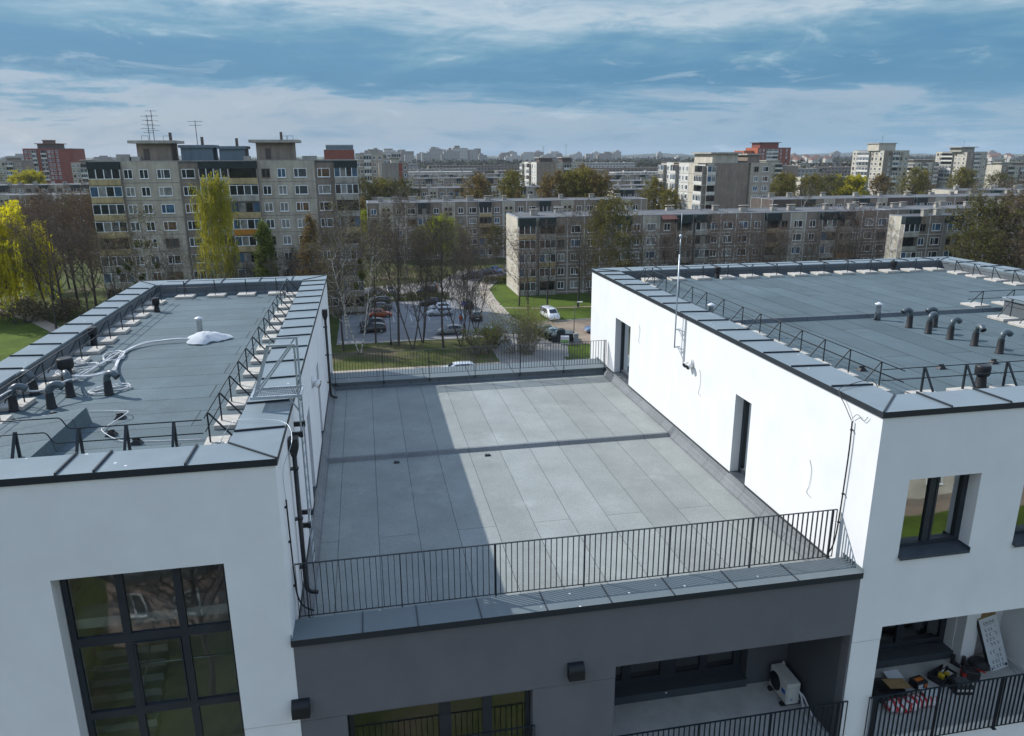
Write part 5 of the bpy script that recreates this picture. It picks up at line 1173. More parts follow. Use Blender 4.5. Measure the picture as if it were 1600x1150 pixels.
def win_me(w, h, fr, pn, mulls):
    k = (round(w,2), round(h,2), fr, pn, mulls)
    if k not in _wc:
        f = MB(); t = .09; d0, d1 = -.07, .0
        f.box(-w/2, -w/2+t, d0, d1, -h/2, h/2); f.box(w/2-t, w/2, d0, d1, -h/2, h/2); f.box(-w/2+t, w/2-t, d0, d1, -h/2, -h/2+t); f.box(-w/2+t, w/2-t, d0, d1, h/2-t, h/2)
        for q in mulls: f.box(w*q-.05, w*q+.05, d0+.004, d1, -h/2+t, h/2-t)
        f.box(-w/2-.05, w/2+.05, -.13, d1, -h/2-.06, -h/2)
        p = MB(); p.add([(-w/2+.05,-.02,-h/2+.05), (w/2-.05,-.02,-h/2+.05), (w/2-.05,-.02,h/2-.05), (-w/2+.05,-.02,h/2-.05)], [(0,1,2,3)])
        fme = f.mesh('window', P_FRD if fr else P_FRW); pme = p.mesh('pane', PANES[pn])
        b = MB(); b.v = f.v+p.v; b.f = f.f+[[i+len(f.v) for i in q] for q in p.f]; b.mi = [0]*len(f.f)+[1]*len(p.f); b.sm = [False]*len(b.f)
        _wc[k] = (fme, pme, b.mesh('window', [P_FRD if fr else P_FRW, PANES[pn]]))
    return _wc[k]
_bc = {}
def bal_me(w, d, h, kind, pm, pn):
    """one storey of a balcony stack: parapet, side cheeks, and glazing or an open dark recess"""
    k = (round(w,2), d, h, kind, pm.name, pn)
    if k not in _bc:
        b = MB(); b.m = 0
        b.box(-w/2, w/2, -d, 0, 0, .16); b.box(-w/2, w/2, -d-.05, -d+.05, .16, 1.0)
        b.m = 1; b.box(-w/2, -w/2+.12, -d+.05, 0, .16, h); b.box(w/2-.12, w/2, -d+.05, 0, .16, h); b.m = 2; b.quad((-w/2+.12,-.05,.16), (w/2-.12,-.05,.16), (w/2-.12,-.05,h), (-w/2+.12,-.05,h))
        body = b.mesh('balcony', [pm, P_JOINT, PANES[0]]); gl = None
        if kind:
            g = MB(); g.m = 0; n = max(2, int(round(w/1.05))); t = .08; z0, z1 = 1.0, h-.12; y = -d
            g.box(-w/2, w/2, y-.04, y+.04, z0, z0+t); g.box(-w/2, w/2, y-.04, y+.04, z1-t, z1)
            for i in range(n+1): x = -w/2+w*i/n; g.box(max(-w/2, x-.06), min(w/2, x+.06), y-.035, y+.035, z0+t, z1-t)
            g.m = 1; rn = random.Random(int(w*100)+pn*7+kind)
            for i in range(n):
                g.m = 1+(i+pn) % 3; g.quad((-w/2+w*i/n,y,z0+t), (-w/2+w*(i+1)/n,y,z0+t), (-w/2+w*(i+1)/n,y,z1-t), (-w/2+w*i/n,y,z1-t))
            gl = g.mesh('glazing', [P_FRW if kind == 1 else P_FRD, PANES[pn], PANES[0], PANES[(pn+1) % 4]])
        _bc[k] = (body, gl)
    return _bc[k]

def face(t, org, rz, cols, zr, n, sh, z1, rn, detail, winh=1.5, joint=None, cap=None, frames=.1, clip=None, pale=False):
    """one facade: cols = (width, kind, wall material, step out, windows); windows = (share along the column, width)"""
    ux, uy = math.cos(rz), math.sin(rz); nx, ny = math.sin(rz), -math.cos(rz)
    W3 = lambda a, o, z: (org[0]+ux*a+nx*o, org[1]+uy*a+ny*o, z)
    def slab(m, a0, a1, o0, o1, z0, z1_):
        m.add([W3(a0,o1,z0), W3(a1,o1,z0), W3(a1,o0,z0), W3(a0,o0,z0), W3(a0,o1,z1_), W3(a1,o1,z1_), W3(a1,o0,z1_), W3(a0,o0,z1_)], [(0,3,2,1),(4,5,6,7),(0,1,5,4),(1,2,6,5),(2,3,7,6),(3,0,4,7)])
    off = Vector(t.location); jm = MB(); a = 0.0; tops = []
    rzl = rz
    def place(me, name, a_, o_, z_, ch=None, chn='pane'):
        p = W3(a_, o_, z_); q = Vector(p)-off
        ob = obj(name, me, t, q, rzl)
        if ch: obj(chn, ch, ob)
        return ob
    nwin = 0
    for (w, kind, wm, out, wins) in cols:
        m = MB()
        slab(m, a, a+w, -.30, out, 0, zr); m.build('wall', wm, t)
        for k in range(n):
            zc_ = z1-k*sh
            if zc_ < (clip or -1): break
            if kind in ('b', 'bb'):
                h = sh; r = rn.random(); ty = 1 if r < .62 else (2 if r < .8 else 0)
                pm = (P_WHITE if rn.random() < .8 else P_BALG) if pale else P_BALO if rn.random() < .015 else (P_BALY if rn.random() < (.55 if kind == 'b' else .15) else P_BALG)
                body, gl = bal_me(w, 1.1, h, ty, pm, rn.choice(PW) if rn.random() < .8 else 2)
                place(body, 'balcony', a+w/2, out, zc_-winh/2-1.0, gl, 'glazing')
            elif kind == 's':
                for (fx, ww) in wins:
                    for dz in (.45, -.85): me = win_me(ww, ww*.95, 1, 0, ()); place(me[2], 'window', a+w*fx, out+.012, zc_+dz)
            else:
                for (fx, ww) in wins:
                    mu = () if ww < 1.0 else ((.0,) if ww < 1.7 else (-.18, .0) if rn.random() < .3 else (-.16,))
                    me = win_me(ww, winh, 1 if rn.random() < frames else 0, rn.choice(PW), mu)
                    nwin += 1
                    if detail and nwin <= 98: place(me[0], 'window', a+w*fx, out+.012, zc_, me[1])
                    else: place(me[2], 'window', a+w*fx, out+.012, zc_)
            if joint and kind not in ('b', 'bb'): slab(jm, a+.02, a+w-.02, out, out+.014, zc_-sh/2-.07, zc_-sh/2+.07)
        if joint and kind not in ('b', 'bb'): slab(jm, a, a+.10, out, out+.018, 0, zr-.02); slab(jm, a+w-.10, a+w, out, out+.018, 0, zr-.02)
        if kind in ('b', 'bb') and cap is not None:
            c = MB(); slab(c, a, a+w, .0, 1.2, z1+winh/2+.05, zr+.02); c.build('fascia', cap, t)
        a += w
    if jm.v: jm.build('panel_joints', joint, t)
    return a
def roofing(t, x0, x1, y0, y1, zr, bits=None, step=11, rn=random, capm=None):
    m = MB(); m.box(x0, x1, y0+.02, y1, zr-.3, zr+.02); m.build('roof', P_ROOF, t)
    m = MB(); c = .22
    m.box(x0-.05, x1+.05, y0-.08, y0+c, zr+.02, zr+.14); m.box(x0-.05, x1+.05, y1-c, y1+.05, zr+.02, zr+.14); m.box(x0-.05, x0+c, y0+c, y1-c, zr+.02, zr+.14); m.box(x1-c, x1+.05, y0+c, y1-c, zr+.02, zr+.14)
    m.build('roof_edge', capm or P_CAP, t)
    if step:
        x = x0+rn.uniform(2, 5)
        while x < x1-2:
            y = (y0+y1)/2+rn.choice((-2.6, -1.0, 1.5)); w = rn.uniform(.5, .9)
            m = MB(); m.box(x-w, x+w, y-.4, y+.4, zr+.02, zr+rn.uniform(.9, 1.3)); m.box(x-w-.12, x+w+.12, y-.5, y+.5, zr+1.31, zr+1.42); m.build('chimney', P_BALG, t)
            x += rn.uniform(step*.5, step*1.3)
def shell(t, x0, x1, y0, y1, zr, wm):
    m = MB(); m.box(x0+.01, x1-.01, y0+.29, y1, 0, zr-.31); m.build('wall', wm, t)
def house(t, x0, x1, y0, y1, z0, z1, wm, over=.7, roofm=None, doorx=None):
    m = MB(); m.box(x0, x1, y0, y1, z0, z1-.45); m.build('roof_house', wm, t)
    m = MB(); m.box(x0-over, x1+over, y0-over, y1+over, z1-.45, z1); m.build('roof_house_slab', roofm or P_BALG, t)
    if doorx is not None: m = MB(); m.box(doorx, doorx+.9, y0-.03, y0, z0+.3, z0+2.0); m.build('door', P_DARKW, t)
def railtop(t, x, y, z):
    m = MB(); m.bar((x,y,z),(x,y,z+.7),.05); m.bar((x+1,y,z),(x+1,y,z+.7),.05); m.bar((x,y,z+.7),(x+1,y,z+.7),.05); m.build('roof_rail', P_DARKW, t)
def antenna(x, y, z, h, label, arms=4):
    t = thing('antenna_mast', label, 'antenna', (x, y, z)); m = MB(); m.tube([(0,0,0),(0,0,h)], .055, 5); m.build('pole', M_FRAME, t)
    rn = random.Random(int(x*10))
    for k in range(arms):
        m = MB(); zz = h-.15-k*h*.16; l = rn.uniform(.7, 1.2); m.bar((-l,0,zz),(l,0,zz),.05); 
        for q in range(5): xx = -l+2*l*q/4; m.bar((xx,-.35,zz),(xx,.35,zz),.03)
        m.build('aerial', M_FRAME, t)

rn = random.Random(4)
P = 'p'
# --- nine-storey block behind the left wing
t = thing('apartment_block', 'nine-storey grey panel block with glazed balcony stacks and roof houses behind the left wing', 'building', (-21, 133, 0), world=True)
colsA = [(4.7,'b',P_LIGHT,0,()), (8.65,P,P_LIGHT,.25,((.115,1.35),(.385,1.35),(.73,2.05))), (3.15,P,P_BROWN,-.05,((.42,2.05),)), (4.5,'bb',P_BROWN,0,()), (4.5,'b',P_BROWN,0,()), (9.2,P,P_LIGHT,.25,((.14,1.35),(.41,1.35),(.735,2.1))), (3.1,P,P_BROWN,-.05,((.43,2.05),)), (3.8,'bb',P_BROWN,0,())]
face(t, (-42.2,133,0), 0, colsA, 26.1, 9, 2.75, 24.2, rn, True, 1.45, P_JOINT, P_FASC)
shell(t, -42.2, -.6, 133, 146, 26.1, P_BROWN)
face(t, (-42.2,146,0), -PI/2, [(13,P,P_LIGHT,.02,())], 26.1, 9, 2.75, 24.2, rn, False, joint=P_JOINT)
roofing(t, -42.2, -.6, 133, 146, 26.1, step=0, capm=P_BALG)
house(t, -35.6, -30.4, 136, 141, 26.12, 29.4, P_BROWN, 1.0, doorx=-34.6); house(t, -17.0, -11.0, 136, 141, 26.12, 29.5, P_BROWN, 1.0, doorx=-15.6)
house(t, -29.0, -24.0, 136.5, 141, 26.12, 28.7, P_BLUEG, .3, P_BLUEG); house(t, -23.0, -18.9, 136.5, 141, 26.12, 28.5, P_BLUEG, .3, P_BLUEG)
for (x, y) in ((-35.0, 137.5), (-31.8, 138), (-13.0, 138), (-12.0, 137)): railtop(t, x, y, 29.45)
for (x, w) in ((-38.6, 2.2), (-36.6, 1.6), (-9.6, 2.4), (-19.0, 1.0)): m = MB(); m.box(x, x+w, 135.0, 136.0, 26.12, 26.9); m.build('chimney', P_BALG, t)
for (x, z) in ((-30.9, 29.4), (-26.0, 28.7), (-20.5, 28.5), (-13.2, 29.5)): m = MB(); m.box(x, x+.4, 138, 138.4, z, z+1.3); m.build('chimney', P_DARKW, t)
antenna(-33.2, 138, 29.41, 4.8, 'tall television antenna mast on the roof house of the nine-storey block', 5); antenna(-34.0, 138.4, 29.41, 4.0, 'television antenna mast just left of the tallest one on the nine-storey block', 5); antenna(-26.6, 138.3, 28.71, 3.9, 'television antenna mast standing alone on the blue-grey roof house', 2)

# --- five-storey blocks
def five(label, x0, y0, L, D, cols, zr=14.95, n=5, detail=True, z1=12.8, seed=1, gable=P_CREAM, cap=P_FASC, clip=None, joint=P_JOINTL, step=8, body=P_BROWN, left=True, group=None):
    r = random.Random(seed); t = thing('apartment_block', label, 'building', (x0+L/2, y0, 0), world=True, group=group)
    out = []; a = 0; i = 0
    while a < L-2.2:
        c = cols[i % len(cols)]; w = min(c[0], L-a); out.append((w,)+c[1:]); a += w; i += 1
    if L-a > .01: out.append((L-a, P, body, 0, ()))
    face(t, (x0,y0,0), 0, out, zr, n, 2.75, z1, r, detail, 1.45, joint, cap, .15, clip)
    shell(t, x0, x0+L, y0, y0+D, zr, body)
    if left: face(t, (x0,y0+D,0), -PI/2, [(D*.5,P,gable,.02,()), (D*.5,P,gable,.02,())], zr, n, 2.75, z1, r, False, joint=joint)
    roofing(t, x0, x0+L, y0, y0+D, zr, step=step, rn=r)
    m = MB(); m.add([(x0+1,y0+1.0,zr+.05), (x0+L-1,y0+1.0,zr+.05), (x0+L-1,y0+D/2,zr+.35), (x0+1,y0+D/2,zr+.35), (x0+L-1,y0+D-1,zr+.05), (x0+1,y0+D-1,zr+.05)], [(0,1,2,3), (3,2,4,5), (0,3,5), (1,4,2)]); m.build('roof_sheets', P_ROOF, t)
    return t
W1 = ((.5,1.4),); W2 = ((.5,2.0),)
CB = [(3.2,P,P_BROWN,0,W1), (3.2,'s',P_LIGHT,.12,((.3,.75),(.68,.75))), (3.3,P,P_BROWN,0,W1), (3.2,P,P_BROWN,0,W2), (3.25,'b',P_BROWN,0,())]
five('long five-storey block with pale stairwell strips behind the parking lot', 1.0, 200, 76, 12, CB, detail=True, seed=3)
CC = [(3.4,'bb',P_BROWN,0,()), (.7,P,P_LIGHT,.1,()), (3.3,'bb',P_BROWN,0,()), (2.6,P,P_BROWN,0,W1), (3.4,P,P_BROWN,0,W2), (3.3,P,P_BROWN,0,W2), (3.0,P,P_BROWN,0,W1), (3.2,'b',P_BROWN,0,()), (2.8,P,P_BROWN,0,W1), (3.4,P,P_LIGHT,.02,W2), (3.2,P,P_BROWN,0,W1)]
tC = five('five-storey brown block with a sunlit gable nearest behind the right wing', 29.2, 144, 81, 12, CC, zr=15.15, detail=True, seed=8)
m = MB()
for k in range(5):      # a red-brown awning on the top balcony
    pass
m.add([(58.4,142.6,14.4), (62.0,142.6,14.4), (62.0,143.9,15.2), (58.4,143.9,15.2)], [(0,1,2,3)]); m.build('awning', P_FASCR, tC)
five('short five-storey block end standing forward among bare trees at the right', 103, 131, 13, 3.6, [(3.4,'bb',P_BROWN,0,()), (3,P,P_BROWN,0,W1), (3.2,P,P_BROWN,0,W2), (3.4,'b',P_BROWN,0,())], zr=15.0, detail=False, seed=12)
five('five-storey block with a dark blank end wall behind the nearest brown block', 108, 188, 96, 12, [(8.5,P,P_DARKW,0,()), (3.4,'b',P_BROWN,0,()), (3.4,P,P_BROWN,0,W1), (3.0,'s',P_LIGHT,.1,((.3,.75),(.68,.75))), (3.2,P,P_BROWN,0,W1), (3.4,P,P_BROWN,0,W2), (3.4,'b',P_BROWN,0,()), (3.2,P,P_BROWN,0,W2), (3.0,'s',P_LIGHT,.1,((.3,.75),(.68,.75)))], detail=False, seed=15, clip=5, gable=P_DARKW)
five('low roofs of a five-storey block between the two right-hand rows', 118, 164, 60, 11, CB, zr=13.6, z1=11.4, detail=False, seed=19, clip=6, step=5)
five('five-storey block with a green-lined balcony behind the long pale-striped block', 13.5, 286, 100, 12, [(4.0,P,P_LIGHT,0,W2), (3.6,'b',P_BROWN,0,())]+CB, detail=False, seed=21, clip=5, step=6, left=False)
five('far five-storey block in the third row behind the parking lot', 20, 404, 84, 12, CB, detail=False, seed=23, clip=6, step=5, joint=None, left=False)
five('flat-roofed five-storey block beside the sunlit tall slab', 100, 330, 34, 12, CC, zr=15.2, detail=False, seed=25, clip=5, joint=None)
five('five-storey block seen as a strip of windows at the left edge', -150, 272, 66, 12, CB, detail=False, seed=27, clip=5, step=6, left=False)
five('five-storey block in the strip above the first one at the left edge', -190, 369, 80, 12, CC, detail=False, seed=29, clip=6, step=6, joint=None, left=False)
five('low block half hidden by yellow trees before the far hills', 246, 400, 34, 12, CB, zr=13.6, z1=11.2, detail=False, seed=31, clip=4, step=5, joint=None)
five('five-storey block just right of the nine-storey block, mostly behind trees', 3, 262, 10, 12, CB, zr=13, z1=11, detail=False, seed=33, clip=3, joint=None)

# --- tall slabs
def slab_block(label, x0, x1, y0, y1, zr, n, z1, fcols, lcols, sh=2.75, seed=1, roofhouse=(), body=P_BROWN, joint=P_JOINT, detail=False, capm=P_BALG, clip=None, winh=1.45):
    r = random.Random(seed); t = thing('apartment_block', label, 'building', ((x0+x1)/2, y0, 0), world=True)
    if fcols: face(t, (x0,y0,0), 0, fcols, zr, n, sh, z1, r, detail, winh, joint, None, .1, clip, True)
    if lcols: face(t, (x0,y1,0), -PI/2, lcols, zr, n, sh, z1, r, detail, winh, joint, None, .1, clip, True)
    shell(t, x0, x1, y0, y1, zr, body); roofing(t, x0, x1, y0, y1, zr, step=0, capm=capm)
    for hh in roofhouse: house(t, *hh)
    return t
wl3 = ((.25,1.2),(.7,1.2)); 
slab_block('tall grey slab with a sunlit cream side and a long roof house', 98, 111.5, 209, 243, 24.2, 9, 22.5, [(2.6,'b',P_CREAM,0,()), (5.4,P,P_BROWN,.05,()), (5.5,P,P_BROWN,.05,())], [(4.5,'b',P_WHITE,0,()), (6,P,P_WHITE,.05,wl3), (4,'b',P_BROWN,0,()), (8,P,P_WHITE,.05,((.15,1.1),(.45,1.1),(.8,1.8))), (6,P,P_CREAM,.05,()), (5.5,'b',P_WHITE,0,())], seed=41, roofhouse=((101,109,211.5,224,24.22,27.3,P_CREAM,.9), ), detail=True, clip=8)
tD = slab_block('light grey wing joined to the right of the tall slab', 111.6, 118.2, 208.3, 224, 24.2, 9, 22.5, [(6.6,P,P_LIGHT,.03,((.28,1.4),(.73,1.8)))], None, seed=43, roofhouse=((112.4,116.2,212,220,24.22,26.9,P_BROWN,.6),), clip=8)
slab_block('blank-gabled brown block with a sunlit white side beyond the yellow trees', 80, 89, 350, 384, 23.3, 8, 21.6, [(9,P,P_BROWN,.03,())], [(6,'b',P_WHITE,0,()), (10,P,P_WHITE,.03,wl3), (6,'b',P_CREAM,0,()), (12,P,P_WHITE,.03,wl3)], seed=45, roofhouse=((81.8,88,352,360,23.32,25.6,P_DARKW,.6),), clip=10)
slab_block('grey stepped block with two aerials beside the blank-gabled one', 89.4, 103, 352, 366, 23.2, 8, 21.5, [(4,P,P_LIGHT,.05,((.5,1.2),)), (3.6,'b',P_BROWN,0,()), (6,P,P_LIGHT,.05,((.3,1.3),(.75,1.3)))], None, seed=46, roofhouse=((93.0,97.5,353,360,23.22,25.6,P_DARKW,.6),), clip=10)
antenna(84, 354, 25.6, 5, 'pair-like aerial on the blank-gabled brown block', 3); antenna(95.5, 356, 25.6, 6, 'lone aerial on the grey stepped block', 2)
slab_block('pale block with white balcony strips far behind the nine-storey block', -2, 9.5, 330, 344, 27.5, 9, 25.8, [(3.4,P,P_LIGHT,.03,wl3), (3,'bb',P_WHITE,0,()), (5.1,P,P_LIGHT,.1,wl3)], None, seed=47, clip=14, roofhouse=((3.4,7.4,333,338,27.52,29.3,P_BALG,.2),))
slab_block('blank-gabled grey block with red-trimmed corners left of the far skyline', 6.8, 17.7, 300, 312, 23.9, 8, 22.2, [(1.2,P,P_LIGHT,.05,()), (6.2,P,P_JOINT,.05,()), (1.5,P,P_RED,.1,()), (2.0,P,P_BROWN,.05,((.5,.9),))], None, seed=48, roofhouse=((11.5,14.8,302,308,23.92,26.2,P_CREAM,.8),), clip=12)
slab_block('white tower peeping above the blank-gabled grey block', 9.6, 17.4, 345, 356, 28.0, 9, 26.4, [(3.9,P,P_WHITE,.03,wl3), (3.9,'bb',P_WHITE,0,())], None, seed=49, clip=18, roofhouse=((10.4,14.2,347,352,28.02,29.6,P_WHITE,.1),))
slab_block('low building with a dark red band above the nine-storey roof', -18.6, -3, 420, 436, 29.6, 8, 27.5, [(15.6,P,P_RED,.03,())], None, seed=50, clip=30, roofhouse=((-17.5,-3.5,421,434,29.62,32.2,P_BLUEG,.1,P_CAP),), body=P_BLUEG)
tR = slab_block('red brick tower with white balcony strips at the left edge of the skyline', -216, -186.5, 560, 584, 31.8, 11, 29.9, [(5.5,P,P_RED,.03,((.3,1.5),(.75,1.3))), (2.6,'bb',P_RED,0,()), (2.6,P,P_RED,.03,()), (3.4,'bb',P_RED,0,()), (4.6,P,P_RED,.2,((.3,1.4),(.75,1.4))), (4.8,P,P_RED,-.1,((.3,1.3),)), (6,P,P_RED,-.1,())], None, seed=51, joint=None, body=P_RED, capm=P_RED, clip=12, winh=1.7, roofhouse=((-208,-196,563,576,31.82,35.2,P_DARKW,1.2,P_RED), (-204,-199,562,570,35.22,37.3,P_DARKW,.3,P_RED)))
slab_block('red and orange brick tower rising behind the tall slab', 305, 333, 560, 580, 31.0, 11, 29.2, [(7,P,P_RED,.03,wl3), (5,'bb',P_RED,0,()), (5,'bb',P_RED,0,()), (11,P,P_RED,.03,wl3)], [(20,P,P_ORANGE,.03,())], seed=53, joint=None, body=P_RED, capm=P_RED, clip=18, winh=1.7, roofhouse=((308,324,563,576,31.02,35.2,P_RED,1.5,P_DARKW),))
slab_block('bright orange brick annex of the red tower', 296.5, 304.6, 566, 582, 28.8, 10, 27, [(8,P,P_ORANGE,.03,())], [(16,P,P_ORANGE,.03,())], seed=54, joint=None, body=P_ORANGE, capm=P_ORANGE, clip=20)
slab_block('sunlit cream block with stacked balconies below the red tower', 235, 245, 420, 448, 21.4, 7, 19.6, [(5,P,P_CREAM,.03,wl3), (5,'b',P_CREAM,0,())], [(10,P,P_CREAM,.03,wl3), (4,'b',P_WHITE,0,()), (14,P,P_CREAM,.03,wl3)], seed=55, clip=8, roofhouse=((236,244,422,430,21.42,23.0,P_CREAM,.6),))
slab_block('brown-gabled block joined to the sunlit cream block', 246, 257, 422, 434, 19.6, 7, 17.8, [(11,P,P_BROWN,.03,())], None, seed=56, clip=8)
RT = [(4.8,P,P_CREAM,.05,((.3,1.4),(.72,1.4))), (9,'b',P_WHITE,0,()), (10,P,P_CREAM,.05,((.14,1.4),(.36,1.4),(.64,1.4),(.87,1.4))), ]
slab_block('tall sunlit panel tower with white balcony bands, the nearer of two alike', 285.4, 301, 384, 412, 28.0, 10, 26.4, [(5,P,P_BROWN,.05,((.75,1.3),)), (4,'bb',P_LIGHT,0,()), (6.6,P,P_LIGHT,.1,((.3,1.4),(.75,1.4)))], [(6.5,P,P_CREAM,.05,((.3,1.6),(.72,1.6))), (10,'b',P_WHITE,0,()), (11.5,P,P_CREAM,.05,((.17,1.6),(.45,1.6),(.8,1.6)))], seed=57, clip=8, winh=1.6, roofhouse=((284.5,295,388,398,28.02,32.2,P_CREAM,.5),))
slab_block('tall sunlit panel tower with white balcony bands, farther to the right', 389.6, 404.6, 442, 470, 27.2, 10, 25.6, [(5,P,P_BROWN,.05,((.75,1.3),)), (4,'bb',P_LIGHT,0,()), (6,P,P_LIGHT,.1,((.3,1.4),(.75,1.4)))], [(6.5,P,P_CREAM,.05,((.3,1.6),(.72,1.6))), (10,'b',P_WHITE,0,()), (11.5,P,P_CREAM,.05,((.17,1.6),(.45,1.6),(.8,1.6)))], seed=58, clip=8, winh=1.6, roofhouse=((388,398,446,456,27.22,30.4,P_BALG,1.5),))
antenna(289, 392, 32.2, 4, 'aerial on the nearer sunlit panel tower', 2); antenna(393, 450, 30.4, 4, 'aerial on the farther sunlit panel tower', 1)
slab_block('lower sunlit block squeezed between the two tall panel towers', 366, 384, 460, 480, 20.6, 7, 18.8, [(5,P,P_CREAM,.05,wl3), (4,'bb',P_BROWN,0,()), (5,P,P_CREAM,.05,wl3), (4,'bb',P_BROWN,0,())], [(10,P,P_CREAM,.05,wl3), (10,'b',P_CREAM,0,())], seed=59, clip=6, roofhouse=((367,382,463,470,20.62,22.4,P_BROWN,1.0),))
slab_block('cream end-walled block cut off by the right edge of the photo', 374, 384, 396, 403, 19.4, 7, 17.6, [(4,P,P_BROWN,.05,((.5,1.2),)), (4,'bb',P_CREAM,0,()), (4,P,P_LIGHT,.05,wl3)], [(7,P,P_CREAM,.05,())], seed=60, clip=5, roofhouse=((375,383,398,402,19.42,21.2,P_CREAM,1.0),))
slab_block('second cream block behind the one at the right edge of the photo', 385.5, 402, 400, 420, 19.2, 7, 17.4, [(5,P,P_CREAM,.05,wl3), (4,'bb',P_LIGHT,0,()), (7.5,P,P_LIGHT,.05,wl3)], [(20,P,P_CREAM,.05,())], seed=61, clip=5, roofhouse=((387,396,403,410,19.22,21.0,P_BROWN,1.0),))
slab_block('grey tower with a small roof house at the left edge of the skyline', -216, -202, 520, 536, 24.4, 8, 22.6, [(5,P,P_LIGHT,.05,wl3), (4,'bb',P_LIGHT,0,()), (5,P,P_BROWN,.05,wl3)], None, seed=62, clip=12, roofhouse=((-211.5,-206,523,530,24.42,26.6,P_BROWN,.8),))
slab_block('grey tower right of the red brick tower', -161.5, -148, 480, 496, 23.4, 8, 21.6, [(5,P,P_LIGHT,.05,wl3), (3.5,'bb',P_BROWN,0,()), (5,P,P_LIGHT,.05,wl3)], None, seed=63, clip=10, roofhouse=((-156.5,-150.5,482,490,23.42,25.0,P_BROWN,.9),))
five('five-storey block in the second row at the far right, behind the mistletoe tree', 196, 224, 70, 12, CB, zr=14.6, z1=12.4, detail=False, seed=71, clip=6, step=5)
five('five-storey block peeping over the row of birches', 88, 262, 22, 12, CC, zr=14.6, z1=12.4, detail=False, seed=75, clip=6, joint=None)
five('dark five-storey block at the foot of the far wood', -20, 520, 120, 12, CB, zr=14, z1=12, detail=False, seed=77, clip=6, joint=None, left=False)
five('far five-storey block right of the two-aerial block', 130, 470, 90, 12, CB, zr=14, z1=12, detail=False, seed=79, clip=6, joint=None, left=False)
# the old house behind the camera, which the right-hand windows mirror
t = thing('old_block', 'beige block with white windows on a lawn, mirrored in the right wing windows', 'building', (45, -26, 0), world=True)
m = MB(); m.box(16, 74, -38, -21.5, 0, 9); m.build('wall', P_CREAM, t)
m = MB(); m.box(15.9, 74.1, -38.1, -21.43, 0, .7); m.build('plinth', P_BROWN, t)
m = MB(); m.box(15.5, 74.5, -38.5, -21.0, 9.01, 9.4); m.build('roof', P_ROOF, t)
for k in range(16):
    for z in (2.5, 5.7):
        w_ = win_me(1.8, 1.6, 0, k % 3, (0,)); ob = obj('window', w_[2], t, Vector((18.5+3.5*k, -21.43, z))-Vector(t.location), PI)

t = thing('garage', 'low pinkish building mirrored in the middle panes of the stairwell window', 'building', (-12, -16, 0), world=True)
m = MB(); m.box(-15.5, -9.6, -22, -15, 0, 4.2); m.build('wall', panel_mat('pink_render', (.42,.33,.29)), t)
m = MB(); m.box(-15.8, -9.3, -22.3, -14.7, 4.21, 4.5); m.build('roof', P_ROOF, t)
for x in (-14.2, -11.2): w_ = win_me(1.4, 1.3, 0, 2, (0,)); obj('window', w_[2], t, Vector((x, -14.93, 2.3))-Vector(t.location), PI)
# ================================================================== trees and shrubs
B_DARK = mat('dark_bark', (.060, .050, .042), .95, .3, 3); B_GREY = mat('grey_bark', (.12, .105, .09), .95, .3, 3)
m_, nt_, b_ = new_mat('birch_bark'); g_ = nd(nt_, 'ShaderNodeNewGeometry'); mp_ = nd(nt_, 'ShaderNodeMapping'); mp_.inputs['Scale'].default_value = (1.5, 1.5, 5); n_ = nd(nt_, 'ShaderNodeTexNoise', Scale=1.2, Detail=3.0)
nt_.links.new(g_.outputs['Position'], mp_.inputs['Vector']); nt_.links.new(mp_.outputs[0], n_.inputs['Vector']); r_ = nd(nt_, 'ShaderNodeValToRGB'); r_.color_ramp.elements[0].position = .40; r_.color_ramp.elements[1].position = .50
r_.color_ramp.elements[0].color = (.05,.045,.04,1); r_.color_ramp.elements[1].color = (.50,.48,.44,1); nt_.links.new(n_.outputs['Fac'], r_.inputs['Fac']); nt_.links.new(r_.outputs['Color'], b_.inputs['Base Color']); B_BIRCH = m_
T_DARK = leaf_mat('bare_twigs_brown', (.105, .084, .068), (.155, .126, .102), .1); T_RED = leaf_mat('bare_twigs_reddish', (.110, .072, .058), (.160, .110, .085), .1); T_GREY = leaf_mat('bare_twigs_grey', (.095, .082, .066), (.14, .12, .095), .1)
F_YG = leaf_mat('yellow_green_leaves', (.25, .25, .025), (.40, .36, .04), .45); F_WIL = leaf_mat('willow_yellow_leaves', (.58, .54, .012), (.80, .70, .03), .5); F_GRN = leaf_mat('spring_green_leaves', (.10, .14, .03), (.17, .20, .05)); F_OR = leaf_mat('orange_brown_leaves', (.16, .115, .045), (.24, .175, .06))
F_YO = leaf_mat('ochre_green_leaves', (.15, .135, .03), (.25, .215, .045))
F_OL = leaf_mat('olive_leaves', (.075, .075, .022), (.15, .14, .04)); F_BIR = leaf_mat('birch_catkins', (.13, .12, .035), (.20, .175, .05)); F_LIME = leaf_mat('lime_green_leaves', (.22, .26, .02), (.34, .37, .04), .45); F_MIS = leaf_mat('mistletoe', (.07, .085, .02), (.11, .12, .03))
F_BR = leaf_mat('brown_buds', (.14, .11, .065), (.21, .165, .095)); F_HEDGE = leaf_mat('hedge_leaves', (.05, .065, .02), (.10, .115, .035)); F_YEL = leaf_mat('forsythia_yellow', (.36, .33, .02), (.50, .44, .03))

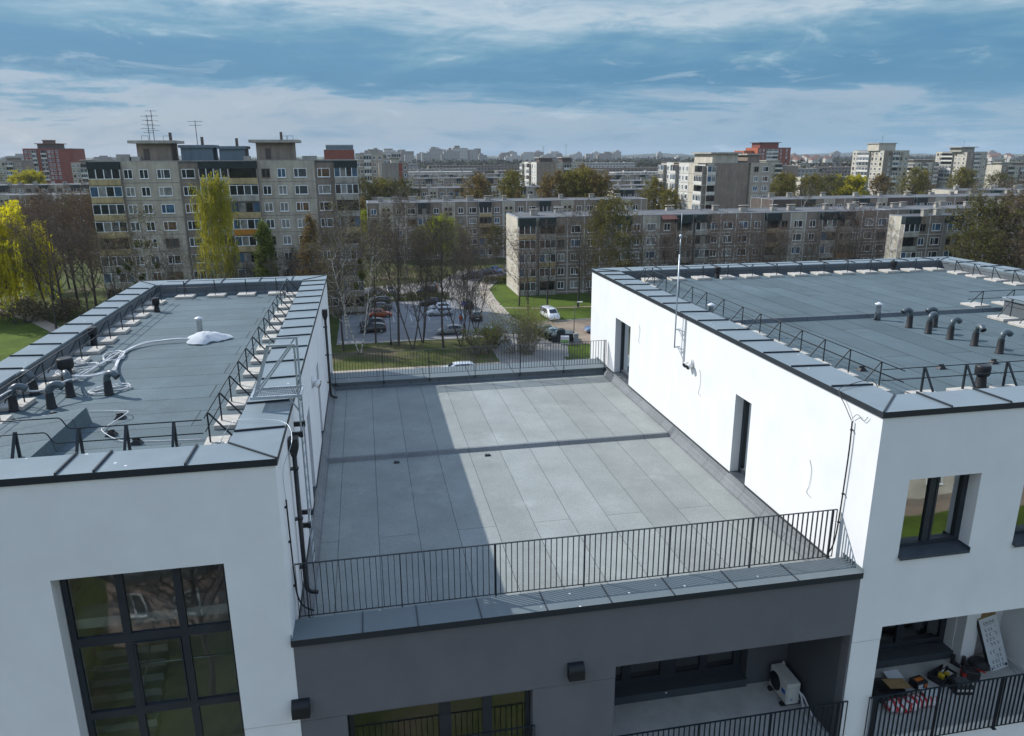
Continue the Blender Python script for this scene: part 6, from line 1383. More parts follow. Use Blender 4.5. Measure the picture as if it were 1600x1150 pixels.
F_YO2 = leaf_mat('olive_buds', (.22, .205, .07), (.32, .29, .10), .45); B_LT = mat('pale_stems', (.20, .175, .13), .95, .3, 3); F_YO3 = leaf_mat('yellow_green_buds', (.16, .165, .03), (.25, .24, .045))
def rvec(rn): 
    z = rn.uniform(-1, 1); a = rn.uniform(0, 2*PI); s = math.sqrt(1-z*z); return Vector((s*math.cos(a), s*math.sin(a), z))
def tree_meshes(name, seed, H, tr, bark, twig, leaf=None, base=.3, n1=16, n2=6, n3=6, ang=(35, 55), reach=.34, up=.12, droop=0.0, nleaf=1, ls=.16, twigw=.036, twigl=.85, leaders=1, conical=False, lv_share=1.0, mist=0, strands=0):
    """trunk and limbs as tapered tubes; crown of fine twigs and small leaf faces spread through the volume"""
    rn = random.Random(seed); tm = MB(); cm = MB()
    def twigs(p, d, L):
        for _ in range(n3):
            q = (d*.7+rvec(rn)*.8+Vector((0,0,.15-droop))).normalized(); l = L*rn.uniform(.6, 1.3); w = twigw*rn.uniform(.7, 1.3)
            s = q.cross(rvec(rn)); s = s.normalized()*w/2; e = p+q*l; mid = p+q*l*.5+Vector((0,0,-droop*l*.15)); e.z -= droop*l*.5
            cm.m = 0; cm.add([p-s, p+s, mid+s*.7, mid-s*.7, e], [(0,1,2,3), (3,2,4)])
            for k in range(2):
                b = mid if k else p+q*l*.75; q2 = (q+rvec(rn)*.9).normalized(); e2 = b+q2*l*.45; e2.z -= droop*l*.25; cm.add([b-s*.6, b+s*.6, e2], [(0,1,2)])
            if leaf and rn.random() < lv_share:
                cm.m = 1
                for k in range(nleaf):
                    c = p+q*l*rn.uniform(.3, 1.1)+rvec(rn)*.18; a = rvec(rn)*ls*rn.uniform(.6,1.3); b = a.cross(rvec(rn)).normalized()*ls*rn.uniform(.5,.9)
                    cm.add([c-a, c+b, c+a, c-b], [(0,1,2,3)])
                if strands and rn.random() < .6:
                    b0 = Vector(e); l2 = rn.uniform(.5, 1.0)*strands; k_ = int(l2/.35)
                    dr = Vector((rn.uniform(-.08,.08), rn.uniform(-.08,.08), -1))
                    for k in range(k_):
                        c = b0+dr*(.35*k)+rvec(rn)*.08; a = Vector((rn.uniform(-.3,.3), rn.uniform(-.3,.3), -1)).normalized()*.24; b = rvec(rn).cross(a).normalized()*ls*.5
                        cm.add([c-a, c+b, c+a, c-b], [(0,1,2,3)])
                cm.m = 0
    def limb(p, d, L, r, lvl):
        n = 6 if lvl == 0 else (5 if lvl == 1 else 3); pts = [p.copy()]; rr = [r]; dirs = []
        for k in range(n):
            d = (d+rvec(rn)*(.06 if lvl == 0 else .16)+Vector((0,0,up*(1 if lvl else .3)-droop*.10*(lvl)))).normalized(); p = p+d*L/n
            pts.append(p.copy()); dirs.append(d.copy()); rr.append(r*(1-(k+1)/n*(.8 if lvl else .86)))
        tm.tube(pts, rr, (7, 5, 3)[lvl], cap=False)
        def at(t): q = t*n; i = min(int(q), n-1); f = q-i; return pts[i].lerp(pts[i+1], f), dirs[i], rr[i]*(1-f)+rr[i+1]*f
        cnt = (n1, n2)[lvl] if lvl < 2 else 0
        for k in range(cnt):
            t = (base if lvl == 0 else .25)+(1-(base if lvl == 0 else .25))*((k+rn.uniform(.1,.9))/cnt); q, dd, r_ = at(min(t, .99))
            az_ = k*2.4+rn.uniform(-.5,.5); x = dd.orthogonal().normalized(); y = dd.cross(x); ag = R(rn.uniform(*ang))
            nd_ = dd*math.cos(ag)+(x*math.cos(az_)+y*math.sin(az_))*math.sin(ag)
            if lvl == 0:
                sh = (1-(t-base)/(1-base)*.92) if conical else (.45+.75*math.sin(PI*min(1, .25+.72*(t-base)/(1-base))))
                l2 = H*reach*sh*rn.uniform(.8, 1.15)
            else: l2 = L*rn.uniform(.38, .55)
            limb(q, nd_, l2, max(.012, r_*(.55 if lvl == 0 else .5)), lvl+1)
        if lvl == 2:
            for t in (.35, .7, 1.0): q, dd, r_ = at(min(t, .999)); twigs(q, dd, twigl*(.8 if t < .9 else 1))
        elif lvl == 1: q, dd, r_ = at(.999); twigs(q, dd, twigl)
    for k in range(leaders):
        a = 2*PI*k/max(1, leaders)+rn.uniform(0,1); lean = 0.04 if leaders == 1 else rn.uniform(.16, .34)
        limb(Vector((.12*math.cos(a), .12*math.sin(a), 0)) if leaders > 1 else Vector((0,0,0)), Vector((math.cos(a)*lean, math.sin(a)*lean, 1)).normalized(), H*(.93 if leaders == 1 else rn.uniform(.78,.93)), tr*(1 if leaders == 1 else .75), 0)
    if mist:
        cm.m = 2
        for k in range(mist):
            c0 = Vector((rn.uniform(-1,1)*H*.13, rn.uniform(-1,1)*H*.13, H*rn.uniform(.5,.85))); r0 = rn.uniform(.35,.7)
            for q in range(160): c = c0+rvec(rn)*r0*rn.random()**.4; a = rvec(rn)*.14; b = a.cross(rvec(rn)).normalized()*.09; cm.add([c-a, c+b, c+a, c-b], [(0,1,2,3)])
    return tm.mesh(name+'_trunk', bark), cm.mesh(name+'_crown', [twig, leaf or twig, F_MIS])
def bush_meshes(name, seed, Rx, H, bark, leaf, n=1500, ls=.13, stems=14, lobes=9):
    rn = random.Random(seed); tm = MB(); cm = MB()
    L = [Vector((rn.uniform(-1,1)*Rx*.7, rn.uniform(-1,1)*Rx*.7, H*rn.uniform(.45,.85))) for _ in range(lobes)]
    for k in range(stems):
        e = rn.choice(L)+rvec(rn)*.4; p0 = Vector((e.x*rn.uniform(.1,.7), e.y*rn.uniform(.1,.7), 0)); tm.tube([p0, p0.lerp(e, .5)+Vector((0,0,.2)), e], [.04,.025,.01], 4, False)
        for q in range(6): a = p0.lerp(e, rn.uniform(.4,1)); b = a+rvec(rn)*.7+Vector((0,0,.4)); tm.tube([a, b], [.015,.006], 3, False)
    for _ in range(n):
        c = rn.choice(L)+rvec(rn)*rn.uniform(.3,1)*Rx*.5; c.z = max(.1, c.z); a = rvec(rn)*ls; b = a.cross(rvec(rn)).normalized()*ls*.7; cm.add([c-a, c+b, c+a, c-b], [(0,1,2,3)])
    return tm.mesh(name+'_stems', bark), cm.mesh(name+'_foliage', leaf)

PR = {}
PR['bare1'] = tree_meshes('bare', 1, 17, .21, B_DARK, T_DARK, None, .28, 15, 7, 6, reach=.30)
PR['bare2'] = tree_meshes('bare', 2, 17, .17, B_DARK, T_DARK, None, .22, 13, 7, 6, reach=.27, leaders=2, ang=(28, 48))
PR['bare3'] = tree_meshes('bare', 3, 17, .22, B_DARK, T_RED, None, .2, 18, 7, 6, reach=.36, ang=(40, 62))
PR['bare4'] = tree_meshes('bare', 4, 17, .16, B_DARK, T_GREY, None, .22, 12, 6, 6, reach=.24, leaders=3, ang=(25, 45))
PR['birch1'] = tree_meshes('birch', 5, 18, .17, B_BIRCH, T_GREY, F_BIR, .25, 17, 6, 5, reach=.24, droop=.55, nleaf=1, ls=.10, ang=(28,48), lv_share=.55)
PR['birch2'] = tree_meshes('birch', 6, 18, .15, B_BIRCH, T_GREY, F_BIR, .25, 15, 6, 5, reach=.22, droop=.5, nleaf=1, ls=.10, leaders=2, lv_share=.5, mist=4)
PR['mist'] = tree_meshes('birch', 16, 18, .16, B_BIRCH, T_GREY, F_BIR, .25, 15, 6, 5, reach=.25, droop=.4, nleaf=1, ls=.10, lv_share=.5, mist=7)
PR['birchyg'] = tree_meshes('birch', 7, 18, .18, B_BIRCH, T_GREY, F_BIR, .18, 20, 7, 6, reach=.25, droop=.6, nleaf=3, ls=.13, lv_share=.9, strands=1.2)
PR['weep'] = tree_meshes('weeping_birch', 8, 18, .18, B_BIRCH, T_GREY, F_YG, .35, 20, 7, 5, reach=.25, droop=.8, nleaf=3, ls=.14, strands=2.6)
PR['willow'] = tree_meshes('willow', 9, 15, .45, B_GREY, T_GREY, F_WIL, .22, 24, 7, 6, reach=.50, droop=.55, nleaf=4, ls=.19, strands=5.0, ang=(45,70), leaders=2)
PR['slim'] = tree_meshes('slim_green', 10, 14, .15, B_DARK, T_DARK, F_GRN, .12, 26, 6, 5, reach=.17, conical=True, nleaf=5, ls=.15, ang=(45,70), up=.02)
PR['larch'] = tree_meshes('larch', 11, 16, .17, B_DARK, T_RED, F_OR, .2, 26, 6, 5, reach=.22, conical=True, nleaf=2, ls=.13, ang=(50,75), up=.03, lv_share=.8)
PR['round'] = tree_meshes('round', 12, 11, .18, B_DARK, T_DARK, F_LIME, .25, 20, 7, 6, reach=.36, nleaf=4, ls=.16)
PR['olive'] = tree_meshes('olive', 13, 14, .2, B_DARK, T_DARK, F_OL, .15, 22, 7, 5, reach=.38, nleaf=3, ls=.17, ang=(35,65), lv_share=.7)
PR['brown'] = tree_meshes('brown', 14, 14, .2, B_DARK, T_RED, F_BR, .15, 22, 7, 6, reach=.38, nleaf=2, ls=.15, ang=(35,65), lv_share=.7)
PR['orange'] = tree_meshes('orange', 15, 15, .2, B_DARK, T_RED, F_OR, .15, 22, 7, 5, reach=.30, nleaf=2, ls=.2, ang=(30,60))
PR['yellow'] = tree_meshes('yellow', 17, 15, .2, B_DARK, T_GREY, F_YO, .15, 22, 7, 5, reach=.30, nleaf=2, ls=.2, ang=(30,60))
PR['forsy'] = tree_meshes('forsy', 18, 8, .2, B_DARK, T_GREY, F_YEL, .1, 20, 7, 5, reach=.45, nleaf=5, ls=.2, ang=(30,60))
PR['bush'] = bush_meshes('bush', 19, 3.4, 4.2, B_LT, F_YO2, 3400, .07, 90, 24)
PR['bushg'] = bush_meshes('bush', 20, 1.8, 2.4, B_LT, F_YO3, 800, .075, 44)
PR['bushdark'] = bush_meshes('bush', 21, 2.2, 2.2, B_DARK, F_BR, 1200, .11, 16)
TH = {'bare1':17,'bare2':17,'bare3':17,'bare4':17,'birch1':18,'birch2':18,'mist':18,'birchyg':18,'weep':18,'willow':15,'slim':14,'larch':16,'round':11,'olive':14,'brown':14,'orange':15,'yellow':15,'forsy':8,'bush':4.2,'bushg':2.4,'bushdark':2.2}
def tree(kind, x, y, h, label, group=None, wide=1.0, cat='tree', name=None, rz=None):
    s = h/TH[kind]; tm, cm = PR[kind]
    nm = name or ('shrub' if kind.startswith('bush') else {'willow':'willow_tree','larch':'larch_tree'}.get(kind, 'birch_tree' if 'bir' in kind or kind in ('weep','mist') else 'bare_tree' if 'bare' in kind else 'tree'))
    t = thing(nm, label, 'shrub' if kind.startswith('bush') else cat, (x, y, 0), random.uniform(0, 6.28) if rz is None else rz, group)
    t.scale = (s*wide, s*wide, s)
    obj('trunk' if not kind.startswith('bush') else 'stems', tm, t); obj('crown' if not kind.startswith('bush') else 'foliage', cm, t)
    return t
G1 = 'bare trees on the shaded lawn before the parking lot'
for (k, x, y, h, w, lb) in (('bare1', 4.0, 108, 20, .75, 'tall straight bare tree rising in front of the orange-red car'), ('bare2', 5.9, 105.3, 18.5, .85, 'bare tree with twin stems left of the forked tree'), ('bare4', 7.6, 108.8, 17.5, .85, 'bare tree that forks low into a wide U before the middle row of cars'),
    ('bare1', 10.3, 105.4, 18.5, .8, 'straight bare tree just left of the lone grey hatchback'), ('bare2', 12.9, 105.3, 18.0, .85, 'dark bare tree at the right end of the lone grey hatchback'), ('bare4', 14.2, 109, 15, .8, 'bare tree beside the person in the red-orange coat'), ('bare1', .7, 110.2, 16, .75, 'bare tree standing at the edge of the lot before the shiny black hatchback'),
    ('birch2', -1.6, 104.3, 18.5, .85, 'bare birch before the right corner of the nine-storey block'), ('bare1', -3.9, 106.6, 17.0, .8, 'bare tree close beside the far downpipe'), ('bare2', 16.4, 113.9, 13.5, .95, 'wide bare tree on the drive before the dark brown cars')):
    tree(k, x, y, h, lb, G1, w)
G2 = 'bare trees before the nearest brown block'
for (k, x, y, h, lb) in (('bare3', 27.2, 124.8, 12, 'bare tree behind the white van, nearest the pavement'), ('bare1', 32.1, 131.2, 14, 'bare tree directly behind the white van'), ('bare3', 27.3, 133.5, 13, 'bare reddish tree at the sunlit gable'), ('bare1', 37.6, 130.2, 17, 'tall dark bare tree on the sunny lawn right of the white van'), ('bare4', 39.5, 127.0, 13, 'bare tree at the very edge of the sunlit wing wall')):
    tree(k, x, y, h, lb, G2)
tree('birchyg', 44.6, 132, 18.6, 'big drooping birch with fresh olive leaves before the nearest brown block', None, 1.15)
rnt = random.Random(31)
BX = [50.5,54,58.5,62,66,70.5,74,78.5,82,86,90,94,98,101.5,106]
for i, x in enumerate(BX): tree(('bare3','bare1','bare2','bare4')[i%4], x+rnt.uniform(-1,1), rnt.uniform(128,139), rnt.uniform(12,15.5), 'bare brown tree rising behind the right roof before the nearest brown block', 'row of bare trees behind the right roof', rnt.uniform(.9,1.15))
tree('bushg', 88, 122, 4.8, 'fresh green shrub peeping over the far edge of the right roof', None, 1.0); tree('bushg', 96.5, 120, 5.2, 'second fresh green shrub over the far edge of the right roof', None, 1.1)
for (k, x, y, h, w, lb) in (('olive', 113, 120, 16.5, 1.0, 'broad olive-brown tree at the right edge, leftmost of its clump'), ('brown', 119, 119, 17.5, 1.05, 'broad brown tree at the right edge of the photo'), ('olive', 124, 114, 16.0, 1.05, 'olive tree cut off by the right edge of the photo'), ('olive', 108.5, 117, 12.5, .95, 'low olive tree spilling over the far corner of the right roof'), ('brown', 127, 126, 16.5, 1.1, 'brown tree behind the olive one at the right edge'), ('mist', 130, 140, 20, .9, 'tree with a round mistletoe ball above the clump at the right edge'), ('brown', 116, 112, 12, 1.0, 'low brown tree before the clump at the right edge')):
    tree(k, x, y, h, lb, 'spring trees at the right edge', w)
tree('mist', 112, 182, 18.5, 'narrow tree hung with dark mistletoe before the dark-ended block')
G3 = 'trees before the nine-storey block'
for (k, x, y, h, w, lb) in (('mist', -31.5, 118, 19.5, .95, 'pale birch dotted with dark mistletoe before the left light section'), ('birch2', -34.5, 120, 17, .85, 'thin bare birch left of the one with mistletoe'), ('weep', -22.3, 118, 23, .47, 'tall yellow-green weeping birch before the nine-storey block'), ('slim', -14.6, 117, 17.8, .85, 'slim fresh-green conical tree before the nine-storey block'), ('larch', -8.4, 118, 19.0, .85, 'orange-brown conical larch before the nine-storey block'),
    ('birch1', -25.5, 112, 13.5, .85, 'small bare birch with white trunk under the weeping birch'), ('bare4', -18.5, 114, 12, .9, 'bare tree between the weeping birch and the slim green tree'), ('bare2', -11.3, 113, 13.5, .8, 'bare tree between the slim green tree and the larch'), ('birch1', -3.6, 114, 20.5, .95, 'tall bare birch before the right balcony stack'), ('birch2', -.8, 118, 19.5, .85, 'bare birch at the right corner of the nine-storey block'), ('bare1', -28, 115, 14.5, .8, 'bare tree before the brown recess of the nine-storey block'), ('bare3', -37.5, 121, 14.5, .9, 'bare tree before the left balcony stack')):
    tree(k, x, y, h, lb, G3, w)
tree('willow', -65.5, 146, 17.0, 'big bright yellow willow with hanging branches at the left edge', None, .96)
G4 = 'bare trees at the left beside the willow'
for (k, x, y, h, lb) in (('bare1', -50.2, 131, 17, 'dark leaning bare tree nearest the dirt path at the left'), ('bare3', -50.8, 137, 18, 'bare tree second from the dirt path at the left'), ('bare3', -47, 141, 19, 'bare tree close to the left corner of the nine-storey block'), ('bare2', -56, 144, 18.5, 'bare tree right behind the willow'), ('bare3', -53, 150, 20, 'tall bare tree with a broad brown crown right of the willow'), ('bare1', -44.5, 129, 15, 'bare tree at the lawn-side coping of the left roof'), ('brown', -60, 158, 17, 'brown budding tree behind the willow'), ('brown', -50, 160, 18, 'brown budding tree between the willow and the nine-storey block'), ('olive', -56, 168, 16.5, 'olive-tinged tree behind the bare ones at the left'), ('bare3', -62, 172, 16.5, 'broad bare tree far behind the willow'), ('olive', -74, 176, 15, 'olive-tinged tree above the willow at the left edge'), ('bare3', -45, 152, 17, 'bare tree beside the left balcony stack')):
    tree(k, x, y, h, lb, G4)
tree('bushdark', -57, 136, 3.4, 'brown shrub on the path below the willow', None, 1.5); tree('bushdark', -53, 140, 3.0, 'brown shrub beside the dirt path at the left', None, 1.4)
tree('bush', 20.6, 100.0, 6.6, 'big round bush just leafing out beyond the terrace railing', None, .9); tree('bushg', 15.0, 101.3, 3.6, 'yellow-green bush left of the big round bush', None, 1.2); tree('bushg', 17.4, 104, 3.2, 'yellow-green bush in front of the turquoise car', None, .9)
tree('round', 17.0, 172, 11.8, 'round lime-green tree before the long pale-striped block', None, 1.05)
G5 = 'trees before the long pale-striped block'
for (k, x, y, h, lb) in (('birch1', 8.5, 165, 16, 'thin bare birch before the long pale-striped block, left of the lime-green tree'), ('olive', 12.5, 176, 9, 'olive shrubby tree left of the lime-green tree'), ('brown', 23, 180, 8.5, 'brown budding tree right of the lime-green tree'), ('birch2', 21.5, 168, 13, 'slender birch at the drive bend'), ('brown', 5, 172, 9.5, 'brown budding tree behind the parking lot hedge'), ('bare3', 29, 184, 10, 'bare tree before the entrance of the long block'), ('bare3', 2, 166, 12, 'bare tree just right of the nine-storey block'), ('olive', 33, 190, 8.5, 'olive tree before the right end of the long block')):
    tree(k, x, y, h, lb, G5)
for i in range(9):
    x = rnt.uniform(-6, 36); y = rnt.uniform(158, 194) if x < 14 else rnt.uniform(182, 195)
    tree(('bare1','bare3','bare2','birch1','brown')[i%5], x, y, rnt.uniform(6, 10), 'thin bare tree in the loose row before the long pale-striped block', 'loose row of bare trees before the long pale-striped block', rnt.uniform(.75,1.0))
for i in range(9):
    tree(('bare4','bare1','birch2')[i%3], rnt.uniform(-34, -2), rnt.uniform(122, 130), rnt.uniform(9, 14), 'thin bare tree close to the foot of the nine-storey block', 'thin bare trees at the foot of the nine-storey block', rnt.uniform(.7,.95))
def hedge(label, x0, x1, y0, y1, h, leaf, seed):
    rn = random.Random(seed); t = thing('hedge', label, 'hedge', ((x0+x1)/2, (y0+y1)/2, 0), world=True)
    c = MB()
    for _ in range(int((x1-x0)*(y1-y0)*(h+1)*38)):
        p = Vector((rn.uniform(x0,x1), rn.uniform(y0,y1), rn.uniform(.05,1)**.7*h*rn.uniform(.8,1.08))); a = rvec(rn)*.13; b = a.cross(rvec(rn)).normalized()*.1; c.add([p-a, p+b, p+a, p-b], [(0,1,2,3)])
    c.build('foliage', leaf, t)
    m = MB()
    for k in range(int((x1-x0)*1.5)): x = x0+(k+.5)/1.5; m.tube([(x, (y0+y1)/2, 0), (x+.1, (y0+y1)/2, h*.8)], [.02,.01], 4, False)
    m.build('stems', B_DARK, t)
hedge('low clipped green hedge behind the middle row of cars', 3.4, 15.4, 142.6, 144.6, 1.4, F_HEDGE, 1); hedge('short yellow-green hedge behind the black car at the lot edge', -2, 2.6, 143, 145, 1.3, F_OL, 2); hedge('brown clipped hedge at the sunlit gable', 24.8, 31.0, 158.5, 160.5, 1.6, F_OL, 3)

# --- trees between and behind the blocks, small in the photo
G6 = 'spring trees between the housing blocks'
for (k, x, y, h, w, lb) in (('orange', 34.3, 235, 18.8, 1.0, 'orange-brown tree rising over the long pale-striped block'), ('yellow', 46.8, 240, 20, .9, 'yellow-green birch clump left of the blank-gabled block'), ('larch', 45, 225, 17, .9, 'dark narrow tree below the yellow-green birch clump'),
    ('orange', 55, 217, 19.5, 1.0, 'orange birch, leftmost of the row before the blank-gabled block'), ('yellow', 59, 215, 20, 1.0, 'yellow birch second in the row before the blank-gabled block'), ('yellow', 63.5, 216, 20.5, 1.1, 'yellow birch third in the row before the blank-gabled block'), ('orange', 68, 215, 19.5, 1.1, 'orange birch at the right end of the row before the blank-gabled block'), ('orange', 78, 262, 20.5, .9, 'lone orange-brown tree above the row of birches'), ('yellow', 94, 240, 17.5, 1.0, 'yellow-leaved tree at the left foot of the tall slab'), ('yellow', 95, 225, 15, .9, 'yellow-leaved tree low against the sunlit side of the tall slab'),
    ('olive', -1, 268, 17, 1.2, 'olive tree just right of the nine-storey roof edge'), ('yellow', 5.5, 270, 17.5, 1.1, 'yellow tree at the foot of the pale far block'), ('olive', 12, 270, 16.5, 1.2, 'olive tree at the foot of the blank-gabled grey block'), ('round', 2.5, 215, 11, 1.3, 'fresh green round tree at the left end of the long block'), ('orange', -2, 235, 13, 1.2, 'orange tree half hidden by the nine-storey block'), ('orange', -205, 420, 20, 1.5, 'orange-brown tree before the red brick tower'), ('forsy', -148, 390, 16.5, 1.2, 'small bright yellow tree right of the red brick tower'), ('olive', -175, 400, 18, 1.6, 'olive tree at the foot of the red brick tower'),
    ('yellow', 152, 262, 18, 1.1, 'yellow birch right of the light grey wing'), ('orange', 161, 268, 17, 1.1, 'orange birch second right of the light grey wing'), ('yellow', 170, 265, 17.5, 1.1, 'yellow birch left of the forsythia-bright tree'), ('olive', 180, 270, 16.5, 1.2, 'olive tree between the yellow birches on the right'), ('forsy', 196, 280, 14.5, 1.2, 'bright yellow tree before the nearer sunlit panel tower'), ('orange', 206, 276, 16.5, 1.1, 'orange birch at the foot of the nearer sunlit panel tower'), ('yellow', 222, 280, 19, 1.1, 'tall yellow birch before the nearer sunlit panel tower'), ('orange', 232, 285, 15, 1.2, 'orange birch right of the tall yellow one'), ('yellow', 262, 300, 18.5, 1.1, 'yellow birch between the two sunlit panel towers'), ('orange', 271, 305, 17, 1.1, 'orange birch left of the farther sunlit panel tower'), ('olive', 292, 310, 15.5, 1.3, 'olive tree at the foot of the farther sunlit panel tower'), ('brown', 302, 300, 15, 1.3, 'brown tree right of the farther sunlit panel tower'), ('bare3', 240, 250, 15, 1.1, 'bare tree before the cream block at the right edge'), ('round', 118, 204, 10.5, .9, 'small green tree at the foot of the light grey wing'),
    ('brown', -120, 235, 9, 1.3, 'brown tree before the strip of windows at the left edge'), ('olive', -105, 225, 8, 1.3, 'olive tree before the strip of windows at the left'), ('brown', -90, 215, 8, 1.2, 'brown tree left of the nine-storey block')):
    tree(k, x, y, h, lb, G6, w)

# --- far-off wood and the skyline
rnf = random.Random(77)
def wood(name, areas, mt, n, seed):
    r = random.Random(seed); m = MB()
    for _ in range(n):
        (xa, xb, ya, yb) = r.choice(areas); y = ya+(yb-ya)*r.random()**1.3; x = r.uniform(xa, xb)*(y/1000.0)
        h = r.uniform(9, 16)*(1+.25*math.sin(x*.01+y*.004)); w = r.uniform(4, 8); q = 26 if y < 1300 else 14
        for k in range(q):
            c = Vector((x, y, h*.55))+Vector((rvec(r).x*w, rvec(r).y*w, r.uniform(-.5,.5)*h*.85)); s = r.uniform(1.0, 2.3)*(1 if y < 1300 else 1.5); a = rvec(r)*s; b = a.cross(rvec(r)).normalized()*s*.8
            m.add([c-a, c+b, c+a, c-b], [(0,1,2,3)])
    return tag(m.build(name, mt), 'far-off wood fading into blue towards the horizon', 'wood', kind='stuff')
wood('wood', [(-420, 900, 640, 2600)], leaf_mat('far_wood_leaves', (.030,.036,.024), (.065,.06,.035), .1), 3600, 3)
wood('wood', [(-900, 1300, 1500, 3900)], leaf_mat('farther_wood_leaves', (.028,.034,.026), (.055,.055,.035), .1), 2600, 9)
wood('wood', [(-600, 1100, 620, 1700)], leaf_mat('far_wood_budding_leaves', (.06,.06,.025), (.11,.095,.04), .1), 700, 5)
m = MB(); hp = [(-4000+8000*i/160, 15+9*math.sin(i*.23)+5*math.sin(i*.71+1)+2.5*math.sin(i*2.3)+rnf.uniform(-.8,.8)) for i in range(161)]
m.add([(x, 4100, 0) for x, h in hp]+[(x, 4400, h) for x, h in hp]+[(x, 5100, h*.6) for x, h in hp], [(i, i+1, 161+i+1, 161+i) for i in range(160)]+[(161+i, 162+i, 323+i, 322+i) for i in range(160)])
tag(m.build('hills', mat('wooded_hills', (.035,.042,.03), .95, .3, .02)), kind='structure')
# bare trees behind the camera, mirrored in the stairwell glass
for (k, x, y, h) in (('bare3', -14, -2, 13), ('brown', -19, -8, 14), ('bare1', -9, -9, 13), ('bare4', -24, -3, 12), ('brown', -12, -16, 14), ('bare3', 3, -12, 12), ('bare2', 20, -10, 9)):
    tree(k, x, y, h, 'bare tree mirrored dimly in the big stairwell window', 'bare trees mirrored in the glass')
def tower_mat(name, c1, c2):
    m, nt, b = new_mat(name); L = nt.links; b.inputs['Roughness'].default_value = .9
    tc_ = nd(nt, 'ShaderNodeTexCoord'); mp = nd(nt, 'ShaderNodeMapping'); mp.inputs['Rotation'].default_value = (R(90), 0, 0); L.new(tc_.outputs['Object'], mp.inputs['Vector'])
    br = nd(nt, 'ShaderNodeTexBrick', Scale=1.0); br.offset = 0; br.inputs['Brick Width'].default_value = 3.4; br.inputs['Row Height'].default_value = 2.9; br.inputs['Mortar Size'].default_value = .75; br.inputs['Mortar Smooth'].default_value = .1
    br.inputs['Color1'].default_value = c4(c2); br.inputs['Color2'].default_value = c4([x*1.6 for x in c2]); br.inputs['Mortar'].default_value = c4(c1); L.new(mp.outputs[0], br.inputs['Vector']); L.new(br.outputs['Color'], b.inputs['Base Color']); return m
TMS = [tower_mat('far_tower_grey', (.32,.30,.28), (.10,.10,.10)), tower_mat('far_tower_pale', (.46,.44,.41), (.12,.12,.12)), tower_mat('far_tower_brown', (.25,.20,.17), (.07,.07,.07))]
def far_tower(x, y, w, h, mi, label, group):
    m = MB(); d = 14; m.box(-w/2, w/2, 0, d, 0, h)
    if rnf.random() < .8: c = rnf.uniform(-.2,.2)*w; m.box(c-w*.22, c+w*.22, 2, d-2, h+.01, h+rnf.uniform(2.5, 5))
    if w > 24: m.box(-w/2-5, -w/2-.01, 3, d, 0, h*.85)
    tag(m.build('tower_block', TMS[mi]), label, 'tower block', group).location = (x, y, 0)
LB = 'hazy tower block in the skyline beyond the far-off wood'; LG = 'tower blocks of the far skyline'
for i in range(34): y = rnf.uniform(1500, 2300); q = rnf.uniform(.005, .165); far_tower(q*y, y, rnf.uniform(16, 34), 29+rnf.uniform(-5, 12)+(y-1500)*.004, rnf.choice((0,0,1,2)), LB, LG)
for i in range(26): y = rnf.uniform(2000, 2800); q = rnf.uniform(.16, .345); far_tower(q*y, y, rnf.uniform(16, 40), 27+rnf.uniform(-6, 9), rnf.choice((0,1,1,2)), LB, LG)
for i in range(8): y = rnf.uniform(1500, 2200); q = rnf.uniform(-.42, -.27); far_tower(q*y, y, rnf.uniform(18, 34), 26+rnf.uniform(-5, 8), rnf.choice((0,2)), LB, LG)
for i in range(10): y = rnf.uniform(1900, 2700); q = rnf.uniform(.40, .95); far_tower(q*y, y, rnf.uniform(16, 34), 24+rnf.uniform(-5, 6), rnf.choice((0,1)), LB, LG)
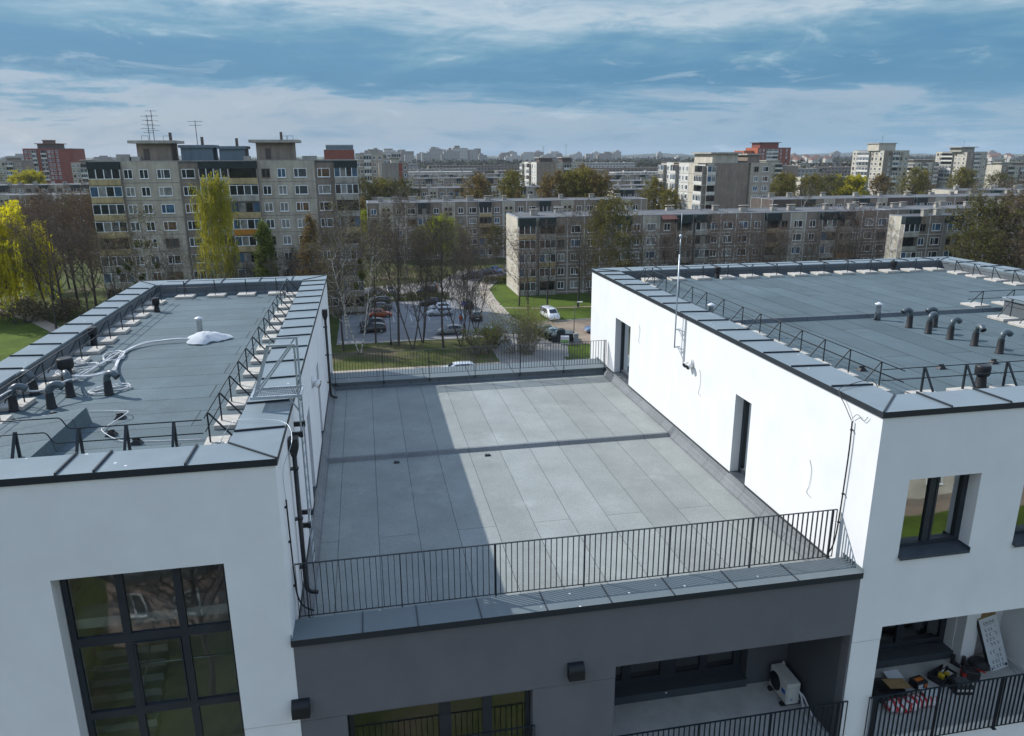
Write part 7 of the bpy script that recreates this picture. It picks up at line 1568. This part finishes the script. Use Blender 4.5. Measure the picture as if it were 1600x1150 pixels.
for i, (x, y, w, h) in enumerate([(-60,470,60,14),(40,560,80,14.5),(150,600,90,14),(60,640,70,15),(210,520,70,14),(230,640,90,15),(320,560,80,14.5),(330,700,90,15),(120,760,110,16),(20,820,80,17),(250,820,100,17),(430,640,90,14),(520,760,110,16),(-110,600,90,15),(-260,560,80,15),(-300,700,110,17),(480,520,70,13)]):
    m = MB(); m.box(-w/2, w/2, 0, 12, 0, h); m.box(-w/2-.2, w/2+.2, -.3, 12.3, h+.01, h+.5)
    for k in range(int(w/16)): m.box(-w/2+8+16*k, -w/2+9.5+16*k, 4, 6, h+.51, h+1.6)
    tag(m.build('low_block', TMS[i % 3]), 'low panel block in the hazy band before the far-off wood', 'low block', 'low panel blocks before the far-off wood').location = (x, y, 0)
HM = [mat('far_house_wall', (.45,.42,.38), .9, .2, .1), mat('far_house_roof', (.22,.12,.09), .9, .2, .1)]
for i in range(60):
    y = rnf.uniform(1000, 1900); q = rnf.choice((rnf.uniform(.46,.66), rnf.uniform(.50,.64), rnf.uniform(.86,.96))); w = rnf.uniform(8, 14); z = max(0, 12+(y-1000)*.006)
    m = MB(); m.m = 0; m.box(-w/2, w/2, -4, 4, -z, 5); m.m = 1; m.add([(-w/2-.5,-4.5,5.01), (w/2+.5,-4.5,5.01), (w/2+.5,4.5,5.01), (-w/2-.5,4.5,5.01), (-w/2,0,8.5), (w/2,0,8.5)], [(0,1,5,4), (2,3,4,5), (0,4,3), (1,2,5)])
    o = tag(m.build('house', HM), 'tiny pale house on the wooded far rise', 'house', 'houses on the far rise'); o.location = (q*y, y, z); 
# ================================================================== air
HAZE_D = .00008
m = MB(); m.box(-4200, 4200, -70, 5200, -1, 62)
mh, nth, bh = new_mat('haze_volume'); nth.nodes.remove(bh)
pv = nd(nth, 'ShaderNodeVolumePrincipled'); pv.inputs['Color'].default_value = (.80, .88, .97, 1); pv.inputs['Density'].default_value = HAZE_D; pv.inputs['Anisotropy'].default_value = .0
nth.links.new(pv.outputs[0], nth.nodes['Material Output'].inputs['Volume'])
tag(m.build('haze', mh), 'thin blue haze hanging over the district', 'haze', kind='stuff')
